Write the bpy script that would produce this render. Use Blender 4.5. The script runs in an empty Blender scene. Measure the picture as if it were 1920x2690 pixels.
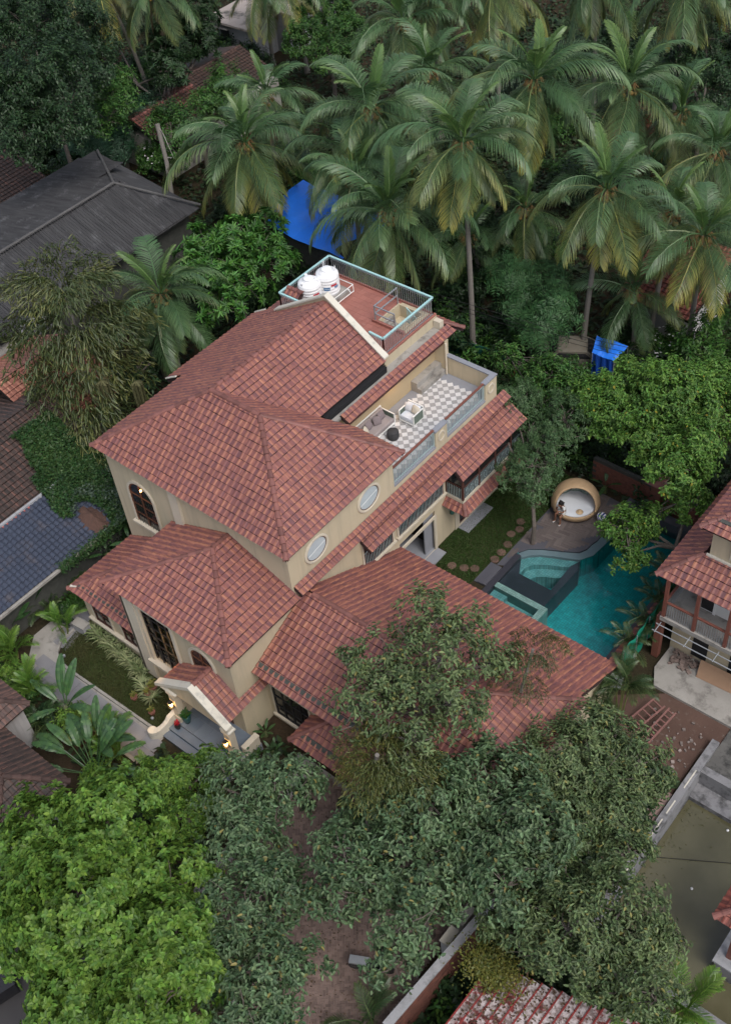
import bpy, math, random
import numpy as np
from mathutils import Vector, Matrix
R = math.radians
random.seed(7)
SC = bpy.context.scene
COL = SC.collection

# ---------------------------------------------------------------- camera
cam_d = bpy.data.cameras.new('camera')
cam = bpy.data.objects.new('camera', cam_d)
COL.objects.link(cam)
SC.camera = cam
PITCH, ROLL, YAW = 0.80226, -0.11752, -0.77099
_fh = Vector((math.sin(YAW), math.cos(YAW), 0)); _rt = Vector((math.cos(YAW), -math.sin(YAW), 0)); _up = Vector((0, 0, 1))
_f = math.cos(PITCH)*_fh - math.sin(PITCH)*_up
_u = math.sin(PITCH)*_fh + math.cos(PITCH)*_up
_r2 = math.cos(ROLL)*_rt + math.sin(ROLL)*_u
_u2 = -math.sin(ROLL)*_rt + math.cos(ROLL)*_u
CAM = Vector((23.92, -19.84, 42.0))
cam.matrix_world = Matrix(((_r2.x, _u2.x, -_f.x, CAM.x), (_r2.y, _u2.y, -_f.y, CAM.y), (_r2.z, _u2.z, -_f.z, CAM.z), (0, 0, 0, 1)))
cam_d.sensor_fit = 'VERTICAL'; cam_d.sensor_height = 36.0; cam_d.lens = 3049.5/2690*36
cam_d.clip_start = 0.5; cam_d.clip_end = 2000

# ---------------------------------------------------------------- sky, sun, exposure
SUN_EL, SUN_AZ = R(56), R(108)      # soft overcast light from the pool side (azimuth from +y towards +x)
world = bpy.data.worlds.new('World'); SC.world = world; world.use_nodes = True
wn = world.node_tree.nodes; wl = world.node_tree.links; wn.clear()
sky = wn.new('ShaderNodeTexSky'); sky.sky_type = 'NISHITA'; sky.sun_disc = False
sky.sun_elevation = SUN_EL; sky.sun_rotation = SUN_AZ; sky.air_density = 1.0; sky.dust_density = 4.0; sky.ozone_density = 1.0
# an even overcast: the blue of the clear sky is pulled towards the grey of the cloud layer
hsv = wn.new('ShaderNodeHueSaturation'); hsv.inputs['Saturation'].default_value = 0.62
bg = wn.new('ShaderNodeBackground'); bg.inputs['Strength'].default_value = 0.115
wo = wn.new('ShaderNodeOutputWorld')
wl.new(sky.outputs[0], hsv.inputs['Color']); wl.new(hsv.outputs[0], bg.inputs[0]); wl.new(bg.outputs[0], wo.inputs[0])
sun_d = bpy.data.lights.new('sun', 'SUN'); sun_d.energy = 0.7; sun_d.angle = R(24); sun_d.color = (1.0, 0.985, 0.965)
sun = bpy.data.objects.new('sun', sun_d); COL.objects.link(sun)
_sd = Vector((math.sin(SUN_AZ)*math.cos(SUN_EL), math.cos(SUN_AZ)*math.cos(SUN_EL), math.sin(SUN_EL)))
sun.rotation_euler = _sd.to_track_quat('Z', 'Y').to_euler(); sun.location = (0, 0, 60)
vs = SC.view_settings
vs.view_transform = 'Standard'; vs.look = 'None'; vs.gamma = 1.0; vs.use_curve_mapping = False
vs.exposure = 0.8
SC.render.engine = 'CYCLES'
SC.cycles.use_adaptive_sampling = True; SC.cycles.adaptive_threshold = 0.02
SC.cycles.max_bounces = 6; SC.cycles.diffuse_bounces = 3; SC.cycles.glossy_bounces = 3; SC.cycles.transparent_max_bounces = 12
SC.cycles.use_denoising = True

# ---------------------------------------------------------------- object helpers
def wl_of(o):
    p = Vector((0, 0, 0))
    while o is not None:
        p += o.location; o = o.parent
    return p
def tag(o, label=None, cat=None, group=None, kind=None):
    if label: o['label'] = label
    if cat: o['category'] = cat
    if group: o['group'] = group
    if kind: o['kind'] = kind
    return o
def thing(name, label, cat, loc=(0, 0, 0), group=None):
    o = bpy.data.objects.new(name, None); COL.objects.link(o); o.location = loc
    o.empty_display_size = 0.3
    return tag(o, label, cat, group)
def inst(name, mesh, parent=None, mw=None, loc=None, material=None):
    o = bpy.data.objects.new(name, mesh); COL.objects.link(o)
    if parent is not None: o.parent = parent
    if mw is not None: o.matrix_local = mw
    if loc is not None: o.location = loc
    return o
def dup(root, loc, rotz=0.0, scale=None, label=None, group=None):
    r = root.copy(); COL.objects.link(r); r.location = loc; r.rotation_euler = (0, 0, rotz)
    if scale: r.scale = (scale,)*3
    if label: r['label'] = label
    if group: r['group'] = group
    for ch in list(root.children):
        c = ch.copy(); COL.objects.link(c); c.parent = r
        for g in ch.children:
            d = g.copy(); COL.objects.link(d); d.parent = c
    return r

class MB:
    def __init__(s): s.v = []; s.f = []; s.uvs = None
    def add(s, vs, fs):
        o = len(s.v); s.v.extend([tuple(p) for p in vs]); s.f.extend([tuple(i+o for i in f) for f in fs]); return s
    def box(s, x0, x1, y0, y1, z0, z1):
        return s.add([(x0,y0,z0),(x1,y0,z0),(x1,y1,z0),(x0,y1,z0),(x0,y0,z1),(x1,y0,z1),(x1,y1,z1),(x0,y1,z1)],
                     [(0,3,2,1),(4,5,6,7),(0,1,5,4),(1,2,6,5),(2,3,7,6),(3,0,4,7)])
    def cbox(s, c, sx, sy, sz, rot=0.0, tilt=None):
        m = Matrix.Rotation(rot, 3, 'Z')
        if tilt is not None: m = m @ tilt
        b = MB().box(-sx/2, sx/2, -sy/2, sy/2, -sz/2, sz/2)
        return s.add([tuple(Vector(c) + m @ Vector(p)) for p in b.v], b.f)
    def prism(s, poly, z0, z1):
        n = len(poly)
        return s.add([(p[0],p[1],z0) for p in poly]+[(p[0],p[1],z1) for p in poly],
                     [tuple(range(n-1,-1,-1)), tuple(range(n,2*n))]+[(i,(i+1)%n,n+(i+1)%n,n+i) for i in range(n)])
    def slab(s, pts, d):   # 3-D polygon thickened by the vector d
        n = len(pts); d = Vector(d)
        return s.add([tuple(p) for p in pts]+[tuple(Vector(p)+d) for p in pts],
                     [tuple(range(n)), tuple(range(2*n-1,n-1,-1))]+[(i,n+i,n+(i+1)%n,(i+1)%n) for i in range(n)])
    def poly(s, pts): return s.add(pts, [tuple(range(len(pts)))])
    def beam(s, a, b, w, h, up=(0,0,1)):
        a = Vector(a); b = Vector(b); t = (b-a).normalized(); u = Vector(up)
        if abs(t.dot(u)) > 0.98: u = Vector((1,0,0))
        r = t.cross(u).normalized(); u = r.cross(t)
        r *= w/2; u *= h/2
        return s.add([a-r-u, a+r-u, a+r+u, a-r+u, b-r-u, b+r-u, b+r+u, b-r+u],
                     [(0,1,2,3),(7,6,5,4),(0,4,5,1),(1,5,6,2),(2,6,7,3),(3,7,4,0)])
    def tube(s, pts, radii, n=6, cap=True):
        pts = [Vector(p) for p in pts]; k = len(pts); ring = []
        if not hasattr(radii, '__len__'): radii = [radii]*k
        ref = None; vs = []
        for i, p in enumerate(pts):
            t = (pts[min(i+1,k-1)] - pts[max(i-1,0)]).normalized()
            if ref is None: ref = t.orthogonal().normalized()
            ref = (ref - t*ref.dot(t)); ref = ref.normalized() if ref.length > 1e-6 else t.orthogonal().normalized()
            b = t.cross(ref)
            for j in range(n):
                a = 2*math.pi*j/n; vs.append(p + (ref*math.cos(a)+b*math.sin(a))*radii[i])
        fs = [(i*n+j, i*n+(j+1)%n, (i+1)*n+(j+1)%n, (i+1)*n+j) for i in range(k-1) for j in range(n)]
        if cap: fs += [tuple(range(n-1,-1,-1)), tuple(range((k-1)*n, k*n))]
        return s.add(vs, fs)
    def lathe(s, prof, c=(0,0,0), n=16, a0=0.0, a1=2*math.pi):
        full = abs(a1-a0-2*math.pi) < 1e-6; m = n if full else n+1; vs = []
        for r, z in prof:
            for j in range(m):
                a = a0+(a1-a0)*j/n; vs.append((c[0]+r*math.cos(a), c[1]+r*math.sin(a), c[2]+z))
        fs = []
        for i in range(len(prof)-1):
            for j in range(n):
                j2 = (j+1)%m if full else j+1
                fs.append((i*m+j, i*m+j2, (i+1)*m+j2, (i+1)*m+j))
        return s.add(vs, fs)
    def mesh(s, name, m, off=(0,0,0), smooth=False):
        me = bpy.data.meshes.new(name)
        ox, oy, oz = off
        me.from_pydata([(x-ox, y-oy, z-oz) for x, y, z in s.v], [], s.f)
        for mm in (m if isinstance(m, (list, tuple)) else [m]): me.materials.append(mm)
        if smooth: me.shade_smooth()
        return me
    def build(s, name, m, parent=None, smooth=False, bevel=0.0):
        off = wl_of(parent) if parent is not None else Vector((0,0,0))
        if parent is None:   # own origin at the base of the shape
            xs = [p[0] for p in s.v]; ys = [p[1] for p in s.v]; zs = [p[2] for p in s.v]
            off = Vector(((min(xs)+max(xs))/2, (min(ys)+max(ys))/2, min(zs)))
        me = s.mesh(name, m, off, smooth)
        o = bpy.data.objects.new(name, me); COL.objects.link(o)
        if parent is not None: o.parent = parent
        else: o.location = off
        if bevel:
            bm = o.modifiers.new('bevel', 'BEVEL'); bm.width = bevel; bm.segments = 2; bm.limit_method = 'ANGLE'
        return o
def struct(o): o['kind'] = 'structure'; return o

# ---------------------------------------------------------------- materials
def new_mat(name):
    m = bpy.data.materials.new(name); m.use_nodes = True
    n = m.node_tree.nodes; l = m.node_tree.links
    return m, n, l, n['Principled BSDF']
def ramp(n, stops):
    r = n.new('ShaderNodeValToRGB'); e = r.color_ramp.elements
    while len(e) < len(stops): e.new(0.5)
    for el, (p, c) in zip(e, stops): el.position = p; el.color = (*c, 1)
    return r
def mix(n, l, fac, a, b, mode='MIX'):
    m = n.new('ShaderNodeMix'); m.data_type = 'RGBA'; m.blend_type = mode
    for sock, v in ((m.inputs[0], fac), (m.inputs[6], a), (m.inputs[7], b)):
        if isinstance(v, (int, float)): sock.default_value = v
        elif isinstance(v, tuple): sock.default_value = (*v, 1) if len(v) == 3 else v
        else: l.new(v, sock)
    return m.outputs[2]
def mth(n, l, op, a, b=0.0):
    m = n.new('ShaderNodeMath'); m.operation = op
    for sock, v in ((m.inputs[0], a), (m.inputs[1], b)):
        if isinstance(v, (int, float)): sock.default_value = v
        else: l.new(v, sock)
    return m.outputs[0]
def objco(n): return n.new('ShaderNodeNewGeometry').outputs['Position']
def noise(n, l, scale, detail=4, rough=0.55, vec=None, stretch=None):
    t = n.new('ShaderNodeTexNoise'); t.inputs['Scale'].default_value = scale; t.inputs['Detail'].default_value = detail; t.inputs['Roughness'].default_value = rough
    v = vec if vec is not None else objco(n)
    if stretch:
        mp = n.new('ShaderNodeMapping'); mp.inputs['Scale'].default_value = stretch; l.new(v, mp.inputs[0]); v = mp.outputs[0]
    l.new(v, t.inputs['Vector']); return t.outputs[0]
def bump(n, l, bs, h, strength=0.3, dist=0.02):
    b = n.new('ShaderNodeBump'); b.inputs['Strength'].default_value = strength; b.inputs['Distance'].default_value = dist
    l.new(h, b.inputs['Height']); l.new(b.outputs[0], bs.inputs['Normal'])
def plain(name, c, rough=0.7, c2=None, scale=3.0, fine=40.0, stain=None, bmp=0.15, metal=0.0, stretch=None, island=0.0, spec=0.35, streak=None):
    """a plain material with large soft variation, fine grain and optional stains"""
    m, n, l, b = new_mat(name)
    c2 = c2 or tuple(x*0.78 for x in c)
    a = noise(n, l, scale, 5, 0.6, stretch=stretch); r = ramp(n, [(0.3, c2), (0.7, c)]); l.new(a, r.inputs[0]); col = r.outputs[0]
    f = noise(n, l, fine, 3, 0.6)
    col = mix(n, l, 0.35, col, mix(n, l, f, tuple(x*0.7 for x in c), tuple(min(1, x*1.25) for x in c)))
    if island:
        g = n.new('ShaderNodeNewGeometry'); o = n.new('ShaderNodeObjectInfo')
        rr = mth(n, l, 'FRACT', mth(n, l, 'ADD', g.outputs['Random Per Island'], o.outputs['Random']))
        rv = mth(n, l, 'ADD', mth(n, l, 'MULTIPLY', rr, 2*island), 1-island)
        hs = n.new('ShaderNodeHueSaturation'); l.new(rv, hs.inputs['Value']); l.new(col, hs.inputs['Color']); col = hs.outputs[0]
    if stain:
        sc_, sc_c, lo, hi = stain
        s = noise(n, l, sc_, 6, 0.68); sr = ramp(n, [(lo, (0, 0, 0)), (hi, (1, 1, 1))]); l.new(s, sr.inputs[0])
        col = mix(n, l, sr.outputs[0], col, sc_c)
    if streak:
        s = noise(n, l, 1.0, 5, 0.6, stretch=(3.0, 3.0, 0.25)); sr = ramp(n, [(0.5, (0,0,0)), (0.75, (1,1,1))]); l.new(s, sr.inputs[0])
        col = mix(n, l, mth(n, l, 'MULTIPLY', sr.outputs[0], streak[1]), col, streak[0])
    l.new(col, b.inputs['Base Color']); b.inputs['Roughness'].default_value = rough; b.inputs['Metallic'].default_value = metal
    b.inputs['Specular IOR Level'].default_value = spec
    if bmp: bump(n, l, b, f, bmp, 0.01)
    return m
SINGLE = {}
def tile_mat(name, cols, single=False):
    m = _tile_mat(name, cols, single)
    if not single: SINGLE[m.name] = _tile_mat(name+'_single', cols, True)
    return m
def _tile_mat(name, cols, single):
    """clay tile: streaks run down each tile, every tile its own mixture"""
    m, n, l, b = new_mat(name)
    uv = n.new('ShaderNodeUVMap'); sx = n.new('ShaderNodeSeparateXYZ'); l.new(uv.outputs[0], sx.inputs[0])
    rnd = n.new('ShaderNodeObjectInfo').outputs['Random'] if single else n.new('ShaderNodeNewGeometry').outputs['Random Per Island']
    cv = n.new('ShaderNodeCombineXYZ')
    l.new(mth(n, l, 'MULTIPLY', sx.outputs[0], 2.6), cv.inputs[0]); l.new(mth(n, l, 'MULTIPLY', sx.outputs[1], 0.35), cv.inputs[1])
    l.new(mth(n, l, 'MULTIPLY', rnd, 91.7), cv.inputs[2])
    t = n.new('ShaderNodeTexNoise'); t.inputs['Scale'].default_value = 1.0; t.inputs['Detail'].default_value = 2.5; l.new(cv.outputs[0], t.inputs['Vector'])
    # the roll (u < 0.4) is fired lighter than the pan
    roll = n.new('ShaderNodeMapRange'); l.new(sx.outputs[0], roll.inputs[0]); roll.inputs[1].default_value = 0.32; roll.inputs[2].default_value = 0.62
    roll.inputs[3].default_value = 0.13; roll.inputs[4].default_value = -0.10
    val = mth(n, l, 'ADD', mth(n, l, 'ADD', t.outputs[0], roll.outputs[0]), mth(n, l, 'MULTIPLY', mth(n, l, 'SUBTRACT', rnd, 0.5), 0.13))
    r = ramp(n, cols); l.new(val, r.inputs[0]); col = r.outputs[0]
    big = noise(n, l, 0.75, 7, 0.72); br = ramp(n, [(0.42, (1.06, 1.04, 1.0)), (0.60, (0.92, 0.90, 0.89)), (0.76, (0.62, 0.61, 0.62))]); l.new(big, br.inputs[0])
    col = mix(n, l, 1.0, col, br.outputs[0], 'MULTIPLY')
    g = noise(n, l, 60, 3); gm = ramp(n, [(0.3, (0.86, 0.86, 0.86)), (0.7, (1.08, 1.08, 1.08))]); l.new(g, gm.inputs[0]); col = mix(n, l, 1.0, col, gm.outputs[0], 'MULTIPLY')
    l.new(col, b.inputs['Base Color']); b.inputs['Roughness'].default_value = 0.55; b.inputs['Specular IOR Level'].default_value = 0.4
    bump(n, l, b, g, 0.12, 0.01)
    return m
TC = [(0.24, (0.128, 0.056, 0.063)), (0.42, (0.190, 0.075, 0.071)), (0.58, (0.262, 0.104, 0.080)), (0.80, (0.360, 0.158, 0.098))]
M_TILE = tile_mat('clay_tile_mix', TC)
TO = [(0.24, (0.10, 0.055, 0.045)), (0.45, (0.19, 0.085, 0.055)), (0.62, (0.30, 0.125, 0.07)), (0.8, (0.42, 0.19, 0.10))]
M_RIDGE = plain('ridge_tile', (0.205, 0.084, 0.069), 0.55, (0.120, 0.054, 0.050), 2.0, 50, island=0.28)
M_CREAM = plain('cream_render', (0.50, 0.43, 0.305), 0.85, (0.44, 0.375, 0.262), 0.7, 60, bmp=0.25, streak=((0.25, 0.225, 0.18), 0.42))
M_TRIM = plain('pale_trim', (0.56, 0.50, 0.40), 0.8, (0.48, 0.43, 0.34), 1.2, 60, streak=((0.33, 0.29, 0.23), 0.4))
M_COPING = plain('pale_coping', (0.60, 0.57, 0.49), 0.8, (0.50, 0.47, 0.40), 1.5, 50, stain=(2.2, (0.33, 0.33, 0.30), 0.55, 0.75))
M_YELLOW = plain('ochre_render', (0.46, 0.36, 0.225), 0.85, (0.40, 0.31, 0.19), 0.8, 60)
M_GREY = plain('grey_stone', (0.25, 0.26, 0.29), 0.6, (0.19, 0.20, 0.225), 1.5, 40)
M_CONC = plain('weathered_concrete', (0.33, 0.315, 0.29), 0.9, (0.24, 0.225, 0.205), 1.5, 30, stain=(1.3, (0.12, 0.11, 0.10), 0.52, 0.7), bmp=0.4)
M_DARKCONC = plain('mossy_gutter', (0.075, 0.078, 0.07), 0.9, (0.03, 0.032, 0.03), 4, 40, bmp=0.4)
M_WOOD = plain('dark_wood', (0.085, 0.034, 0.026), 0.5, (0.05, 0.022, 0.018), 4, 40)
M_HANDRAIL = plain('red_brown_wood', (0.20, 0.075, 0.055), 0.5, (0.14, 0.055, 0.042), 4, 40)
M_RAIL = plain('pale_blue_paint', (0.34, 0.44, 0.45), 0.45, (0.29, 0.37, 0.385), 3, 40, bmp=0.05)
M_TEAL = plain('aqua_paint', (0.36, 0.58, 0.58), 0.45, (0.29, 0.49, 0.50), 3, 40, bmp=0.05)
M_STEEL = plain('galvanised_steel', (0.40, 0.42, 0.44), 0.4, (0.30, 0.32, 0.34), 4, 40, metal=0.5, bmp=0.05)
M_UNDER = plain('course_shade_deck', (0.045, 0.024, 0.024), 0.9, (0.032, 0.018, 0.018), 3, 30)  # near-black deck colour stands in for shade in the course gaps
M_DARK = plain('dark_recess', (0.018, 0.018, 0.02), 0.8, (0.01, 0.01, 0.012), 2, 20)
M_IRON = plain('black_iron', (0.022, 0.021, 0.022), 0.5, bmp=0.05)
M_WHITE = plain('white_plastic', (0.80, 0.81, 0.82), 0.35, (0.74, 0.75, 0.76), 2, 30, bmp=0.03, spec=0.5)
M_WHITEP = plain('white_paint', (0.74, 0.74, 0.72), 0.5, (0.66, 0.66, 0.64), 3, 30, bmp=0.05)
M_REDFLOOR = plain('red_terrace_tile', (0.33, 0.135, 0.105), 0.6, (0.25, 0.10, 0.082), 1.2, 30, stain=(5, (0.36, 0.21, 0.17), 0.6, 0.75), island=0.10)
M_BLUE = plain('blue_tarpaulin', (0.020, 0.200, 0.88), 0.40, (0.018, 0.150, 0.70), 1.6, 9, bmp=0.5, spec=0.5, stain=(2.2, (0.10, 0.25, 0.62), 0.60, 0.80))
def glass_mat(name, c, rough=0.05, spec=0.6):
    m, n, l, b = new_mat(name)
    a = noise(n, l, 1.3, 3); r = ramp(n, [(0.3, tuple(x*0.5 for x in c)), (0.75, c)]); l.new(a, r.inputs[0]); l.new(r.outputs[0], b.inputs['Base Color'])
    b.inputs['Roughness'].default_value = rough; b.inputs['Specular IOR Level'].default_value = spec
    return m
M_GLASS = glass_mat('dark_glass', (0.02, 0.022, 0.024))
M_FROST = plain('sky_tinted_frosted_glass', (0.46, 0.52, 0.55), 0.25, (0.37, 0.43, 0.46), 1.5, 8, bmp=0.05, spec=0.5)  # pale blue sky reflection put into the pane colour
# ---------------------------------------------------------------- clay roof tiles
TW, TG = 0.285, 0.295           # cover width and course gauge of one tile
_pu = [0.0, 0.025, 0.06, 0.095, 0.12, 0.17, 0.285]
_pw = [0.003, 0.016, 0.023, 0.017, 0.004, 0.0, 0.003]
def tile_geo():
    """one tile in (u along eave, v up the slope, w off the slope): a roll, a pan and a thick nose"""
    V = []; UV = []
    for v, lift in ((0.0, 0.070), (TG-0.024, 0.040)):  # upper end stops short, so the dark deck shows as painted course shadow
        for u, w in zip(_pu, _pw): V.append((u, v, w+lift)); UV.append((u/TW, max(v, 0)/TG))
    for u, w in zip(_pu, _pw): V.append((u, 0.002, w+0.012)); UV.append((u/TW, 0))
    n = len(_pu); F = [(i, i+1, n+i+1, n+i) for i in range(n-1)]+[(2*n+i, 2*n+i+1, i+1, i) for i in range(n-1)]
    return V, F, UV
TV, TF, TUV = tile_geo()
def single_tile(mat):
    me = bpy.data.meshes.new('roof_tile'); me.from_pydata(TV, [], TF); me.materials.append(mat)
    _l = me.uv_layers.new(name='uv')
    for lp in me.loops: _l.data[lp.index].uv = TUV[lp.vertex_index]
    return me
_TM = {}

def clip_poly(P, poly):
    """clip points (u, v, w, s, t) by the convex outline poly, counter-clockwise in (u, v)"""
    for i in range(len(poly)):
        (ax, ay), (bx, by) = poly[i], poly[(i+1) % len(poly)]
        out = []
        for j in range(len(P)):
            p, q = P[j], P[(j+1) % len(P)]
            dp = (bx-ax)*(p[1]-ay)-(by-ay)*(p[0]-ax); dq = (bx-ax)*(q[1]-ay)-(by-ay)*(q[0]-ax)
            if dp >= 0: out.append(p)
            if (dp >= 0) != (dq >= 0):
                k = dp/(dp-dq); out.append(tuple(a+(b-a)*k for a, b in zip(p, q)))
        P = out
        if len(P) < 3: return []
    return P
class Tiler:
    """collects the tiles of one building: candidates for single objects and the joined rest"""
    def __init__(s, root, mat): s.root = root; s.v = []; s.f = []; s.uv = []; s.cand = []; s.mat = mat
    def slope(s, eave0, eave1, poly, deck_mat, name='roof', front=False, part=None, margin=0.0, thick=0.14):
        e0 = Vector(eave0); e1 = Vector(eave1); u = (e1-e0).normalized()
        far = max((Vector(p) for p in poly), key=lambda p: ((p-e0)-u*(p-e0).dot(u)).length)
        vdir = ((far-e0)-u*(far-e0).dot(u)).normalized(); nrm = u.cross(vdir)
        if nrm.z < 0: u = -u; e0, e1 = e1, e0; nrm = u.cross(vdir)
        pl = [((Vector(p)-e0).dot(u), (Vector(p)-e0).dot(vdir)) for p in poly]
        area = sum(pl[i][0]*pl[(i+1) % len(pl)][1]-pl[(i+1) % len(pl)][0]*pl[i][1] for i in range(len(pl)))
        if area < 0: pl = pl[::-1]
        roof = part
        if roof is None:
            b = MB().slab([Vector(p)-nrm*0.02 for p in poly], -nrm*thick)
            roof = b.build(name, deck_mat, s.root)
        us = [p[0] for p in pl]; vs_ = [p[1] for p in pl]
        ni = int((max(us)-min(us))/TW)+2; nj = int(max(vs_)/TG)+1
        off = e0 + nrm*0.012
        def inside(a, b):
            return all((pl[(i+1) % len(pl)][0]-pl[i][0])*(b-pl[i][1])-(pl[(i+1) % len(pl)][1]-pl[i][1])*(a-pl[i][0]) >= -1e-4 for i in range(len(pl)))
        cp = pl if front is not None else pl
        # let the eave course hang over a little
        cp = [(a, b-0.03) if b < 1e-3 else (a, b) for a, b in pl]
        for j in range(nj):
            for i in range(-1, ni):
                u0 = min(us)+i*TW; v0 = j*TG
                ju, jv, jw = random.uniform(-.006, .006), random.uniform(-.008, .008), random.uniform(0, .008)
                if all(inside(u0+a, v0+b) for a in (0.0, TW) for b in (0.005, TG)):
                    org = off+u*(u0+ju)+vdir*(v0+jv)+nrm*jw
                    c = org+u*TW/2+vdir*TG/2
                    vd = (CAM-c); facing = nrm.dot(vd.normalized())
                    s.cand.append(((facing/(vd.length_squared) if front else 0.0), org, u, vdir, nrm, roof))
                    continue
                if u0+TW < min(us)-1e-6: continue
                for f in TF:
                    P = [(TV[k][0]+u0, TV[k][1]+v0, TV[k][2], TUV[k][0], TUV[k][1]) for k in f]
                    P = clip_poly(P, cp)
                    if not P: continue
                    o = len(s.v)
                    for (a, b, w, p, q) in P: s.v.append(off+u*a+vdir*b+nrm*(w+jw)); s.uv.append((p, q))
                    s.f.append(tuple(range(o, o+len(P))))
        return roof
    def finish(s, single=300):
        s.cand.sort(key=lambda c: -c[0]); k = 0
        one = _TM.setdefault(s.mat.name, None) or single_tile(SINGLE[s.mat.name]); _TM[s.mat.name] = one
        for sc_, org, u, vdir, nrm, roof in s.cand:
            if k < single and sc_ > 0:
                k += 1
                o = bpy.data.objects.new('roof_tile', one); COL.objects.link(o); o.parent = roof
                q = org-wl_of(roof)
                o.matrix_local = Matrix(((u.x, vdir.x, nrm.x, q.x), (u.y, vdir.y, nrm.y, q.y), (u.z, vdir.z, nrm.z, q.z), (0, 0, 0, 1)))
            else:
                b = len(s.v)
                for (a, c, w), t in zip(TV, TUV): s.v.append(org+u*a+vdir*c+nrm*w); s.uv.append(t)
                s.f.extend(tuple(i+b for i in f) for f in TF)
        if not s.v: return
        off = wl_of(s.root)
        me = bpy.data.meshes.new('roof_tile'); me.from_pydata([tuple(p-off) for p in s.v], [], s.f); me.materials.append(s.mat)
        ul = me.uv_layers.new(name='uv'); li = np.empty(len(me.loops), np.int32); me.loops.foreach_get('vertex_index', li)
        ul.data.foreach_set('uv', np.array(s.uv, np.float32)[li].ravel())
        o = inst('roof_tile', me, s.root); o['kind'] = 'stuff'
def _half(r0, r1, L):
    """a ridge tile along +x, wider at its lower nose"""
    b = MB(); n = 6; vs = []
    for x, r in ((0, r0), (L, r1)):
        for j in range(n+1):
            a = math.pi*j/n; vs.append((x, r*math.cos(a), r*0.85*math.sin(a)-0.01))
    b.add(vs, [(j, j+1, n+2+j, n+1+j) for j in range(n)]+[tuple(range(n, -1, -1)), tuple(range(n+1, 2*n+2))])
    return b
RIDGE_ME = _half(0.138, 0.098, 0.352).mesh('ridge_tile', M_RIDGE, smooth=False)
RIDGE_OLD = _half(0.138, 0.098, 0.352).mesh('ridge_tile', plain('old_ridge_tile', (0.085, 0.050, 0.042), 0.8, (0.045, 0.030, 0.027), 3, 40, island=0.3))
def ridge(root, a, b, lift=0.035, me=None):
    a = Vector(a); b = Vector(b); t = (b-a).normalized(); L = (b-a).length; n = max(1, int(round(L/0.36)))
    side = Vector((0, 0, 1)).cross(t).normalized(); up = t.cross(side)
    for i in range(n):
        o = bpy.data.objects.new('ridge_tile', me or RIDGE_ME); COL.objects.link(o); o.parent = root
        q = a+t*(i*L/n)+up*(lift+random.uniform(-.004, .006))-wl_of(root); k = (L/n)/0.36
        o.matrix_local = Matrix(((t.x*k, side.x, up.x, q.x), (t.y*k, side.y, up.y, q.y), (t.z*k, side.z, up.z, q.z), (0, 0, 0, 1)))
# ---------------------------------------------------------------- the villa
villa = thing('villa', 'large cream villa with stacked terracotta tile hip roofs beside the swimming pool', 'house', (-4, 4, 0))
def vp(name, mb, m, parent=None, **k): return mb.build(name, m, parent or villa, **k)
T = Tiler(villa, M_TILE)
def P3(x, y, z): return (x, y, z)

# walls (solid storeys; faces butt, none overlap)
w = MB()
w.box(-10.85, 0, 0, 6.75, 0, 8.22)                  # front block
w.box(-10.85, -3.4, 6.75, 14.45, 0, 8.3)            # rear block
w.box(-3.4, 0, 10.2, 14.45, 0, 6.33)                # lower block behind the sliding door
w.box(-3.4, 0, 6.75, 10.2, 2.62, 6.33)              # lintel storey over the opening
w.box(-3.4, -2.6, 6.75, 10.2, 0, 2.62)
w.box(-0.2, 0, 9.42, 10.2, 0, 2.62)
vp('wall', w, M_CREAM)
w = MB(); w.box(-6.1, 0.08, -4.0, 0, 0.35, 5.68)
# tower wall is hollow behind its tall window: rebuilt as pieces round the opening
w = MB()
WX0, WX1, WZ0, WZ1 = -5.25, -3.35, 1.55, 5.2
w.box(-6.1, WX0, -4.0, -3.75, 0, 5.68); w.box(WX1, 0.08, -4.0, -3.75, 0, 5.68)
w.box(WX0, WX1, -4.0, -3.75, 0, WZ0); w.box(WX0, WX1, -4.0, -3.75, WZ1, 5.68)
w.box(-6.1, -5.85, -3.75, 0, 0, 5.68); w.box(-0.17, 0.08, -3.75, 0, 0, 5.68)
vp('wall', w, M_CREAM)
# pilasters and plinth
p = MB(); p.box(-6.22, -5.45, -4.14, -4.003, 0, 5.62); p.box(-6.24, -6.103, -4.14, -3.4, 0, 5.62); vp('pilaster', p, M_TRIM)
p = MB(); p.box(-6.75, -6.2, -0.13, -0.003, 5.0, 8.2); vp('pilaster', p, M_TRIM)
# low side room, left of the tower
w = MB(); w.box(-10.35, -6.105, -3.75, -0.004, 0, 2.62); vp('wall', w, M_CREAM)
# annex
w = MB(); w.box(0.082, 11.3, -2.45, 3.5, 0, 3.9); w.box(0.004, 11.2, 3.5, 6.45, 0, 2.4); vp('wall', w, M_CREAM)

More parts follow.
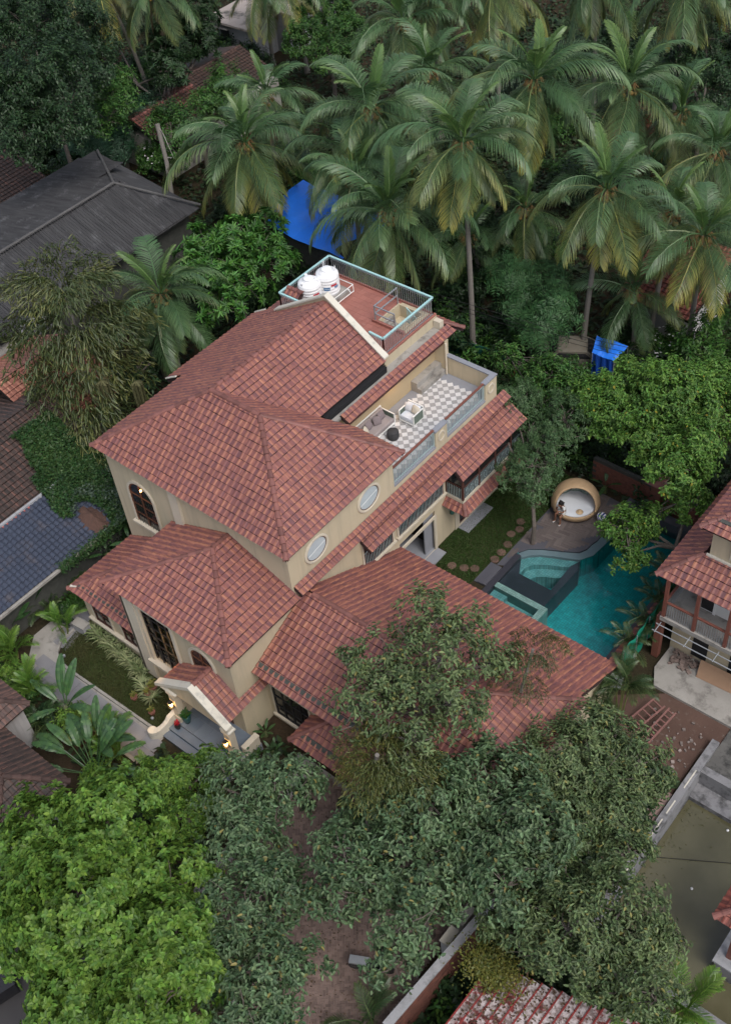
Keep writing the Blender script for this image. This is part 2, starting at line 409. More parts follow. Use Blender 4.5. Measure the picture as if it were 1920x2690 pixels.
# ---- roofs: tops first
ZE, ZR, YR = 8.25, 10.93, 3.45
FL, FR, RR = P3(-11.35, -0.25, ZE), P3(0.32, -0.28, ZE), P3(0.32, 7.2, ZE)
AR, AL, RE = P3(-4.05, YR, ZR), P3(-6.88, YR, ZR), P3(-6.88, 10.9, ZR)
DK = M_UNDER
T.slope(FL, FR, [FL, FR, AR, AL], DK, front=True)
T.slope(FR, RR, [FR, RR, AR], DK, front=True)
T.slope(RR, P3(-2.38, 7.2, ZE), [RR, P3(-2.38, 7.2, ZE), AL, AR], DK)
T.slope(P3(-3.57, 6.2, 8.944), P3(-3.57, 10.9, 8.944), [P3(-3.57, 6.2, 8.944), P3(-3.57, 10.9, 8.944), RE, AL], DK, front=True)
LB = P3(-11.35, 10.9, ZE)
T.slope(LB, FL, [LB, FL, AL, RE], DK)
T.slope(P3(-12.7, 11.5, 7.44), P3(-12.7, 5.45, 7.44), [P3(-12.7, 11.5, 7.44), P3(-12.7, 5.45, 7.44), P3(-11.33, 5.45, 8.262), P3(-11.33, 11.5, 8.262)], DK)
T.slope(P3(-11.6, 15.2, 8.1), P3(-11.6, 10.95, 8.1), [P3(-11.6, 15.2, 8.1), P3(-11.6, 10.95, 8.1), P3(-10.35, 10.95, 8.85), P3(-10.35, 15.2, 8.85)], DK)
for a, b in ((FL, AL), (FR, AR), (RR, AR), (AL, AR), (AL, (-6.88, 10.8, ZR))): ridge(villa, a, b)
# tower
tFL, tFR, tA, tR = P3(-7.12, -4.25, 5.7), P3(0.40, -4.25, 5.7), P3(-3.36, -0.95, 7.25), P3(-3.36, -0.005, 7.25)
T.slope(tFL, tFR, [tFL, tFR, tA], DK, front=True)
T.slope(tFR, P3(0.40, 0.25, 5.7), [tFR, P3(0.40, 0.0, 5.7), tR, tA], DK, front=True)
T.slope(P3(-7.12, -0.005, 5.7), tFL, [P3(-7.12, -0.005, 5.7), tFL, tA, tR], DK, front=True)
for a, b in ((tFL, tA), (tFR, tA), (tA, tR)): ridge(villa, a, b)
# low side room
c0 = P3(-10.88, -4.02, 2.45)
T.slope(c0, P3(-6.25, -4.02, 2.45), [c0, P3(-6.25, -4.02, 2.45), P3(-6.25, -0.15, 4.52), P3(-7.01, -0.15, 4.52)], DK, front=True)
T.slope(P3(-10.88, -0.005, 2.45), c0, [P3(-10.88, -0.005, 2.45), c0, P3(-7.01, -0.15, 4.52), P3(-7.01, -0.005, 4.52)], DK)
ridge(villa, c0, P3(-7.4, -0.54, 4.31))
# long skirts on the garden facade
T.slope(P3(0.45, 0.1, 5.82), P3(0.45, 14.95, 5.82), [P3(0.45, 0.1, 5.82), P3(0.45, 14.95, 5.82), P3(0.002, 14.95, 6.08), P3(0.002, 0.1, 6.08)], DK, name='skirt_roof')
T.slope(P3(0.64, 4.2, 4.82), P3(0.64, 10.25, 4.82), [P3(0.64, 4.2, 4.82), P3(0.64, 10.45, 4.82), P3(0.002, 10.45, 5.2), P3(0.002, 4.2, 5.2)], DK, name='skirt_roof')
T.slope(P3(1.14, 10.1, 4.52), P3(1.14, 15.3, 4.52), [P3(1.14, 10.1, 4.52), P3(1.14, 15.3, 4.52), P3(0.003, 15.3, 5.2), P3(0.003, 10.47, 5.2)], DK, name='skirt_roof')
# hood over the ground floor of the bay
T.slope(P3(1.35, 10.05, 2.45), P3(1.35, 15.2, 2.45), [P3(1.35, 10.02, 2.45), P3(1.35, 15.2, 2.45), P3(0.98, 15.2, 2.85), P3(0.98, 10.39, 2.85)], DK, name='hood_roof')
T.slope(P3(0.0, 10.02, 2.45), P3(1.35, 10.02, 2.45), [P3(0.004, 10.02, 2.45), P3(1.35, 10.02, 2.45), P3(0.98, 10.39, 2.85), P3(0.004, 10.39, 2.85)], DK, name='hood_roof')
ridge(villa, P3(1.35, 10.02, 2.45), P3(0.98, 10.39, 2.85))
# loggia roof over the upper terrace, with its end hip
T.slope(P3(-2.78, 7.25, 8.27), P3(-2.78, 14.6, 8.27), [P3(-2.78, 7.25, 8.27), P3(-2.78, 15.15, 8.27), P3(-3.24, 15.0, 8.52), P3(-3.24, 7.25, 8.52)], DK, name='loggia_roof')
T.slope(P3(-2.78, 15.75, 8.05), P3(-7, 15.75, 8.05), [P3(-2.78, 15.75, 8.05), P3(-7, 15.75, 8.05), P3(-7, 14.9, 8.6), P3(-3.5, 14.9, 8.6)], DK, name='loggia_roof')
ridge(villa, P3(-2.72, 15.7, 8.12), P3(-3.5, 14.9, 8.62))
# annex roofs
aL0, aL1 = P3(0.09, -3.0, 3.75), P3(11.8, -3.0, 3.75); aR0, aR1 = P3(0.09, 3.6, 3.98), P3(11.8, 3.6, 3.98); aT0, aT1 = P3(0.09, 0.6, 5.5), P3(8.8, 0.6, 5.5)
T.slope(aL0, aL1, [aL0, aL1, aT1, aT0], DK, front=True)
T.slope(aR1, aR0, [aR1, aR0, aT0, aT1], DK)
T.slope(aL1, aR1, [aL1, aR1, aT1], DK)
T.slope(P3(11.4, 6.78, 2.36), P3(0.005, 6.78, 2.36), [P3(11.4, 6.78, 2.36), P3(0.005, 6.78, 2.36), P3(0.005, 3.5, 3.88), P3(11.4, 3.5, 3.88)], DK)
for a, b in ((P3(0.55, 0.6, 5.5), aT1), (aL1, aT1), (aR1, aT1)): ridge(villa, a, b)
# window hood of the annex
h0 = P3(2.64, -3.88, 2.18)
T.slope(h0, P3(9.5, -3.88, 2.18), [h0, P3(9.5, -3.88, 2.18), P3(9.5, -2.455, 3.22), P3(4.06, -2.455, 3.22)], DK, name='hood_roof', front=True)
T.slope(P3(2.64, -2.455, 2.18), h0, [P3(2.64, -2.455, 2.18), h0, P3(4.06, -2.455, 3.22)], DK, name='hood_roof', front=True)
ridge(villa, h0, P3(4.0, -2.52, 3.18))
# porch
pk, pl_, pr = (-1.17, 4.17), (-3.35, 2.72), (0.42, 2.76)
T.slope(P3(pr[0], -5.15, pr[1]), P3(pr[0], -4.0, pr[1]), [P3(pr[0], -5.15, pr[1]), P3(pr[0], -4.005, pr[1]), P3(pk[0], -4.005, pk[1]), P3(pk[0], -5.15, pk[1])], DK, name='porch_roof', front=True)
T.slope(P3(pl_[0], -4.005, pl_[1]), P3(pl_[0], -5.15, pl_[1]), [P3(pl_[0], -4.005, pl_[1]), P3(pl_[0], -5.15, pl_[1]), P3(pk[0], -5.15, pk[1]), P3(pk[0], -4.005, pk[1])], DK, name='porch_roof', front=True)
T.slope(P3(pr[0], -4.0, pr[1]), P3(pr[0], -2.46, pr[1]), [P3(pr[0], -4.0, pr[1]), P3(pr[0], -2.46, pr[1]), P3(0.083, -2.46, 2.98), P3(0.083, -4.0, 2.98)], DK, name='skirt_roof', front=True)
ridge(villa, P3(pk[0], -5.1, pk[1]), P3(pk[0], -4.05, pk[1]))
T.finish(300)

# dark gutters let into the tile slopes, and soffit under the eaves
def gutter(a, b, up, wd=0.16): 
    m = MB(); a = Vector(a); b = Vector(b); u = Vector(up).normalized(); n = (b-a).normalized().cross(u); n = n if n.z > 0 else -n
    m.slab([a+n*0.05, b+n*0.05, b+u*wd+n*0.05, a+u*wd+n*0.05], n*0.03); vp('gutter', m, M_DARKCONC)
gutter((-10.5, -3.72, 2.61), (-6.3, -3.72, 2.61), (0, 1, 0.535), 0.13)
gutter((0.12, -2.70, 3.90), (11.3, -2.70, 3.90), (0, 1, 0.486), 0.20)
gutter((2.95, -3.58, 2.40), (9.3, -3.58, 2.40), (0, 1, 0.73), 0.20)
# white mortar flashings
for q, sx_, rz_, ti in (((-10.6, -3.85, 2.68), 0.32, 0.5, 0), ((-12.2, 5.38, 7.86), 0.95, 0, -0.54), ((-12.2, 11.56, 7.86), 0.95, 0, -0.54)):
    f = MB().cbox(q, sx_, 0.10, 0.05, rz_, Matrix.Rotation(ti, 3, 'Y')); vp('flashing', f, M_COPING)
f = MB(); f.box(-3.9, -3.45, 6.6, 10.8, 8.35, 8.75); vp('eave_shade_strip', f, M_DARK)  # dark block painted in for the shaded gap under the rear eave

# ---- roof terrace
TZ = 8.93
s = MB(); s.box(-10.3, -3.72, 11.06, 12.98, 8.31, TZ); s.box(-10.3, -5.72, 12.98, 14.9, 8.31, TZ); s.box(-4.25, -3.72, 12.98, 14.9, 8.31, TZ); s.box(-5.72, -4.25, 14.62, 14.9, 8.31, TZ)
vp('terrace_slab', s, M_CREAM)
s = MB()
for i in range(20):
    for j in range(12):
        x = -10.28+i*0.3275; y = 11.08+j*0.3175
        if -5.85 < x < -4.2 and 12.8 < y < 14.6: continue
        s.box(x, x+0.32, y, y+0.31, TZ, TZ+0.012+random.uniform(0, .003))
vp('paving_tile', s, M_REDFLOOR)['kind'] = 'stuff'
s = MB(); s.box(-3.80, -3.72, 11.06, 14.9, TZ+0.02, TZ+0.12); s.box(-10.3, -3.8, 14.82, 14.9, TZ+0.02, TZ+0.12); vp('kerb', s, M_REDFLOOR)
# stair well: cream lining and inner railing
s = MB(); s.box(-5.717, -5.66, 12.983, 14.615, 8.305, TZ+0.10); s.box(-5.659, -4.314, 14.56, 14.615, 8.305, TZ+0.06); s.box(-4.313, -4.254, 12.983, 14.615, 8.305, TZ+0.06)
s.box(-5.659, -4.314, 12.983, 14.559, 8.303, 8.33); vp('stairwell', s, M_CREAM)
s = MB(); s.box(-5.95, -4.1, 12.84, 12.97, TZ+0.02, TZ+0.16); vp('kerb', s, M_REDFLOOR)
def railing(name, pts, z0, z1, top_m, bar_m, gap=0.13, top=(0.09, 0.06), posts=(), low=0.1, bar=0.022):
    """handrail with balusters along a broken line"""
    r = MB(); bars = MB()
    for a, b in zip(pts, pts[1:]):
        a = Vector((*a, 0)); b = Vector((*b, 0)); n = max(2, int((b-a).length/gap))
        r.beam(a+Vector((0,0,z1)), b+Vector((0,0,z1)), top[0], top[1]); bars.beam(a+Vector((0,0,z0+low)), b+Vector((0,0,z0+low)), 0.03, 0.03)
        bars.beam(a+Vector((0,0,z1-0.13)), b+Vector((0,0,z1-0.13)), 0.025, 0.025)
        for i in range(n+1):
            q = a+(b-a)*i/n; wd = 0.05 if i in (0, n) else bar
            bars.box(q.x-wd/2, q.x+wd/2, q.y-wd/2, q.y+wd/2, z0, z1-0.031)
    h = vp('railing', r, top_m); vp('baluster', bars, bar_m, h); return h
railing('railing', [(-4.7, 11.22), (-3.86, 11.16), (-3.86, 14.84), (-10.2, 14.84), (-10.2, 11.2), (-9.0, 11.2)], TZ, 9.93, M_TEAL, M_STEEL)
r = MB()
for a, b in (((-5.78, 12.9), (-5.78, 14.6)), ((-5.78, 12.9), (-4.6, 12.9))):
    for z in (9.88, 9.45): r.beam((*a, z), (*b, z), 0.05, 0.05)
for q in ((-5.78, 12.9), (-4.6, 12.9), (-5.78, 14.6)): r.box(q[0]-.025, q[0]+.025, q[1]-.025, q[1]+.025, TZ, 9.9)
vp('stair_railing', r, M_STEEL)
r = MB()
for i in range(9): x = -5.0+i*0.08; r.box(x-.01, x+.01, 14.3, 14.32, 8.331, 9.2-i*0.06)
r.beam((-5.05, 14.31, 9.22), (-4.3, 14.31, 8.7), 0.035, 0.035); vp('stair_railing', r, M_TEAL)
st = MB()
for i in range(3): st.box(-5.655, -5.25-i*.13, 13.1, 13.9, 8.331+.15*i, 8.48+.15*i)
vp('stair', st, M_CONC)
# gable coping
g = MB()
for a, b in (((-10.25, 9.12), (-6.88, 11.22)), ((-6.88, 11.22), (-3.62, 9.1))):
    g.slab([(a[0], 10.88, a[1]-0.40), (b[0], 10.88, b[1]-0.40), (b[0], 10.88, b[1]), (a[0], 10.88, a[1])], (0, 0.18, 0))
vp('gable_wall', g, M_CREAM)
g = MB()
for a, b in (((-10.35, 9.09), (-6.88, 11.26)), ((-6.88, 11.26), (-3.58, 9.1))):
    g.slab([(a[0], 10.82, a[1]-0.035), (b[0], 10.82, b[1]-0.035), (b[0], 10.82, b[1]+0.05), (a[0], 10.82, a[1]+0.05)], (0, 0.32, 0))
vp('coping', g, M_COPING)
# concrete gutter strip beside the roof terrace
g = MB(); g.box(-3.72, -3.22, 6.76, 14.9, 8.305, 8.44); vp('concrete_gutter', g, M_CONC)
g = MB(); g.box(-3.70, -3.3, 14.6, 14.88, 8.45, 8.85); vp('end_block', g, M_TRIM)
M_LAMP = bpy.data.materials.new('warm_lamp'); M_LAMP.use_nodes = True
_b = M_LAMP.node_tree.nodes['Principled BSDF']; _b.inputs['Emission Color'].default_value = (1, 0.52, 0.14, 1); _b.inputs['Emission Strength'].default_value = 9.0
# ---- upper terrace
FZ = 6.35
s = MB(); s.box(-3.38, -0.2, 6.76, 14.26, 6.332, FZ); vp('terrace_floor', s, M_GREY)
fl = villa.children[-1]
M_TW = plain('white_floor_tile', (0.60, 0.59, 0.585), 0.5, (0.53, 0.52, 0.52), 2, 50, island=0.06)
M_TG = plain('grey_floor_tile', (0.32, 0.315, 0.31), 0.5, (0.275, 0.27, 0.27), 2, 50, island=0.08)
d = 0.255; tme = {}
tm = MB().box(-d/2+.004, d/2-.004, -d/2+.004, d/2-.004, 0, 0.008)
tme = {0: tm.mesh('floor_tile', M_TW), 1: tm.mesh('floor_tile', M_TG)}
ring = []
for i in range(-30, 31):
    for j in range(-30, 31):
        x = -1.72+(i-j)*d*math.sqrt(.5); y = 10.4+(i+j)*d*math.sqrt(.5)
        if not (-2.98 < x < -0.42 and 6.9 < y < 13.75): continue
        ring.append((y, x, (i+j) % 2))
ring.sort(reverse=True); rest = MB(); restw = MB()
for k, (y, x, c) in enumerate(ring):
    if k < 300:
        o = inst('floor_tile', tme[c], fl); q = Vector((x, y, FZ))-wl_of(fl)
        o.location = q; o.rotation_euler = (0, 0, math.pi/4)
    else: (rest if c else restw).cbox((x, y, FZ+.004), d-.008, d-.008, 0.008, math.pi/4)
o = rest.build('floor_tile', M_TG, fl); o['kind'] = 'stuff'; 
if restw.v: o = restw.build('floor_tile', M_TW, fl); o['kind'] = 'stuff'
vp('parapet', MB().box(-0.2, 0, 9.76, 10.6, 6.331, 7.26), M_CREAM)
s = MB(); s.box(-0.2, 0, 13.56, 14.45, 6.331, 7.34); s.box(-2.75, -0.2, 14.27, 14.45, 6.331, 7.34); s.box(-3.4, -2.75, 14.2, 14.45, 6.331, 8.25); vp('parapet', s, M_CREAM)
vp('coping', MB().box(-0.24, 0.03, 9.72, 10.64, 7.263, 7.33), M_GREY)
s = MB(); s.box(-0.24, 0.03, 13.53, 14.48, 7.343, 7.41); s.box(-2.75, -0.243, 14.23, 14.48, 7.343, 7.41); vp('coping', s, M_GREY)
s = MB(); s.box(-0.2, 0, 6.76, 9.755, 6.333, 6.43); s.box(-0.2, 0, 10.605, 13.555, 6.333, 6.43); vp('kerb', s, M_GREY)
for y0, y1 in ((6.78, 9.74), (10.62, 13.53)): railing('railing', [(-0.1, y0), (-0.1, y1)], 6.43, 7.39, M_HANDRAIL, M_RAIL, 0.105, (0.10, 0.07))
for yc, zc in ((10.18, 6.82), (14.0, 6.88)):
    m = MB(); n = 24; vs = []
    for (ro, x) in ((0.27, 0.002), (0.27, 0.04), (0.19, 0.04), (0.19, 0.002)):
        for k in range(n): a = 2*math.pi*k/n; vs.append((x, yc+ro*math.cos(a)*.95, zc+ro*math.sin(a)*1.05))
    m.add(vs, [(i*n+k, i*n+(k+1) % n, (i+1)*n+(k+1) % n, (i+1)*n+k) for i in range(3) for k in range(n)]); vp('medallion', m, M_TRIM)
# loggia wall: ochre under the roof, a window at the near end, a bench at the far end
s = MB(); s.box(-3.398, -3.37, 6.8, 14.2, 6.36, 8.3); vp('loggia_wall', s, M_YELLOW)
s = MB(); s.box(-3.368, -2.75, 12.3, 14.19, 6.36, 6.62); s.box(-3.368, -3.0, 12.3, 14.19, 6.623, 6.9); vp('step_bench', s, M_CONC)
s = MB(); s.tube([(-2.68, 14.17, 6.37), (-2.68, 14.17, 8.2)], 0.05, 8); vp('drain_pipe', s, M_TRIM)
s = MB(); s.beam((-2.84, 7.2, 8.19), (-2.84, 14.2, 8.19), 0.10, 0.10); s.beam((-3.3, 7.2, 8.26), (-3.3, 14.15, 8.26), 0.10, 0.08); vp('rafter_beam', s, M_WOOD)
p = MB(); p.lathe([(0, -.08), (0.06, -.06), (0.07, .02), (0.03, .06), (0, .07)], (-3.30, 10.9, 7.9), 10); p.box(-3.369, -3.30, 10.87, 10.93, 7.94, 7.99); wlp = vp('wall_lamp', p, M_LAMP)
ld = bpy.data.lights.new('loggia_light', 'POINT'); ld.energy = 14; ld.color = (1, 0.62, 0.28); ld.shadow_soft_size = 0.1
lo = bpy.data.objects.new('loggia_light', ld); COL.objects.link(lo); lo.parent = villa; lo.location = Vector((-3.15, 10.9, 7.9))-wl_of(villa)
def window(name, plane, a0, a1, z0, z1, nv=2, nh=3, frame_m=M_WOOD, glass=M_GLASS, trim=0.09, out=1, bars=None, sill=True, arch=False):
    """a framed window laid into a wall: plane = ('x' or 'y', value); out is the outward sign"""
    ax, val = plane
    def B(mb, u0, u1, za, zb, d0, d1):
        d0, d1 = sorted((val+out*d0, val+out*d1))
        mb.box(d0, d1, u0, u1, za, zb) if ax == 'x' else mb.box(u0, u1, d0, d1, za, zb)
    t = MB()
    B(t, a0-trim, a0, z0-(0.0 if sill else trim), z1, 0.002, 0.07); B(t, a1, a1+trim, z0-(0.0 if sill else trim), z1, 0.002, 0.07); B(t, a0-trim, a1+trim, z1+.001, z1+trim, 0.002, 0.07)
    if sill: B(t, a0-trim-.08, a1+trim+.08, z0-trim, z0-.001, 0.002, 0.16)
    surround = vp('window', t, M_TRIM)
    g = MB(); B(g, a0+.001, a1-.001, z0+.001, z1-.001, 0.003, 0.012); vp('pane', g, glass, surround)
    f = MB(); k = 0.06
    B(f, a0+.001, a0+k, z0+.001, z1-.001, 0.014, 0.05); B(f, a1-k, a1-.001, z0+.001, z1-.001, 0.014, 0.05); B(f, a0+k+.001, a1-k-.001, z0+.001, z0+k, 0.014, 0.05); B(f, a0+k+.001, a1-k-.001, z1-k, z1-.001, 0.014, 0.05)
    for i in range(1, nv): u = a0+(a1-a0)*i/nv; B(f, u-.03, u+.03, z0+k+.001, z1-k-.001, 0.014, 0.048)
    for i in range(1, nh):
        z = z0+(z1-z0)*i/nh
        for q in range(nv):
            ua = a0+(a1-a0)*q/nv+.062; ub = a0+(a1-a0)*(q+1)/nv-.062; B(f, ua, ub, z-.022, z+.022, 0.014, 0.046)
    vp('frame', f, frame_m, surround)
    if bars:
        bb = MB(); n = int((a1-a0)/bars)
        for i in range(1, n): u = a0+(a1-a0)*i/n; B(bb, u-.009, u+.009, z0+.003, z0+min(0.95, z1-z0)-.003, 0.054, 0.066)
        B(bb, a0+.004, a1-.004, z0+.9, z0+.93, 0.052, 0.069); vp('grille', bb, M_RAIL, surround)
    return surround
# first-floor windows on the garden side, under the skirt
window('window', ('x', 0.0), 4.32, 6.28, 3.3, 5.0, 3, 1, bars=0.10)
window('window', ('x', 0.0), 6.72, 10.05, 3.25, 5.0, 5, 1, bars=0.10)
# side window of the garden room
window('window', ('x', 0.0), 11.2, 14.2, 0.15, 2.2, 3, 1, sill=False)
p = MB(); p.box(0.003, 0.07, 10.88, 11.1, 0, 2.35); vp('trim', p, M_TRIM)
p = MB(); p.box(0.003, 0.09, 11.11, 14.4, 0, 0.12); vp('plinth', p, M_TRIM)
# sliding-door opening
p = MB(); p.box(0.003, 0.08, 9.25, 9.42, 0, 2.35); p.box(0.003, 0.08, 6.82, 6.98, 0, 2.35); p.box(0.003, 0.08, 6.98, 9.25, 2.18, 2.35); p.box(0.003, 0.08, 6.98, 9.25, 0.0, 0.05); vp('door_surround', p, M_TRIM)
p = MB(); p.box(-2.6, 0, 6.76, 9.41, 0.0, 0.04); vp('floor', p, M_GREY)
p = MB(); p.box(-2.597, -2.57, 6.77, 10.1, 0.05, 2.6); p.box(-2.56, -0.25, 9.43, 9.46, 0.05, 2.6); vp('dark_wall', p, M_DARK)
p = MB(); p.box(-0.19, -0.13, 8.7, 9.40, 0.05, 2.6); vp('sliding_door', p, M_GREY)
# outdoor wall lamp shade beside the door
p = MB(); p.lathe([(0.0, 0.16), (0.06, 0.14), (0.11, 0.02), (0.11, -0.02), (0.0, -0.03)], (0.13, 10.55, 1.55), 10); p.beam((0.0, 10.55, 1.68), (0.13, 10.55, 1.68), 0.03, 0.03)
vp('wall_lamp', p, plain('green_enamel', (0.05, 0.16, 0.13), 0.4))
# glazed bay on the first floor
p = MB(); p.box(0.004, 1.02, 10.28, 15.0, 2.9, 3.08); vp('bay_floor', p, M_TRIM)
gl = MB(); gl.box(0.965, 0.975, 10.36, 15.0, 3.09, 4.5); gl.box(0.06, 0.96, 10.36, 10.37, 3.09, 4.6); vp('pane', gl, M_GLASS)
p = MB()
for y in (10.34, 11.6, 12.9, 14.2): p.box(0.93, 1.02, y-.05, y+.05, 3.081, 4.5)
p.box(0.0041, 0.06, 10.3, 10.38, 3.081, 4.7); p.box(0.95, 1.0, 10.391, 14.149, 3.82, 3.88); p.box(0.061, 0.929, 10.32, 10.37, 3.82, 3.88); vp('bay_post', p, M_WOOD)
rb = MB()
for i in range(46): y = 10.45+i*0.1; rb.box(0.985, 1.0, y-.008, y+.008, 3.09, 3.82)
for i in range(9): x = 0.12+i*0.095; rb.box(x-.008, x+.008, 10.3, 10.315, 3.09, 3.82)
for i in range(12):   # scroll loops in the bay railing
    yc = 10.65+i*0.36
    rb.tube([(1.005, yc+.12*math.cos(a), 3.45+.2*math.sin(a)) for a in np.linspace(0, 2*math.pi, 11)], 0.009, 4, cap=False)
vp('bay_railing', rb, M_RAIL)
# round frosted windows, sky reflection painted into the panes
for yc, zc, ry, rz in ((5.06, 7.15, 0.62, 0.56), (1.66, 7.03, 0.60, 0.55)):
    n = 36; m = MB(); vs = []
    for (k, x) in ((1.22, 0.003), (1.22, 0.05), (1.16, 0.075), (1.03, 0.075), (1.0, 0.03), (1.0, 0.003)):
        for j in range(n): a = 2*math.pi*j/n; vs.append((x, yc+ry*k*math.cos(a), zc+rz*k*math.sin(a)))
    m.add(vs, [(i*n+j, i*n+(j+1) % n, (i+1)*n+(j+1) % n, (i+1)*n+j) for i in range(5) for j in range(n)])
    sur = vp('round_window', m, M_TRIM)
    fr_ = MB(); vs = []
    for (k, x) in ((0.995, 0.01), (0.995, 0.035), (0.94, 0.035), (0.94, 0.01)):
        for j in range(n): a = 2*math.pi*j/n; vs.append((x, yc+ry*k*math.cos(a), zc+rz*k*math.sin(a)))
    fr_.add(vs, [(i*n+j, i*n+(j+1) % n, (i+1)*n+(j+1) % n, (i+1)*n+j) for i in range(3) for j in range(n)]); vp('frame', fr_, M_WOOD, sur)
    g = MB(); g.add([(0.02, yc+ry*.94*math.cos(2*math.pi*j/n), zc+rz*.94*math.sin(2*math.pi*j/n)) for j in range(n)], [tuple(range(n))]); vp('pane', g, M_FROST, sur)
    g = MB()
    g.beam((0.024, yc-ry*.85, zc-.12), (0.024, yc+ry*.85, zc+.05), 0.012, 0.02); vp('glazing_bar', g, M_WHITEP, sur)
def arch_pts(x0, x1, z0, zs, z1, n=14, inset=0.0):
    xc = (x0+x1)/2; r = (x1-x0)/2-inset
    return [(x0+inset, z0+inset)]+[(xc-r*math.cos(math.pi*k/n), zs+(z1-zs-inset)*math.sin(math.pi*k/n)) for k in range(n+1)]+[(x1-inset, z0+inset)]
def arch_window(x0, x1, z0, zs, z1, y, nh=4):
    o = arch_pts(x0, x1, z0, zs, z1, inset=-0.13); i = arch_pts(x0, x1, z0, zs, z1); n = len(o); m = MB()
    vs = [(p[0], y-.004, p[1]) for p in o]+[(p[0], y-.08, p[1]) for p in o]+[(p[0], y-.08, p[1]) for p in i]+[(p[0], y-.004, p[1]) for p in i]
    m.add(vs, [(a*n+k, a*n+k+1, (a+1)*n+k+1, (a+1)*n+k) for a in range(3) for k in range(n-1)])
    m.box(x0-.24, x1+.24, y-.2, y-.004, z0-.12, z0-.002); sur = vp('arched_window', m, M_TRIM)
    g = MB(); g.add([(p[0], y-.012, p[1]) for p in arch_pts(x0, x1, z0, zs, z1, inset=.002)], [tuple(range(n))]); vp('pane', g, M_GLASS, sur)
    f = MB(); e = arch_pts(x0, x1, z0, zs, z1, inset=.004); e2 = arch_pts(x0, x1, z0, zs, z1, inset=.07)
    vs = [(p[0], y-.014, p[1]) for p in e]+[(p[0], y-.05, p[1]) for p in e]+[(p[0], y-.05, p[1]) for p in e2]+[(p[0], y-.014, p[1]) for p in e2]
    f.add(vs, [(a*n+k, a*n+k+1, (a+1)*n+k+1, (a+1)*n+k) for a in range(3) for k in range(n-1)])
    xc = (x0+x1)/2; f.box(xc-.04, xc+.04, y-.052, y-.015, z0+.07, z1-.07)
    for k in range(1, nh): z = z0+(zs-z0)*k/(nh-1) if nh > 1 else zs; f.box(x0+.07, xc-.041, y-.048, y-.016, z-.03, z+.03); f.box(xc+.041, x1-.07, y-.048, y-.016, z-.03, z+.03)
    vp('frame', f, plain('warm_wood', (0.16, 0.062, 0.032), 0.45, (0.11, 0.045, 0.025)), sur)
    b = MB()
    for k in range(1, 9): u = x0+(x1-x0)*k/9; b.box(u-.007, u+.007, y-.066, y-.054, z0+.01, zs)
    for k in range(1, 7): z = z0+(zs-z0)*k/7; b.box(x0+.01, x1-.01, y-.069, y-.067, z-.007, z+.007)
    vp('grille', b, M_IRON, sur); return sur
aw = arch_window(-9.75, -8.2, 4.3, 6.15, 7.0, 0.0)
# lit lamp seen behind the arched window
m = MB(); m.lathe([(0, -.06), (0.05, -.03), (0.05, .03), (0, .06)], (-8.75, -0.11, 6.8), 8); vp('lamp', m, M_LAMP, aw)
# part of a second arch right of the tower window, low
arch_window(-2.3, -1.0, 3.35, 4.2, 4.9, -4.0, 2)
# low side room windows with one long sill
s = MB(); s.box(-10.15, -6.35, -3.93, -3.752, 0.72, 0.84); vp('sill', s, M_TRIM)
window('window', ('y', -3.75), -9.7, -8.55, 0.85, 2.25, 2, 2, out=-1, sill=False); window('window', ('y', -3.75), -7.7, -6.75, 0.85, 2.25, 2, 2, out=-1, sill=False)
# annex window
window('window', ('y', -2.45), 0.45, 2.5, 0.55, 2.55, 4, 3, out=-1, frame_m=M_IRON)
# tall tower window: surround, glass, grille; a lit wooden stair room behind
t = MB(); t.box(WX0-.16, WX0, -4.09, -4.003, WZ0, WZ1); t.box(WX1, WX1+.16, -4.09, -4.003, WZ0, WZ1); t.box(WX0-.16, WX1+.16, -4.09, -4.003, WZ1+.001, WZ1+.16); t.box(WX0-.3, WX1+.3, -4.24, -4.003, WZ0-.16, WZ0-.001)
tw = vp('tall_window', t, M_TRIM)
mg, n_, l_, b_ = new_mat('clear_glass'); n_.remove(b_)
tr = n_.new('ShaderNodeBsdfTransparent'); tr.inputs[0].default_value = (0.78, 0.8, 0.8, 1); gs = n_.new('ShaderNodeBsdfGlossy'); gs.inputs['Roughness'].default_value = 0.03
fr2 = n_.new('ShaderNodeFresnel'); fr2.inputs[0].default_value = 1.5; ms = n_.new('ShaderNodeMixShader'); l_.new(fr2.outputs[0], ms.inputs[0]); l_.new(tr.outputs[0], ms.inputs[1]); l_.new(gs.outputs[0], ms.inputs[2]); l_.new(ms.outputs[0], n_['Material Output'].inputs[0])
M_CLEAR = mg
g = MB(); g.box(WX0+.002, WX1-.002, -3.90, -3.892, WZ0+.002, WZ1-.002); vp('pane', g, M_CLEAR, tw)
f = MB()
for k in range(5): u = WX0+(WX1-WX0)*k/4; f.box(max(u-.03, WX0+.001), min(u+.03, WX1-.001), -3.96, -3.91, WZ0+.003, WZ1-.003)
for k in range(1, 6): z = WZ0+(WZ1-WZ0)*k/6; f.box(WX0+.003, WX1-.003, -3.955, -3.915, z-.02, z+.02)
for k in range(1, 13): u = WX0+(WX1-WX0)*k/13; f.box(u-.006, u+.006, -3.972, -3.962, WZ0+.003, WZ0+1.3)
vp('grille', f, M_IRON, tw)
M_AMBER = plain('polished_wood', (0.34, 0.13, 0.035), 0.35, (0.20, 0.075, 0.02), 2, 20, stretch=(1, 1, 6))
r = MB(); r.box(-5.84, -0.2, -0.3, -0.05, 0.4, 5.6); r.box(-5.84, -0.2, -3.7, -0.3, 0.3, 0.4); vp('stair_room', r, M_AMBER)
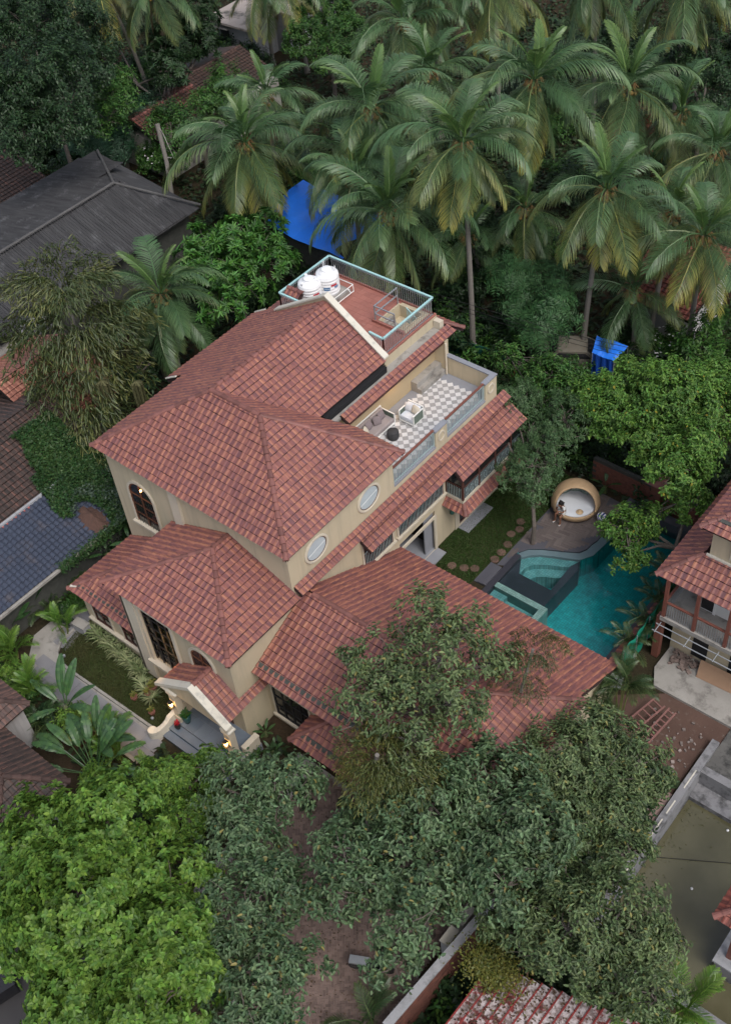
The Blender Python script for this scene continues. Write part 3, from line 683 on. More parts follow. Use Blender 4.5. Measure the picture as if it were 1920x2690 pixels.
for i in range(9): 
    s = MB(); s.box(-4.9+i*0.28, -4.5+i*0.28, -2.6, -0.9, 0.5+i*0.26, 0.62+i*0.26); vp('stair', s, M_AMBER)
s = MB(); s.beam((-4.9, -2.62, 1.5), (-2.4, -2.62, 3.9), 0.06, 0.1)
for i in range(8): s.box(-4.8+i*.3, -4.76+i*.3, -2.64, -2.6, 0.62+i*.28, 1.55+i*.28)
vp('banister', s, M_WOOD)
m = MB(); m.lathe([(0, -.1), (0.1, -.06), (0.1, .06), (0, .1)], (-3.9, -2.2, 4.2), 10); vp('lamp', m, M_LAMP)
ld = bpy.data.lights.new('stair_light', 'POINT'); ld.energy = 650; ld.color = (1, 0.55, 0.2); ld.shadow_soft_size = 0.2
lo = bpy.data.objects.new('stair_light', ld); COL.objects.link(lo); lo.parent = villa; lo.location = Vector((-3.5, -2.6, 3.4))-wl_of(villa)
# ---- entrance porch
PZ = 0.5
s = MB(); s.box(-2.95, 0.9, -5.42, -4.0, 0, PZ); vp('porch_floor', s, M_GREY); pf = villa.children[-1]
tmx = MB().box(0, 0.565, 0, 0.69, 0, 0.012).mesh('floor_slab', plain('blue_grey_slab', (0.135, 0.165, 0.205), 0.45, (0.10, 0.125, 0.155), 1.5, 30, island=0.10))
for i in range(6):
    for j in range(2):
        o = inst('floor_slab', tmx, pf); o.location = Vector((-2.9+i*0.575+(0.2 if j else 0), -5.41+j*0.7, PZ))-wl_of(pf)
        if i == 5 and j: o.scale = (0.62, 1, 1)
for k, (y, z) in enumerate(((-5.78, 0.34), (-6.14, 0.17))):
    s = MB(); s.box(-2.95, 0.85, y, y+0.365-.002*k, 0, z); s.box(-2.97, 0.87, y-.02, y+.345, z+.001, z+.03); vp('step', s, plain('step_slab', (0.135, 0.165, 0.205), 0.45, (0.10, 0.125, 0.155)))
for x in (-2.95, 0.30):
    c = MB(); c.box(x, x+0.34, -5.3, -4.97, PZ+.001, 2.42); c.box(x-.05, x+.39, -5.35, -4.92, 2.421, 2.55); c.box(x-.04, x+.38, -5.34, -4.93, PZ+.002, PZ+.32); vp('column', c, M_TRIM, bevel=0.01)
g = MB()
for a, b in (((-3.62, 2.60), (-1.17, 4.25)), ((-1.17, 4.25), (0.66, 2.80))):
    g.slab([(a[0], -5.36, a[1]-.16), (b[0], -5.36, b[1]-.16), (b[0], -5.36, b[1]+.05), (a[0], -5.36, a[1]+.05)], (0, 0.34, 0))
vp('gable_coping', g, M_COPING)
g = MB(); g.slab([(-2.95, -5.22, 2.551), (0.64, -5.22, 2.551), (0.45, -5.22, 2.72), (-1.17, -5.22, 4.06), (-2.95, -5.22, 2.85)], (0, 0.14, 0)); vp('gable_wall', g, M_CREAM)
g = MB(); g.box(-3.3, -2.4, -5.33, -4.95, 2.551, 2.62); g.box(0.2, 0.75, -5.33, -4.95, 2.551, 2.62); vp('bracket', g, M_COPING)
# low curved walls flanking the steps
g = MB()
cur = [(-3.15, -4.98), (-3.15, -5.6)]+[(-3.15-0.35*(1-math.cos(a)), -5.6-0.62*math.sin(a)) for a in np.linspace(.2, 1.57, 6)]
inn = [(-2.93, -4.98), (-2.93, -5.6)]+[(-2.93-0.42*(1-math.cos(a)), -5.6-0.86*math.sin(a)) for a in np.linspace(.2, 1.57, 6)]
k = len(cur); hs = [0.95, 0.86, 0.72, 0.62, 0.54, 0.49, 0.46, 0.45]
vs = [(p[0], p[1], 0) for p in cur]+[(p[0], p[1], h) for p, h in zip(cur, hs)]+[(p[0], p[1], h) for p, h in zip(inn, hs)]+[(p[0], p[1], 0) for p in inn]
g.add(vs, [(a*k+i, a*k+i+1, (a+1)*k+i+1, (a+1)*k+i) for a in range(3) for i in range(k-1)]+[(0, k, 2*k, 3*k), (k-1, 4*k-1, 3*k-1, 2*k-1)])
g.lathe([(0, .46), (0.19, .46), (0.21, .43), (0.21, 0), (0, 0)], (-3.42, -6.32, 0), 16); vp('curved_wall', g, M_COPING)
g = MB(); g.box(0.62, 0.88, -5.9, -5.32, 0, 0.72); g.box(0.6, 0.9, -5.92, -5.3, 0.721, 0.80); vp('pedestal', g, M_COPING)
g = MB(); g.box(-2.93, -2.75, -4.96, -4.02, PZ+.001, 1.25); g.box(-2.97, -2.71, -4.97, -4.02, 1.251, 1.32); vp('side_wall', g, M_TRIM)
g = MB(); g.box(0.72, 0.9, -4.9, -4.05, PZ+.001, 1.1); g.box(0.68, 0.94, -4.9, -4.05, 1.101, 1.17); vp('side_wall', g, M_TRIM)
g = MB(); g.box(-1.9, -0.7, -4.03, -4.003, PZ+.02, 2.6); vp('door', g, M_WOOD)
for x in (-2.78, 0.47):
    lt = MB(); lt.box(x-.10, x+.10, -5.52, -5.32, 1.62, 1.66); lt.add([(x-.1, -5.52, 1.98), (x+.1, -5.52, 1.98), (x+.1, -5.32, 1.98), (x-.1, -5.32, 1.98), (x, -5.42, 2.12)], [(0, 1, 4), (1, 2, 4), (2, 3, 4), (3, 0, 4), (3, 2, 1, 0)])
    for dx in (-.09, .09):
        for dy in (-.09, .09): lt.box(x+dx-.008, x+dx+.008, -5.42+dy-.008, -5.42+dy+.008, 1.661, 1.979)
    lt.beam((x, -5.32, 1.9), (x, -5.301, 1.9), 0.04, 0.12); lan = vp('lantern', lt, M_IRON)
    m = MB(); m.lathe([(0, -.13), (0.05, -.11), (0.075, 0), (0.05, .11), (0, .13)], (x, -5.42, 1.82), 10); vp('bulb', m, M_LAMP, lan)
    ld = bpy.data.lights.new('lantern_light', 'POINT'); ld.energy = 12; ld.color = (1, 0.58, 0.22); ld.shadow_soft_size = 0.08
    lo = bpy.data.objects.new('lantern_light', ld); COL.objects.link(lo); lo.parent = villa; lo.location = Vector((x, -5.62, 1.82))-wl_of(villa)
# ---------------------------------------------------------------- ground, paths, lawns
m, n, l, b = new_mat('earth')
a = noise(n, l, 0.22, 6, 0.65); r = ramp(n, [(0.32, (0.018, 0.020, 0.012)), (0.5, (0.042, 0.034, 0.022)), (0.72, (0.075, 0.050, 0.035))]); l.new(a, r.inputs[0])
f_ = noise(n, l, 9, 6, 0.7); fr_ = ramp(n, [(0.3, (0.6, 0.6, 0.6)), (0.7, (1.25, 1.2, 1.1))]); l.new(f_, fr_.inputs[0])
l.new(mix(n, l, 1.0, r.outputs[0], fr_.outputs[0], 'MULTIPLY'), b.inputs['Base Color']); b.inputs['Roughness'].default_value = 0.95; b.inputs['Specular IOR Level'].default_value = 0.1; bump(n, l, b, f_, 0.6, 0.05)
M_EARTH = m
M_REDEARTH = plain('red_earth', (0.112, 0.070, 0.056), 0.95, (0.072, 0.046, 0.038), 0.8, 25, stain=(3, (0.16, 0.13, 0.11), 0.58, 0.75), bmp=0.6, spec=0.1)
g = MB()
def quad(mb, x0, x1, y0, y1, z): mb.add([(x0, y0, z), (x1, y0, z), (x1, y1, z), (x0, y1, z)], [(0, 1, 2, 3)])
G0 = -0.03; XS = [-320, 3.32, 10.42, 15.98, 23.5, 260]
for i in range(5):
    x0, x1 = XS[i], XS[i+1]
    if i == 1: quad(g, x0, x1, -60, 6.95, G0); quad(g, x0, x1, 16.98, 330, G0)
    elif i == 3: quad(g, x0, x1, -60, -2.55, G0); quad(g, x0, x1, 6.4, 330, G0)
    else: quad(g, x0, x1, -60, 330, G0)
struct(g.build('ground', M_EARTH))
# front path with stone slabs, kerb and lawn
M_SLAB = plain('path_slab', (0.235, 0.232, 0.245), 0.7, (0.19, 0.188, 0.20), 1.2, 30, island=0.09, stain=(2.5, (0.13, 0.13, 0.13), 0.58, 0.75))
pth = MB(); pth.prism([(-3.0, -6.17), (-3.0, -7.75), (-10.6, -7.75), (-12.15, -5.9), (-12.15, -3.1), (-13.7, -2.5), (-13.7, -0.4), (-11.3, -0.4), (-10.95, -4.3), (-10.6, -5.7), (-10.0, -6.25)], -0.2, -0.01)
path = struct(pth.build('path', M_CONC))
sl = MB().box(0, 0.89, 0, 0.59, 0, 0.02).mesh('paving_slab', M_SLAB)
for i in range(9):
    for j in range(2):
        o = inst('paving_slab', sl, path); o.location = Vector((-10.6+i*0.9-(.3 if j else 0), -7.55+j*0.62, -0.012))-wl_of(path)
for i in range(9):
    o = inst('paving_slab', sl, path); o.location = Vector((-11.1-(0.15*i), -5.6+i*0.6, -0.012))-wl_of(path)
k = MB(); kp = [(-3.4, -6.1), (-6.6, -6.17), (-9.2, -6.24), (-10.05, -6.15), (-10.43, -5.9), (-10.75, -5.4), (-10.8, -4.4)]
kerb = thing('kerb', 'low pale stone kerb curving along the front lawn', 'kerb', (-7, -6.1, 0)); 
for a_, b_2 in zip(kp, kp[1:]):
    nn = max(1, int((Vector(b_2)-Vector(a_)).length/0.6))
    for i in range(nn):
        p0 = Vector(a_).lerp(Vector(b_2), i/nn); p1 = Vector(a_).lerp(Vector(b_2), (i+.97)/nn)
        MB().beam((p0.x, p0.y, 0.02), (p1.x, p1.y, 0.02), 0.12, 0.16).build('kerb_stone', M_CONC, kerb)
M_LAWN = plain('lawn_soil', (0.035, 0.050, 0.018), 0.95, (0.05, 0.036, 0.022), 0.9, 30, bmp=0.4, spec=0.1)
front_lawn = [(-3.2, -6.0), (-9.2, -6.15), (-10.0, -6.05), (-10.4, -5.6), (-10.7, -4.4), (-10.36, -3.8), (-6.3, -3.8), (-6.2, -4.2), (-3.2, -4.2)]
struct(MB().prism(front_lawn, -0.1, 0.0).build('lawn', M_LAWN))
back_lawn = [(0.62, 6.9), (2.65, 6.9), (2.65, 10.1), (2.98, 10.5), (2.98, 17.2), (0.05, 17.2), (0.05, 9.5), (0.62, 9.5)]
struct(MB().prism(back_lawn, -0.1, 0.0).build('lawn', M_LAWN))
def in_poly(x, y, P):
    c = False
    for i in range(len(P)):
        (x0, y0), (x1, y1) = P[i], P[i-1]
        if (y0 > y) != (y1 > y) and x < (x1-x0)*(y-y0)/(y1-y0)+x0: c = not c
    return c
rng = np.random.default_rng(11)
def leaf_mat(name, c, c2, var=0.35, hue=0.02, rough=0.5, trans=0.25, spec=0.35, patch=0.5, yellow=None):
    """foliage: every leaf its own shade, slow drift of colour over the crown, light passing through"""
    m, n, l, b = new_mat(name)
    g = n.new('ShaderNodeNewGeometry'); oi = n.new('ShaderNodeObjectInfo')
    rr = mth(n, l, 'FRACT', mth(n, l, 'ADD', g.outputs['Random Per Island'], oi.outputs['Random']))
    big = noise(n, l, patch, 3, 0.6)
    t = mth(n, l, 'ADD', mth(n, l, 'MULTIPLY', rr, 0.55), mth(n, l, 'MULTIPLY', mth(n, l, 'SUBTRACT', big, 0.25), 0.9))
    r = ramp(n, [(0.15, c2), (0.85, c)]); l.new(t, r.inputs[0]); col = r.outputs[0]
    if yellow:
        yr = ramp(n, [(1-yellow[1], (0, 0, 0)), (1-yellow[1]+.01, (1, 1, 1))]); l.new(rr, yr.inputs[0]); col = mix(n, l, yr.outputs[0], col, yellow[0])
    hs = n.new('ShaderNodeHueSaturation'); l.new(col, hs.inputs['Color'])
    l.new(mth(n, l, 'ADD', 1-var*.5, mth(n, l, 'MULTIPLY', mth(n, l, 'FRACT', mth(n, l, 'MULTIPLY', rr, 7.3)), var)), hs.inputs['Value'])
    l.new(mth(n, l, 'ADD', 0.5-hue, mth(n, l, 'MULTIPLY', mth(n, l, 'FRACT', mth(n, l, 'MULTIPLY', rr, 13.7)), 2*hue)), hs.inputs['Hue'])
    l.new(hs.outputs[0], b.inputs['Base Color']); b.inputs['Roughness'].default_value = rough; b.inputs['Specular IOR Level'].default_value = spec
    tl = n.new('ShaderNodeBsdfTranslucent'); l.new(hs.outputs[0], tl.inputs[0])
    ms = n.new('ShaderNodeMixShader'); ms.inputs[0].default_value = trans; l.new(b.outputs[0], ms.inputs[1]); l.new(tl.outputs[0], ms.inputs[2]); l.new(ms.outputs[0], n['Material Output'].inputs[0])
    return m
def raw_mesh(name, V, loops, sizes, mat):
    me = bpy.data.meshes.new(name); V = np.ascontiguousarray(V, np.float32)
    me.vertices.add(len(V)); me.vertices.foreach_set('co', V.ravel())
    me.loops.add(len(loops)); me.loops.foreach_set('vertex_index', loops.astype(np.int32))
    st = np.concatenate(([0], np.cumsum(sizes)[:-1])).astype(np.int32)
    me.polygons.add(len(sizes)); me.polygons.foreach_set('loop_start', st); me.polygons.foreach_set('loop_total', sizes.astype(np.int32))
    me.materials.append(mat); me.update(calc_edges=True); return me
def unit(a): return a/np.maximum(np.linalg.norm(a, axis=-1, keepdims=True), 1e-9)
def leaf_arrays(P, D, N, L, W, droop=0.3, fold=0.18):
    """hexagonal folded leaves: base, direction, face normal, length, width"""
    D = unit(D); S = unit(np.cross(D, N)); N = np.cross(S, D); L = L[:, None]; W = W[:, None]
    a = P+D*L*0.30; b = P+D*L*0.72-N*L*droop*0.35; tip = P+D*L-N*L*droop
    up = N*W*fold
    V = np.stack([P, a+S*W*.48+up, b+S*W*.40+up, tip, b-S*W*.40+up, a-S*W*.48+up], 1).reshape(-1, 3)
    k = len(P); idx = np.arange(k)[:, None]*6+np.array([0, 1, 2, 3, 0, 3, 4, 5])
    return V, idx.ravel(), np.full(2*k, 4)
def leaf_mesh(name, arr, mat):
    return raw_mesh(name, arr[0], arr[1], arr[2], mat)
M_GRASS = leaf_mat('grass', (0.060, 0.105, 0.026), (0.085, 0.075, 0.032), 0.4, patch=0.5, trans=0.2)
M_GRASS2 = leaf_mat('fresh_grass', (0.050, 0.110, 0.022), (0.038, 0.078, 0.018), 0.35, patch=0.6, trans=0.2)
def grass(name, poly, count, mat, h=(0.05, 0.11)):
    xs = [p[0] for p in poly]; ys = [p[1] for p in poly]
    q = rng.uniform((min(xs), min(ys)), (max(xs), max(ys)), (count, 2)); q = np.array([p for p in q if in_poly(p[0], p[1], poly)])
    k = len(q); P = np.column_stack([q, np.zeros(k)]); D = np.column_stack([rng.normal(0, .55, (k, 2)), np.ones(k)]); N = rng.normal(0, 1, (k, 3))
    H = rng.uniform(*h, k); V, lo, sz = leaf_arrays(P, D, N, H, np.full(k, 0.022), 0.3, 0.0)
    o = inst(name, raw_mesh(name, V, lo, sz, mat)); o['kind'] = 'stuff'; return o
grass('grass', front_lawn, 26000, M_GRASS); grass('grass', back_lawn, 30000, M_GRASS2)
# stepping stones
M_STEP = plain('red_stepping_stone', (0.135, 0.082, 0.062), 0.8, (0.09, 0.058, 0.046), 3, 30, island=0.15)
spots = [(2.34, 13.14), (2.59, 12.68), (2.43, 12.19), (2.67, 11.53), (2.72, 10.94), (2.71, 10.4), (1.28, 8.89), (1.85, 9.11), (2.28, 9.37), (0.3, 15.4), (2.30, 14.6)]
sm = MB(); sm.lathe([(0, 0.055), (0.19, 0.05), (0.225, 0.035), (0.23, 0)], n=14); sme = sm.mesh('stepping_stone', M_STEP)
where = ['second nearest the tree trunk', 'beside the deck edge under the tree', 'third from the tree towards the pool steps', 'fourth in the row beside the deck', 'fifth in the row near the dark pool steps', 'touching the corner of the dark pool steps', 'farthest left near the sliding door', 'middle of the three by the annex roof', 'right of the three by the annex roof', 'lying alone far up the garden facade', 'beside the rattan daybed']
for (x, y), wv in zip(spots, where):
    o = inst('stepping_stone', sme, loc=(x, y, 0)); o.rotation_euler = (0, 0, x*7); tag(o, 'round reddish stepping stone in the grass, '+wv, 'stepping stone', 'round stepping stones in the garden lawn')
for nm, q, lab in (('stone_slab', (0.4, 12.1, 0.62, 2.1), 'long grey stone slab at the foot of the garden room window'), ('stone_slab', (0.32, 8.1, 0.55, 2.6), 'long grey stone slab outside the open sliding door')):
    tag(MB().box(q[0]-q[2]/2+.0, q[0]+q[2]/2, q[1]-q[3]/2, q[1]+q[3]/2, 0.0, 0.06).build(nm, M_GREY), lab, 'paving')
# ---------------------------------------------------------------- swimming pool and deck
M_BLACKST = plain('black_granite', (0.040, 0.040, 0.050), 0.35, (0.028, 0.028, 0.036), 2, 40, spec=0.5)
M_DARKST = plain('dark_slate', (0.085, 0.085, 0.10), 0.5, (0.065, 0.065, 0.078), 1.5, 40)
def mosaic(name, c, c2, s=0.12):
    m, n, l, b = new_mat(name); bt = n.new('ShaderNodeTexBrick'); l.new(objco(n), bt.inputs['Vector']); bt.offset = 0; bt.inputs['Scale'].default_value = 1.0
    bt.inputs['Brick Width'].default_value = s; bt.inputs['Row Height'].default_value = s; bt.inputs['Mortar Size'].default_value = 0.006
    bt.inputs['Color1'].default_value = (*c, 1); bt.inputs['Color2'].default_value = (*c2, 1); bt.inputs['Mortar'].default_value = (*[x*.6 for x in c2], 1)
    nz = noise(n, l, 3, 4); rr = ramp(n, [(0.3, (0.75,)*3), (0.7, (1.15,)*3)]); l.new(nz, rr.inputs[0]); l.new(mix(n, l, 1, bt.outputs[0], rr.outputs[0], 'MULTIPLY'), b.inputs['Base Color']); b.inputs['Roughness'].default_value = 0.4; return m
M_MOS = mosaic('teal_mosaic', (0.014, 0.36, 0.37), (0.010, 0.27, 0.29)); M_MOSL = mosaic('pale_mosaic', (0.18, 0.36, 0.36), (0.12, 0.29, 0.30)); M_SPA = mosaic('spa_stone', (0.20, 0.33, 0.30), (0.13, 0.24, 0.22), 0.10)
pool = thing('swimming_pool', 'teal mosaic swimming pool with stepped ledges and a square spa', 'pool', (6.6, 12, 0))
W0 = -1.35
p = MB(); p.box(3.33, 10.0, 7.0, 16.9, W0-.1, W0); p.box(9.96, 10.0, 7.0, 16.9, W0, -0.02); p.box(3.33, 9.96, 16.86, 16.9, W0, -0.02); p.box(3.33, 3.37, 7.0, 16.86, W0, -0.02); p.box(3.37, 9.96, 7.0, 7.04, W0, -0.02); p.build('basin', M_MOS, pool)
dc = [(3.37, 11.45), (3.64, 11.91), (4.15, 12.26), (4.75, 12.57), (5.34, 12.88), (5.72, 13.11), (5.9, 13.49), (5.92, 13.87), (6.01, 14.23)]
c1 = [(3.62, 11.3), (3.85, 11.62), (4.25, 11.95), (4.85, 12.25), (5.4, 12.5), (5.98, 12.78)]
c2 = [(4.06, 10.5), (4.1, 11.05), (4.33, 11.40), (4.85, 11.75), (5.35, 12.0), (5.78, 12.25)]
c3 = [(4.55, 10.5), (4.56, 10.8), (4.68, 11.02), (5.0, 11.25), (5.4, 11.45), (5.72, 11.7)]
def strip(A, B, z, name, mm):
    s = MB(); k = len(A); vs = [(p[0], p[1], z) for p in A]+[(p[0], p[1], z) for p in B]+[(p[0], p[1], W0) for p in B]+[(p[0], p[1], W0) for p in A]
    s.add(vs, [(i, i+1, k+i+1, k+i) for i in range(k-1)]+[(k+i, k+i+1, 2*k+i+1, 2*k+i) for i in range(k-1)]+[(0, k, 2*k, 3*k), (k-1, 4*k-1, 3*k-1, 2*k-1)]); s.build(name, mm, pool)
strip(dc[:6], c1, -0.10, 'ledge', M_GREY); strip(c1, c2, -0.26, 'ledge', M_MOSL); strip(c2, c3, -0.55, 'step', M_MOSL)  # first strip's grey has the reflected sky put into its colour
MB().prism([(5.34, 12.88), (5.72, 13.11), (5.9, 13.49), (5.92, 13.87), (6.01, 14.23), (5.9, 16.86), (6.45, 16.86), (6.42, 14.5), (6.32, 13.4), (6.0, 12.85)], W0, -0.15).build('ledge', M_MOS, pool)
MB().prism([(5.34, 12.88), (5.72, 13.11), (5.9, 13.49), (5.92, 13.87), (6.01, 14.23), (5.9, 16.85), (6.46, 16.85), (6.43, 14.5), (6.33, 13.39), (6.0, 12.84)], -0.149, -0.11).build('ledge_slab', M_GREY, pool)  # pale grey colour stands in for sky reflected over the ledge
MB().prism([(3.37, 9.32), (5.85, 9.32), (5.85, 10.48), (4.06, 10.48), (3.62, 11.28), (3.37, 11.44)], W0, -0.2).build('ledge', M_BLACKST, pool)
MB().prism([(5.86, 9.3), (6.12, 9.3), (6.2, 12.3), (5.99, 12.75), (5.8, 12.25)], W0, -0.17).build('pool_wall', M_BLACKST, pool)
s = MB(); s.box(3.66, 6.42, 9.0, 9.30, W0, 0.05); s.box(6.12, 6.42, 7.05, 9.0, W0, 0.05); s.build('spa_wall', M_SPA, pool)
s = MB(); s.box(3.37, 6.12, 7.05, 9.0, W0, -0.55); s.box(3.66, 4.4, 8.62, 8.999, -0.55, -0.22); s.box(3.66, 4.1, 7.6, 8.3, -0.55, -0.18); s.build('spa_floor', M_MOSL, pool)
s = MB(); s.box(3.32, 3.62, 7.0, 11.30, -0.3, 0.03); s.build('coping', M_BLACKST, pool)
s = MB(); s.box(9.97, 10.42, 6.96, 16.98, -0.4, 0.04); s.build('coping', M_DARKST, pool)
s = MB(); s.box(6.0, 9.96, 16.72, 17.2, -0.4, 0.45); s.build('coping', M_DARKST, pool)
MB().box(6.02, 6.5, 15.8, 16.7, W0, 0.0).build('stone_ledge', M_GREY, pool)
for i, x in enumerate((2.68, 2.9, 3.12)): MB().box(x, x+.215, 8.75, 10.15-.03*i, -0.02, 0.03+0.05*i).build('pool_step', M_DARKST, pool)
mw, n, l, b = new_mat('pool_water'); n.remove(b)
tr = n.new('ShaderNodeBsdfTransparent'); tr.inputs[0].default_value = (0.80, 0.94, 0.94, 1); gs = n.new('ShaderNodeBsdfGlossy'); gs.inputs['Roughness'].default_value = 0.015
f2 = n.new('ShaderNodeFresnel'); f2.inputs[0].default_value = 1.42; ms = n.new('ShaderNodeMixShader'); nz = noise(n, l, 3.0, 3); bb = n.new('ShaderNodeBump'); bb.inputs['Strength'].default_value = 0.05; bb.inputs['Distance'].default_value = 0.05
l.new(nz, bb.inputs['Height']); l.new(bb.outputs[0], gs.inputs['Normal']); l.new(bb.outputs[0], f2.inputs['Normal']); l.new(f2.outputs[0], ms.inputs[0]); l.new(tr.outputs[0], ms.inputs[1]); l.new(gs.outputs[0], ms.inputs[2]); l.new(ms.outputs[0], n['Material Output'].inputs[0])
wa = MB(); quad(wa, 3.38, 9.95, 7.05, 16.85, -0.05); struct(wa.build('pool_water', mw))
POOLW = 1
M_DECK = plain('deck_board', (0.135, 0.112, 0.105), 0.6, (0.10, 0.083, 0.08), 1.5, 30, stretch=(1, 1, 1), island=0.20)
deck_poly = [(2.98, 10.2), (3.31, 10.35), (3.37, 11.45)]+dc[1:]+[(5.98, 17.0), (2.98, 17.2)]
dk = struct(MB().prism(deck_poly, -1.4, -0.012).build('deck', M_DARKST))
dke = MB().box(-0.296, 0.296, -0.071, 0.071, 0, 0.012).mesh('deck_board', M_DECK); kdk = 0; rest = MB()
for i in range(-40, 40):
    for j in range(-40, 40):
        for q in range(2):
            L_, w_ = 0.6, 0.15   # herringbone: pairs at right angles, stepped diagonally
            cx, cy = (i*w_+j*L_, i*w_-j*L_) if q == 0 else (i*w_+j*L_+L_/2+w_/2, i*w_-j*L_-L_/2+w_/2)
            ca, sa = math.cos(0.15), math.sin(0.15); x = 4.6+cx*ca-cy*sa; y = 13.9+cx*sa+cy*ca; an = 0.15+(0 if q == 0 else math.pi/2)
            hx, hy = 0.30*math.cos(an), 0.30*math.sin(an)
            if not all(in_poly(x+s_*hx, y+s_*hy, deck_poly) for s_ in (-1, 0, 1)): continue
            if kdk < 300: kdk += 1; o = inst('deck_board', dke, dk); o.location = Vector((x, y, -0.012))-wl_of(dk); o.rotation_euler = (0, 0, an)
            else: rest.cbox((x, y, -0.006), 0.592, 0.142, 0.012, an)
if rest.v: o = rest.build('deck_board', M_DECK, dk); o['kind'] = 'stuff'
# laterite garden wall behind the pool
def brick_mat(name, c1, c2, mo, bw=0.4, rh=0.2):
    m, n, l, b = new_mat(name); g = n.new('ShaderNodeNewGeometry'); a = noise(n, l, 5, 5, 0.65); r = ramp(n, [(0.3, c2), (0.7, c1)]); l.new(a, r.inputs[0])
    hs = n.new('ShaderNodeHueSaturation'); l.new(mth(n, l, 'ADD', 0.7, mth(n, l, 'MULTIPLY', g.outputs['Random Per Island'], 0.6)), hs.inputs['Value']); l.new(r.outputs[0], hs.inputs['Color']); l.new(hs.outputs[0], b.inputs['Base Color'])
    b.inputs['Roughness'].default_value = 0.9; bump(n, l, b, noise(n, l, 40, 4), 0.5, 0.02); return m
M_LAT = brick_mat('laterite', (0.20, 0.075, 0.05), (0.11, 0.045, 0.035), None)
def brick_wall(name, label, a, b, h, th, cope, bw=0.40, rh=0.19, single=300, group=None, mat=None, cope_h=0.07, cope_w=0.1):
    """a wall of single blocks in running bond with recessed joints"""
    a = Vector((*a, 0)); b = Vector((*b, 0)); t = (b-a).normalized(); L = (b-a).length; mid = (a+b)/2; ang = math.atan2(t.y, t.x)
    root = thing(name, label, 'wall', mid, group); mat = mat or M_LAT
    core = MB(); core.cbox((mid.x, mid.y, h/2), L-.02, th-.03, h-.01, ang); core.build('wall_core', M_DARKCONC, root)
    me = MB().box(-bw/2+.006, bw/2-.006, -th/2, th/2, -rh/2+.006, rh/2-.006).mesh('brick', mat); k = 0; rest = MB()
    for r_ in range(int(h/rh)):
        x = -L/2+(bw/2 if r_ % 2 == 0 else bw)
        while x < L/2-bw*.4:
            c = mid+t*x+Vector((0, 0, rh*(r_+.5))); off = random.uniform(-.006, .006)
            if k < single: k += 1; o = inst('brick', me, root); o.location = c-wl_of(root)+Vector((-t.y, t.x, 0))*off; o.rotation_euler = (0, 0, ang)
            else: rest.cbox(c, bw-.012, th, rh-.012, ang)
            x += bw
    if rest.v: o = rest.build('brick', mat, root); o['kind'] = 'stuff'
    if cope: c = MB(); c.cbox((mid.x, mid.y, h+cope_h/2), L+.04, th+cope_w, cope_h, ang); c.build('coping', cope, root)
    return root
brick_wall('garden_wall', 'dark red laterite block wall behind the far end of the pool', (3.6, 17.75), (11.0, 17.6), 1.5, 0.25, None, single=120)
gp = thing('gate_pillar', 'red laterite pillar with a small tiled cap at the pool corner', 'pillar', (7.3, 17.6, 0)); MB().box(7.0, 7.5, 17.3, 17.8, 0, 2.0).build('shaft', M_LAT, gp)
c = MB(); c.add([(6.75, 17.05, 2.0), (7.75, 17.05, 2.0), (7.75, 18.05, 2.0), (6.75, 18.05, 2.0), (7.25, 17.55, 2.45)], [(0, 1, 4), (1, 2, 4), (2, 3, 4), (3, 0, 4), (3, 2, 1, 0)]); c.build('cap', M_RIDGE, gp)
# ---------------------------------------------------------------- daybed, person, table
M_WICK = plain('rattan', (0.46, 0.32, 0.19), 0.7, (0.36, 0.245, 0.14), 3, 70, bmp=0.6)
M_MATT = plain('pale_cushion', (0.60, 0.63, 0.67), 0.9, (0.54, 0.57, 0.61), 1.5, 40)
DB = Vector((4.0, 15.45, 0)); dv = Vector((0.52, -0.854, 0)); dang = math.atan2(dv.y, dv.x)
db = thing('daybed', 'round rattan daybed with a domed hood on the pool deck', 'daybed', DB)
b_ = MB(); b_.lathe([(0.2, 0.02), (0.95, 0.03), (1.10, 0.16), (1.15, 0.34), (1.14, 0.46), (1.07, 0.46), (1.05, 0.34), (0.2, 0.30)], DB, 40); b_.build('basket', M_WICK, db, smooth=True)
nv = (dv*1.0+Vector((0, 0, 0.54))).normalized(); e1 = Vector((-dv.y, dv.x, 0)); e2 = nv.cross(e1); ctr = DB+Vector((0, 0, 0.40)); Rr = 1.16
hd = MB(); vs = []; psi = np.linspace(0.93, 2.7, 16); na = 40
for ps in psi:
    for j in range(na):
        a = 2*math.pi*j/na; q = ctr+(nv*math.cos(ps)+(e1*math.cos(a)+e2*math.sin(a))*math.sin(ps))*Rr; vs.append(q)
fs = []
for i in range(len(psi)-1):
    for j in range(na):
        f = (i*na+j, i*na+(j+1) % na, (i+1)*na+(j+1) % na, (i+1)*na+j)
        if min(vs[k].z for k in f) > 0.30: fs.append(f)
hd.add(vs, fs); ho = hd.build('hood', M_WICK, db, smooth=True); so = ho.modifiers.new('solid', 'SOLIDIFY'); so.thickness = 0.05; so.offset = -1
mt = MB(); mt.lathe([(0, 0.50), (0.8, 0.50), (0.98, 0.47), (1.03, 0.40), (1.0, 0.30), (0, 0.3)], DB, 40); mt.build('mattress', M_MATT, db, smooth=True)
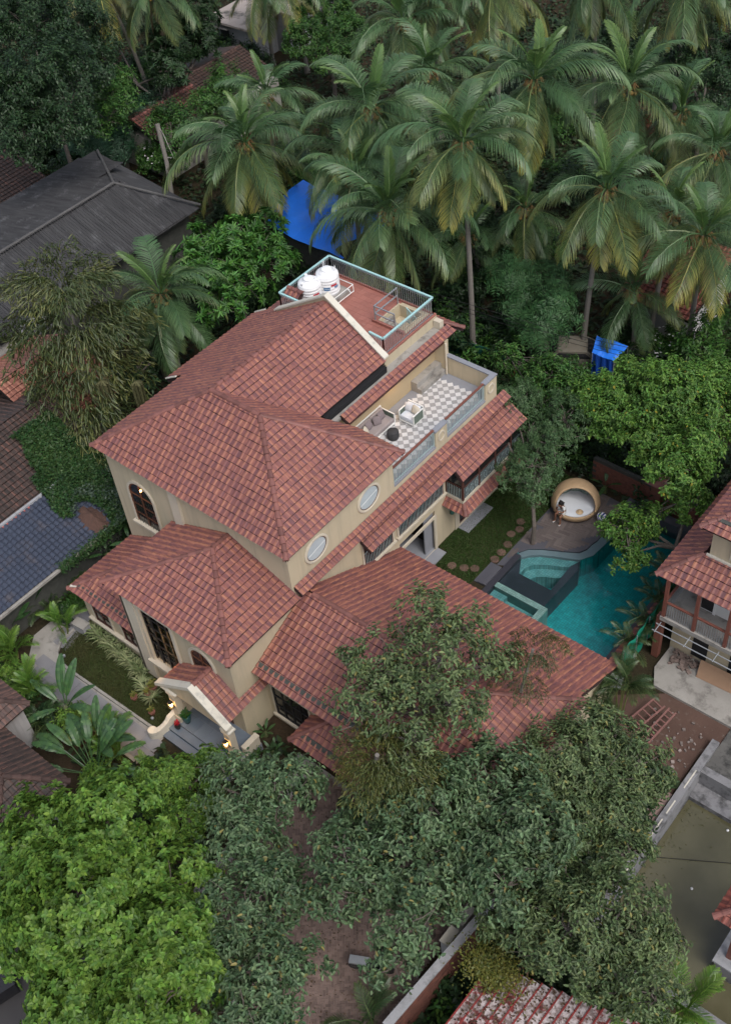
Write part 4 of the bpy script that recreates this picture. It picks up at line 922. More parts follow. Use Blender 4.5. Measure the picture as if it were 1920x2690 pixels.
def pillow_mesh(name, s, th, mat, n=7):
    m = MB(); vs = []; g = np.linspace(-1, 1, n)
    for sg in (1, -1):
        for u in g:
            for v in g: vs.append((s/2*u*(1-.08*v*v), s/2*v*(1-.08*u*u), sg*th/2*((1-u**4)*(1-v**4))**.5))
    f = []
    for k in range(2):
        for i in range(n-1):
            for j in range(n-1): q = (k*n*n+i*n+j, k*n*n+(i+1)*n+j, k*n*n+(i+1)*n+j+1, k*n*n+i*n+j+1); f.append(q if k == 0 else q[::-1])
    m.add(vs, f); return m.mesh(name, mat, smooth=True)
M_PILL = plain('leaf_print_cushion', (0.25, 0.32, 0.27), 0.9, (0.15, 0.20, 0.20), 9, 40, stain=(14, (0.08, 0.12, 0.15), 0.55, 0.65))
pm = pillow_mesh('pillow', 0.5, 0.18, M_PILL)
for k, (ang, lab) in enumerate(((-0.62, 'leaf-print pillow leaning at the left inside the daybed hood'), (0.0, 'leaf-print pillow standing at the middle inside the daybed hood'), (0.62, 'leaf-print pillow slumped at the right inside the daybed hood'))):
    dd = Matrix.Rotation(ang, 3, 'Z') @ (-dv); q = DB+dd*0.78+Vector((0, 0, 0.72))
    o = inst('pillow', pm, loc=q); o.rotation_euler = (R(62)+.1*k, .08*(k-1), math.atan2(dd.y, dd.x)+math.pi/2+math.pi); tag(o, lab, 'pillow', 'pillows in the daybed')
ht = MB(); ht.lathe([(0.0, 0.115), (0.07, 0.11), (0.085, 0.04), (0.10, 0.02), (0.18, 0.012), (0.185, 0.0), (0, 0)], (4.56, 14.92, 0.505), 20); tag(ht.build('hat', plain('straw', (0.55, 0.40, 0.24), 0.8, (0.45, 0.32, 0.19)), smooth=True), 'straw sun hat lying on the daybed cushion', 'hat')
M_STRIPE, n, l, b = new_mat('blue_white_stripe'); sx = n.new('ShaderNodeSeparateXYZ'); tc = n.new('ShaderNodeTexCoord'); l.new(tc.outputs['Object'], sx.inputs[0])
wv = mth(n, l, 'FRACT', mth(n, l, 'MULTIPLY', mth(n, l, 'ADD', sx.outputs[0], mth(n, l, 'MULTIPLY', sx.outputs[2], 1.0)), 6.5)); rr = ramp(n, [(0.0, (0.012, 0.03, 0.22)), (0.55, (0.75, 0.75, 0.78))]); rr.color_ramp.interpolation = 'CONSTANT'; l.new(wv, rr.inputs[0]); l.new(rr.outputs[0], b.inputs['Base Color']); b.inputs['Roughness'].default_value = 0.9
ot = thing('stool', 'round drum stool with a blue and white striped throw beside the daybed', 'stool', (5.5, 15.42, 0))
MB().lathe([(0, 0), (0.19, 0.0), (0.21, 0.2), (0.20, 0.42), (0, 0.42)], (5.5, 15.42, 0), 20).build('drum', plain('beige_fabric', (0.36, 0.31, 0.28), 0.9), ot, smooth=True)
c = MB(); c.lathe([(0, 0.45), (0.17, 0.448), (0.218, 0.41), (0.225, 0.26), (0.215, 0.24)], (5.5, 15.42, 0), 24); c.build('throw', M_STRIPE, ot, smooth=True)

# person sitting on the edge of the daybed, bent over a phone
M_SKIN = plain('brown_skin', (0.22, 0.105, 0.065), 0.55, (0.18, 0.085, 0.052), 8, 80, bmp=0.05)
M_HAIR = plain('black_hair', (0.012, 0.009, 0.009), 0.6, (0.006, 0.005, 0.005), 20, 120, bmp=0.6)
M_SHIRT = plain('white_shirt', (0.62, 0.64, 0.64), 0.9, (0.55, 0.57, 0.57), 6, 60)
M_SHORT = plain('white_shorts', (0.60, 0.60, 0.58), 0.9, (0.5, 0.5, 0.49), 6, 60)
PB = Vector((3.92, 14.52, 0.0)); fw = Vector((-0.16, -0.987, 0)); sd_ = Vector((fw.y, -fw.x, 0))   # sd_ = the person's right
def pp(f, s, z): return PB+fw*f+sd_*s+Vector((0, 0, z))
def skin_obj(name, chain, parent, mat, sub=2):
    """grow one continuous surface from a skeleton: chain = {key: (pos, radius, parent key)}"""
    keys = list(chain); ix = {k: i for i, k in enumerate(keys)}
    me = bpy.data.meshes.new(name); off = wl_of(parent)
    me.from_pydata([tuple(chain[k][0]-off) for k in keys], [(ix[chain[k][2]], ix[k]) for k in keys if chain[k][2]], [])
    o = bpy.data.objects.new(name, me); COL.objects.link(o); o.parent = parent
    md = o.modifiers.new('skin', 'SKIN'); 
    lay = me.skin_vertices[0] if me.skin_vertices else None
    if lay is None: 
        bpy.context.view_layer.objects.active = o; lay = me.skin_vertices[0] if me.skin_vertices else None
    for i, k in enumerate(keys):
        lay.data[i].radius = (chain[k][1],)*2; lay.data[i].use_root = (i == 0)
    ss = o.modifiers.new('sub', 'SUBSURF'); ss.levels = sub; ss.render_levels = sub
    bpy.context.view_layer.update(); dg = bpy.context.evaluated_depsgraph_get(); ev = o.evaluated_get(dg)
    nm = bpy.data.meshes.new_from_object(ev); o.modifiers.clear(); o.data = nm; nm.materials.clear(); nm.materials.append(mat); nm.shade_smooth(); return o
per = thing('person', 'person with dark curly hair in white clothes sitting on the daybed edge', 'person', PB)
ch = {'pelvis': (pp(0.0, 0, 0.60), 0.125, None), 'waist': (pp(0.05, 0, 0.76), 0.105, 'pelvis'), 'chest': (pp(0.16, 0, 0.96), 0.125, 'waist'), 'neck': (pp(0.24, 0, 1.10), 0.05, 'chest'), 'head0': (pp(0.29, 0, 1.17), 0.075, 'neck'), 'head1': (pp(0.34, 0, 1.27), 0.088, 'head0'), 'nose': (pp(0.43, 0, 1.20), 0.018, 'head0')}
for s_, q in ((1, 'R'), (-1, 'L')):
    ch['hip'+q] = (pp(0.06, .10*s_, 0.57), 0.09, 'pelvis'); ch['knee'+q] = (pp(0.44, .15*s_, 0.55), 0.06, 'hip'+q); ch['calf'+q] = (pp(0.43, .16*s_, 0.36), 0.055, 'knee'+q); ch['ankle'+q] = (pp(0.42, .17*s_, 0.10), 0.038, 'calf'+q); ch['toe'+q] = (pp(0.56, .19*s_, 0.05), 0.035, 'ankle'+q)
    ch['sh'+q] = (pp(0.17, .17*s_, 1.02), 0.055, 'chest'); ch['elb'+q] = (pp(0.30, .22*s_, 0.78), 0.042, 'sh'+q); ch['wri'+q] = (pp(0.48, .07*s_, 0.92), 0.028, 'elb'+q); ch['palm'+q] = (pp(0.53, .045*s_, 0.96), 0.03, 'wri'+q)
    for k in range(4):
        ch['f%d%s' % (k, q)] = (pp(0.565, (.045-.018*(k-1.5))*s_, 1.0-.006*abs(k-1.5)), 0.009, 'palm'+q); ch['g%d%s' % (k, q)] = (pp(0.56, (.02-.016*(k-1.5))*s_, 1.035-.008*abs(k-1.5)), 0.008, 'f%d%s' % (k, q))
    ch['t'+q] = (pp(0.52, .015*s_, 0.985), 0.010, 'palm'+q)
skin_obj('body', ch, per, M_SKIN)
hb = MB(); hv = []; rg = random.Random(4); bpy_ico = []
for i in range(9):      # loose curls: overlapping bumps over the skull
    pass
hr = {'a': (pp(0.30, 0, 1.33), 0.10, None), 'b': (pp(0.20, 0, 1.27), 0.115, 'a'), 'c': (pp(0.16, .0, 1.15), 0.10, 'b'), 'd': (pp(0.25, .10, 1.24), 0.075, 'b'), 'e': (pp(0.25, -.10, 1.24), 0.075, 'b'), 'f': (pp(0.38, .05, 1.345), 0.055, 'a'), 'g': (pp(0.38, -.05, 1.34), 0.055, 'a'), 'h': (pp(0.17, .09, 1.12), 0.06, 'c'), 'i': (pp(0.17, -.09, 1.12), 0.06, 'c')}
skin_obj('hair', hr, per, M_HAIR)
sh = {'a': (pp(0.0, 0, 0.62), 0.14, None), 'b': (pp(0.05, 0, 0.77), 0.13, 'a'), 'c': (pp(0.155, 0, 0.955), 0.145, 'b'), 'r': (pp(0.18, .17, 1.01), 0.072, 'c'), 'r2': (pp(0.25, .205, .88), 0.06, 'r'), 'l': (pp(0.18, -.17, 1.01), 0.072, 'c'), 'l2': (pp(0.25, -.205, .88), 0.06, 'l')}
skin_obj('shirt', sh, per, M_SHIRT)
so_ = {'a': (pp(-0.02, 0, 0.57), 0.14, None), 'r': (pp(0.10, .10, .57), 0.108, 'a'), 'r2': (pp(0.30, .13, .56), 0.09, 'r'), 'l': (pp(0.10, -.10, .57), 0.108, 'a'), 'l2': (pp(0.30, -.13, .56), 0.09, 'l')}
skin_obj('shorts', so_, per, M_SHORT)
for s_ in (1, -1):
    sc_ = {'a': (pp(0.405, .17*s_, 0.055), 0.048, None), 'b': (pp(0.50, .18*s_, 0.05), 0.05, 'a'), 'c': (pp(0.585, .192*s_, 0.042), 0.042, 'b')}
    skin_obj('shoe', sc_, per, M_SHIRT, 1)
# ---------------------------------------------------------------- terrace furniture
M_SOFA = plain('taupe_fabric', (0.30, 0.26, 0.255), 0.95, (0.25, 0.215, 0.21), 3, 50); M_SOFAC = plain('taupe_cushion', (0.20, 0.165, 0.17), 0.95, (0.165, 0.135, 0.14), 5, 50)
M_ROPE = plain('sage_rope', (0.13, 0.165, 0.135), 0.8, (0.10, 0.13, 0.105), 20, 80, stretch=(1, 1, 8))
FT = FZ+0.009
def armchair(name, label, cat, c, rot, w, d_, fab, nseat=1):
    """white-framed lounge seat with woven sides: local +y is the front"""
    t = thing(name, label, cat, c); t.rotation_euler = (0, 0, rot)
    def bp(nm, mb, mt_, **k):
        me = mb.mesh(nm, mt_); o = inst(nm, me, t); 
        if k.get('bevel'): bm_ = o.modifiers.new('bevel', 'BEVEL'); bm_.width = k['bevel']; bm_.segments = 3
        return o
    f = MB(); hw, hd = w/2, d_/2
    for x in (-hw, hw-.05):
        for y in (-hd, hd-.05): f.box(x, x+.05, y, y+.05, 0, 0.64)
        f.box(x, x+.05, -hd+.051, hd-.051, 0.60, 0.64); f.box(x, x+.05, -hd+.051, hd-.051, 0.06, 0.10)
    f.box(-hw+.051, hw-.051, -hd, -hd+.05, 0.70, 0.75); f.box(-hw, -hw+.05, -hd, -hd+.05, 0.641, 0.75); f.box(hw-.05, hw, -hd, -hd+.05, 0.641, 0.75); f.box(-hw+.051, hw-.051, hd-.05, hd, 0.06, 0.12); f.box(-hw+.051, hw-.051, -hd+.051, hd-.051, 0.12, 0.16)
    bp('frame', f, M_WHITEP)
    for x in (-hw+.012, hw-.038): bp('woven_side', MB().box(x, x+.026, -hd+.052, hd-.052, 0.102, 0.598), M_ROPE)
    bp('woven_back', MB().box(-hw+.052, hw-.052, -hd+.012, -hd+.038, 0.162, 0.70), M_ROPE)
    bp('seat_cushion', MB().box(-hw+.06, hw-.06, -hd+.06, hd-.005, 0.165, 0.40), fab, bevel=0.05)
    for i in range(nseat):
        a = -hw+.07+(w-.14)*i/nseat; bp('back_cushion', MB().box(a+.005, a+(w-.14)/nseat-.005, -hd+.06, -hd+.22, 0.402, 0.74), fab, bevel=0.05)
    return t
armchair('armchair', 'white framed garden armchair with sage woven sides on the chequered terrace', 'armchair', (-2.08, 10.66, FT), math.pi, 0.86, 0.78, M_MATT)
armchair('sofa', 'taupe outdoor sofa against the ochre wall of the upper terrace', 'sofa', (-2.92, 9.05, FT), -math.pi/2, 1.9, 0.85, M_SOFA, 2)
pw = pillow_mesh('cushion', 0.42, 0.15, plain('white_linen', (0.60, 0.60, 0.62), 0.9)); pc_ = pillow_mesh('cushion', 0.44, 0.16, plain('cream_linen', (0.56, 0.51, 0.42), 0.9)); pt = pillow_mesh('cushion', 0.42, 0.15, M_SOFAC)
for me, q, ro, lab in ((pw, (-2.30, 10.76, FT+.60), (R(68), 0, 0.15), 'pale grey cushion at the left back of the armchair'), (pc_, (-1.88, 10.74, FT+.60), (R(66), .1, -0.1), 'cream cushion at the right back of the armchair'),
                       (pt, (-2.98, 9.6, FT+.60), (R(66), 0, R(90)), 'taupe cushion at the far end of the sofa'), (pt, (-2.9, 9.22, FT+.58), (R(60), .1, R(70)), 'taupe cushion leaning in front near the middle of the sofa'), (pt, (-3.0, 8.75, FT+.60), (R(66), 0, R(95)), 'taupe cushion at the near part of the sofa'), (pc_, (-2.85, 8.35, FT+.58), (R(64), 0, R(120)), 'cream cushion at the near end of the sofa')):
    o = inst('cushion', me, loc=q); o.rotation_euler = ro; tag(o, lab, 'cushion', 'loose cushions on the terrace seats')
pf_ = thing('pouf', 'round charcoal pouf on the terrace between sofa and railing', 'pouf', (-2.02, 9.22, FT)); MB().lathe([(0, 0), (0.25, 0.0), (0.275, 0.06), (0.285, 0.2), (0.27, 0.36), (0.22, 0.40), (0, 0.405)], (-2.02, 9.22, FT), 28).build('body', plain('charcoal_weave', (0.045, 0.045, 0.047), 0.8, (0.03, 0.03, 0.032), 6, 60), pf_, smooth=True)
MB().tube([(-2.02+.262*math.cos(a), 9.22+.262*math.sin(a), FT+.375) for a in np.linspace(0, 2*math.pi, 25)], 0.012, 6, cap=False).build('piping', plain('charcoal_piping', (0.02, 0.02, 0.022), 0.7), pf_)
# ---------------------------------------------------------------- roof-terrace water tanks
M_LBLUE = plain('blue_label', (0.015, 0.15, 0.36), 0.4, bmp=0); M_LRED = plain('red_label', (0.50, 0.03, 0.05), 0.4, bmp=0)
stand = thing('tank_stand', 'low concrete tank platform with white pipe guard on the roof terrace', 'platform', (-9.1, 13.0, TZ)); MB().box(-9.99, -8.28, 11.75, 14.1, TZ+.02, TZ+.2).build('plinth', M_CONC, stand)
g = MB()
for a, b in (((-8.2, 12.3, 9.38), (-8.2, 14.2, 9.38)), ((-8.2, 14.2, 9.38), (-9.7, 14.2, 9.38)), ((-8.0, 12.4, 9.2), (-8.0, 14.0, 9.2)), ((-8.2, 12.5, 9.38), (-8.0, 12.5, 9.2)), ((-8.2, 13.8, 9.38), (-8.0, 13.8, 9.2)), ((-8.2, 12.8, 9.38), (-8.2, 12.8, 8.96)), ((-8.2, 14.2, 9.38), (-8.2, 14.2, 8.96))): g.tube([a, b], 0.022, 6)
g.build('pipe', M_WHITEP, stand)
def tank(c, lab, hoop):
    t = thing('water_tank', lab, 'water tank', c, 'white water tanks on the roof terrace')
    pr = [(0.54, 0)]; 
    for k in range(6): z = 0.05+k*0.155; pr += [(0.545, z), (0.565, z+.02), (0.565, z+.09), (0.545, z+.11)]
    pr += [(0.55, 1.0), (0.52, 1.06), (0.40, 1.13), (0.27, 1.17), (0.26, 1.21), (0, 1.24)]
    MB().lathe(pr, c, 36).build('body', M_WHITE, t, smooth=True)
    MB().lathe([(0.24, 1.205), (0.26, 1.215), (0.26, 1.26), (0.22, 1.285), (0, 1.29)], c, 24).build('lid', M_WHITE, t, smooth=True)
    for k in range(3):
        a = 0.5+k*2.1; h = MB(); x, y = c[0]+.42*math.cos(a), c[1]+.42*math.sin(a); tx, ty = -math.sin(a)*.05, math.cos(a)*.05; zt = c[2]+(1.42 if hoop else 1.2)
        if hoop: h.tube([(x-tx, y-ty, c[2]+1.08), (x-tx*.6, y-ty*.6, zt), (x+tx*.6, y+ty*.6, zt), (x+tx, y+ty, c[2]+1.08)], 0.016, 5)
        else: h.cbox((x, y, c[2]+1.12), 0.16, 0.13, 0.16, a)
        h.build('lug', M_WHITE, t)
    va = math.atan2(CAM.y-c[1], CAM.x-c[0])
    for (a0, a1, z0, z1, mt_) in ((-0.42, 0.12, 0.37, 0.53, M_LBLUE), (0.22, 0.80, 0.56, 0.66, M_LRED), (0.55, 0.95, 0.42, 0.54, M_LBLUE)):
        p = MB(); nn = 8; r_ = 0.569
        vs = [(c[0]+r_*math.cos(va+a0+(a1-a0)*i/nn), c[1]+r_*math.sin(va+a0+(a1-a0)*i/nn), c[2]+z) for z in (z0, z1) for i in range(nn+1)]
        p.add(vs, [(i, i+1, nn+2+i, nn+1+i) for i in range(nn)]); p.build('label', mt_, t)
        if mt_ is M_LBLUE:
            q = MB(); r_ = 0.572
            for i in range(5): aa = va+a0+(a1-a0)*(i+.75)/6; q.add([(c[0]+r_*math.cos(aa+d1), c[1]+r_*math.sin(aa+d1), c[2]+z) for d1, z in ((0, z0+.05), (.045, z0+.05), (.06, z1-.05), (.015, z1-.05))], [(0, 1, 2, 3)])
            q.build('lettering', M_WHITE, t)
    return t
tank((-9.33, 12.40, TZ+.2), 'nearer white ribbed water tank next to the gable coping', False); tank((-9.12, 13.45, TZ+.2), 'farther white ribbed water tank with upright lifting hoops', True)
hb_ = thing('tiled_hood', 'little terracotta tiled hood standing beside the white water tanks', 'hood', (-9.75, 11.65, TZ)); MB().box(-10.0, -9.45, 11.5, 11.95, TZ+.02, 9.55).build('box', M_CREAM, hb_)
TH = Tiler(hb_, M_TILE); TH.slope((-9.25, 11.3, 9.50), (-10.15, 11.3, 9.50), [(-9.25, 11.3, 9.50), (-10.15, 11.3, 9.50), (-10.15, 11.75, 9.92), (-9.25, 11.75, 9.92)], DK, front=True); TH.finish(20); ridge(hb_, (-9.2, 11.75, 9.93), (-10.15, 11.75, 9.93))
# ---------------------------------------------------------------- neighbouring buildings
def old_tiles(name, base, c2): return tile_mat(name, base, c2)
OLD = [(0.24, (0.020, 0.016, 0.014)), (0.45, (0.042, 0.029, 0.025)), (0.64, (0.066, 0.041, 0.034)), (0.84, (0.125, 0.060, 0.046))]
RED = [(0.24, (0.07, 0.028, 0.024)), (0.45, (0.145, 0.045, 0.035)), (0.62, (0.22, 0.062, 0.046)), (0.80, (0.29, 0.11, 0.08))]
M_OLD = tile_mat('old_tile', OLD, False); M_RED = tile_mat('red_tile', RED, False)
M_OLDB = plain('old_batten', (0.022, 0.016, 0.013), 0.9)
M_GREYW = plain('grey_limewash', (0.34, 0.345, 0.36), 0.9, (0.26, 0.265, 0.28), 0.8, 30, stain=(1.2, (0.14, 0.14, 0.14), 0.55, 0.72), streak=((0.12, 0.12, 0.12), 0.5))
def block(root, name, mat, *bx):
    m = MB()
    for b_3 in bx: m.box(*b_3)
    return m.build(name, mat, root)
def house(label, loc, cat='house', name='house', group=None): return thing(name, label, cat, loc, group)
# --- right-hand neighbour with balcony
rh = house('cream two-storey house with a tiled balcony roof right of the pool', (14, 12, 0), name='balcony_house')
block(rh, 'wall', M_CREAM, (11.9, 24, 10.6, 24, 0, 2.75), (12.7, 24, 11.05, 24, 3.0, 8.0))
block(rh, 'balcony_slab', M_CONC, (11.65, 24, 9.62, 24, 2.76, 2.99))
block(rh, 'ground_column', M_HANDRAIL, (11.45, 11.75, 9.75, 10.05, 0, 2.75))
T2 = Tiler(rh, M_TILE)
T2.slope((11.16, 9.72, 5.25), (24, 9.72, 5.25), [(11.16, 9.72, 5.25), (24, 9.72, 5.25), (24, 11.1, 6.2), (12.54, 11.1, 6.2)], DK, front=True)
T2.slope((11.16, 24, 5.25), (11.16, 9.72, 5.25), [(11.16, 24, 5.25), (11.16, 9.72, 5.25), (12.54, 11.1, 6.2), (12.54, 24, 6.2)], DK, front=True)
ridge(rh, (11.16, 9.72, 5.25), (12.5, 11.06, 6.17))
T2.slope((12.28, 10.6, 8.0), (24, 10.6, 8.0), [(12.28, 10.6, 8.0), (24, 10.6, 8.0), (24, 14, 10.0), (15.68, 14, 10.0)], DK, front=True)
T2.slope((12.28, 24, 8.0), (12.28, 10.6, 8.0), [(12.28, 24, 8.0), (12.28, 10.6, 8.0), (15.68, 14, 10.0), (15.68, 24, 10.0)], DK, front=True)
ridge(rh, (12.28, 10.6, 8.0), (15.6, 13.92, 9.95)); T2.finish(300)
m = MB(); m.slab([(12.75, 10.98, 8.30), (20, 10.98, 8.30), (20, 11.1, 8.37), (12.87, 11.1, 8.37)], (0, 0, 0.05)); m.build('gutter', M_DARKCONC, rh)
block(rh, 'mortar_joint', M_COPING, (12.6, 20, 10.96, 11.04, 6.17, 6.3))
for x in (11.75, 13.12, 14.52, 15.95): block(rh, 'post', M_HANDRAIL, (x-.07, x+.07, 9.66, 9.80, 2.991, 5.3))
for x0, x1 in ((11.83, 13.04), (13.2, 14.44), (14.6, 15.87)):
    h = block(rh, 'railing', M_HANDRAIL, (x0, x1, 9.68, 9.78, 3.86, 3.93)); m = MB(); k = 0
    x = x0+.06
    while x < x1-.03: m.box(x-.011, x+.011, 9.72, 9.742, 3.0, 3.859); x += 0.10
    m.build('baluster', M_STEEL, h)
for y0, y1 in ((9.9, 12.5),):
    h = block(rh, 'railing', M_HANDRAIL, (11.70, 11.80, y0, y1, 3.86, 3.93)); m = MB(); y = y0+.06
    while y < y1: m.box(11.74, 11.762, y-.011, y+.011, 3.0, 3.859); y += 0.10
    m.build('baluster', M_STEEL, h)
block(rh, 'balcony_wall', M_WHITEP, (12.66, 24, 11.0, 11.04, 3.0, 5.6)); block(rh, 'glass_door', M_GLASS, (12.75, 13.35, 10.985, 10.995, 3.05, 5.3))
for x in (12.72, 13.4): block(rh, 'door_frame', M_WHITEP, (x-.06, x+.06, 10.93, 10.98, 3.0, 5.4))
block(rh, 'window', M_TRIM, (13.55, 14.9, 10.97, 11.045, 6.55, 7.9)); block(rh, 'pane', M_HANDRAIL, (13.7, 14.75, 10.955, 10.965, 6.7, 7.85))
for y, z in ((9.48, 2.62), (9.14, 2.56)): m = MB(); m.tube([(11.6, y, z), (16.5, y, z)], 0.025, 6); m.build('scaffold_pipe', M_STEEL, rh)
for x in (11.75, 13.1, 14.4, 15.7): m = MB(); m.tube([(x, 9.05, 2.585), (x, 9.62, 2.66)], 0.022, 6); m.build('scaffold_pipe', M_STEEL, rh)
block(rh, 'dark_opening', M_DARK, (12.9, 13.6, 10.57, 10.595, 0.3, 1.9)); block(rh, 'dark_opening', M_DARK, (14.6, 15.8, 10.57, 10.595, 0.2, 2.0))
struct(MB().prism([(12.4, 8.35), (24, 8.32), (24, 10.6), (11.95, 10.6), (11.95, 9.2)], -0.3, 0.12).build('pavement', M_CONC))
struct(MB().prism([(11.2, 6.95), (13.0, 8.36), (23.5, 8.33), (23.5, 6.55), (15.55, 6.55), (15.55, -4), (12.6, -4), (12.6, 4)], -0.2, -0.015).build('earth_yard', M_REDEARTH))
M_PLY = plain('plywood', (0.30, 0.19, 0.12), 0.8, (0.25, 0.155, 0.10), 3, 40)
p = MB(); p.slab([(13.62, 9.75, 0.13), (15.6, 9.85, 0.13), (15.55, 10.35, 0.62), (13.5, 10.3, 0.62)], (0, 0.02, 0.03)); tag(p.build('plywood_sheet', M_PLY), 'brown plywood sheet leaning on the concrete by the balcony house', 'board')
rub = MB()
for i in range(70): x, y = random.uniform(12.3, 13.4), random.uniform(9.7, 10.5); rub.cbox((x, y, 0.12+random.uniform(0.02, .12)), random.uniform(.06, .25), random.uniform(.05, .2), random.uniform(.04, .14), random.uniform(0, 3))
tag(rub.build('rubble', plain('rubble', (0.20, 0.15, 0.13), 0.95, (0.11, 0.085, 0.075), 6, 20, island=0.3)), kind='stuff')
rub = MB()
for i in range(160): x, y = random.uniform(13.0, 15.4), random.uniform(-1, 7.8); q = random.uniform(.03, .14); rub.cbox((x, y, 0.02), q, q*random.uniform(.5, 1), q*.6, random.uniform(0, 3))
tag(rub.build('debris', plain('debris', (0.26, 0.22, 0.20), 0.95, (0.13, 0.10, 0.09), 6, 20, island=0.35)), kind='stuff')
M_LADD = plain('faded_red_wood', (0.24, 0.12, 0.105), 0.8, (0.17, 0.085, 0.075), 6, 40)
def frame(label, a, b, w, nr, group):
    t = thing('wooden_frame', label, 'ladder', a, group); a = Vector(a); b = Vector(b); d_ = (b-a).normalized(); s_ = d_.cross(Vector((0, 0, 1))).normalized()*w/2
    for q in (s_, -s_): MB().beam(a+q, b+q, 0.06, 0.08).build('rail', M_LADD, t)
    for i in range(nr): c = a.lerp(b, (i+.5)/nr); MB().beam(c-s_*.9, c+s_*.9, 0.05, 0.05).build('rung', M_LADD, t)
frame('faded red wooden frame lying nearer the areca palm', (12.72, 6.1, 0.15), (13.15, 7.5, 0.5), 0.55, 5, 'wooden frames on the red earth'); frame('longer faded ladder leaning right of the wooden frame', (13.5, 5.7, 0.12), (13.8, 7.35, 0.6), 0.34, 7, 'wooden frames on the red earth')
# green mesh fence along the pool
M_MESH = plain('green_mesh', (0.012, 0.26, 0.17), 0.7, (0.008, 0.20, 0.13), 1.0, 90, bmp=0.3)
gf = thing('mesh_fence', 'bright green mesh screen fence between pool and balcony house', 'fence', (11.0, 10.5, 0))
pts = [(10.95, 8.0), (11.0, 9.0), (10.92, 10.2), (10.9, 11.6), (10.8, 13.0)]
m = MB(); fine = []
for a, b_2 in zip(pts, pts[1:]):
    for i in range(8): q = Vector(a).lerp(Vector(b_2), i/8); fine.append((q.x+.03*math.sin(len(fine)*1.1), q.y))
m.add([(x, y, 0.0) for x, y in fine]+[(x+.012*math.sin(i), y, 1.75) for i, (x, y) in enumerate(fine)], [(i, i+1, len(fine)+i+1, len(fine)+i) for i in range(len(fine)-1)]); o = m.build('screen', M_MESH, gf); o.modifiers.new('t', 'SOLIDIFY').thickness = 0.01
for x, y in pts: MB().tube([(x+.06, y, 0), (x+.06, y, 1.85)], 0.025, 6).build('post', M_STEEL, gf)
wt = thing('tiled_wall', 'low boundary wall with red tile capping along the pool edge', 'wall', (10.7, 9, 0)); MB().box(10.58, 10.72, 7.0, 13.5, 0, 0.75).build('wall', M_CREAM, wt)
TW_ = Tiler(wt, M_TILE); TW_.slope((10.45, 13.5, 0.76), (10.45, 7.0, 0.76), [(10.45, 13.5, 0.76), (10.45, 7.0, 0.76), (10.80, 7.0, 0.95), (10.80, 13.5, 0.95)], DK, front=True); TW_.finish(40)
sh_ = MB(); sh_.slab([(10.95, 7.2, 0.1), (11.35, 7.3, 0.1), (11.3, 7.7, 0.9), (10.9, 7.6, 0.9)], (0.02, 0.03, 0)); tag(sh_.build('metal_sheet', M_STEEL), 'grey sheet leaning under the green mesh fence end', 'sheet')
# --- murky basin bottom right
M_OLDCONC = plain('stained_concrete', (0.24, 0.24, 0.25), 0.9, (0.15, 0.15, 0.16), 0.9, 25, stain=(1.6, (0.07, 0.07, 0.072), 0.48, 0.66), bmp=0.4)
bs = thing('basin', 'stained concrete basin full of murky brown water', 'basin', (19, 2, -1.4))
for nm, bx in (('basin_wall', (15.68, 16.0, -2.9, 7.3, -1.6, 0.28)), ('basin_wall', (16.0, 23.6, 5.75, 6.1, -1.6, 0.1)), ('basin_wall', (16.0, 23.6, -2.9, -2.55, -1.6, 0.12)), ('basin_step', (16.0, 23.6, 5.0, 5.75, -1.6, -0.75)), ('basin_floor', (16.0, 23.6, -2.55, 5.75, -1.7, -1.6))): block(bs, nm, M_OLDCONC, bx)
for y0, y1 in ((4.6, 5.6), (3.2, 3.9), (1.2, 2.9), (-0.6, 0.6)): block(bs, 'coping_strip', M_COPING, (15.84, 15.89, y0, y1, 0.281, 0.30))
struct(MB().box(16.01, 23.6, 6.11, 8.3, -0.3, 0.05).build('slab_floor', plain('damp_slab', (0.13, 0.127, 0.12), 0.9, (0.06, 0.06, 0.058), 1.3, 25, stain=(1.9, (0.03, 0.03, 0.03), 0.47, 0.64))))
struct(MB().box(15.3, 15.6, -3.5, 4.2, -0.2, 0.06).build('pavement', plain('pink_strip', (0.30, 0.21, 0.185), 0.9)))
mw2, n, l, b = new_mat('murky_water'); nz = noise(n, l, 0.5, 5); rr = ramp(n, [(0.35, (0.080, 0.075, 0.040)), (0.65, (0.112, 0.105, 0.062))]); l.new(nz, rr.inputs[0]); l.new(rr.outputs[0], b.inputs['Base Color']); b.inputs['Roughness'].default_value = 0.03; b.inputs['IOR'].default_value = 1.33; b.inputs['Specular IOR Level'].default_value = 0.9
wa = MB(); quad(wa, 16.01, 23.6, -2.54, 5.74, -1.0); struct(wa.build('basin_water', mw2))
pv = thing('pavilion', 'red tiled pavilion corner standing over the murky basin', 'pavilion', (22, 1, 0)); block(pv, 'plinth', M_OLDCONC, (20.05, 24, -0.75, 2.4, -1.5, -0.05)); block(pv, 'ledge', M_GREYW, (19.98, 24, -0.82, 2.4, -0.049, 0.05)); block(pv, 'post', M_HANDRAIL, (20.3, 20.5, -0.45, -0.25, 0.05, 3.2)); 
T3 = Tiler(pv, M_RED); T3.slope((19.6, -0.85, 3.1), (24, -0.85, 3.1), [(19.6, -0.85, 3.1), (24, -0.85, 3.1), (24, 1, 4.4), (21.45, 1, 4.4)], DK, front=True); T3.slope((19.6, 4, 3.1), (19.6, -0.85, 3.1), [(19.6, 4, 3.1), (19.6, -0.85, 3.1), (21.45, 1, 4.4), (21.45, 4, 4.4)], DK, front=True); T3.finish(60); ridge(pv, (19.6, -0.85, 3.12), (21.4, 0.95, 4.38))
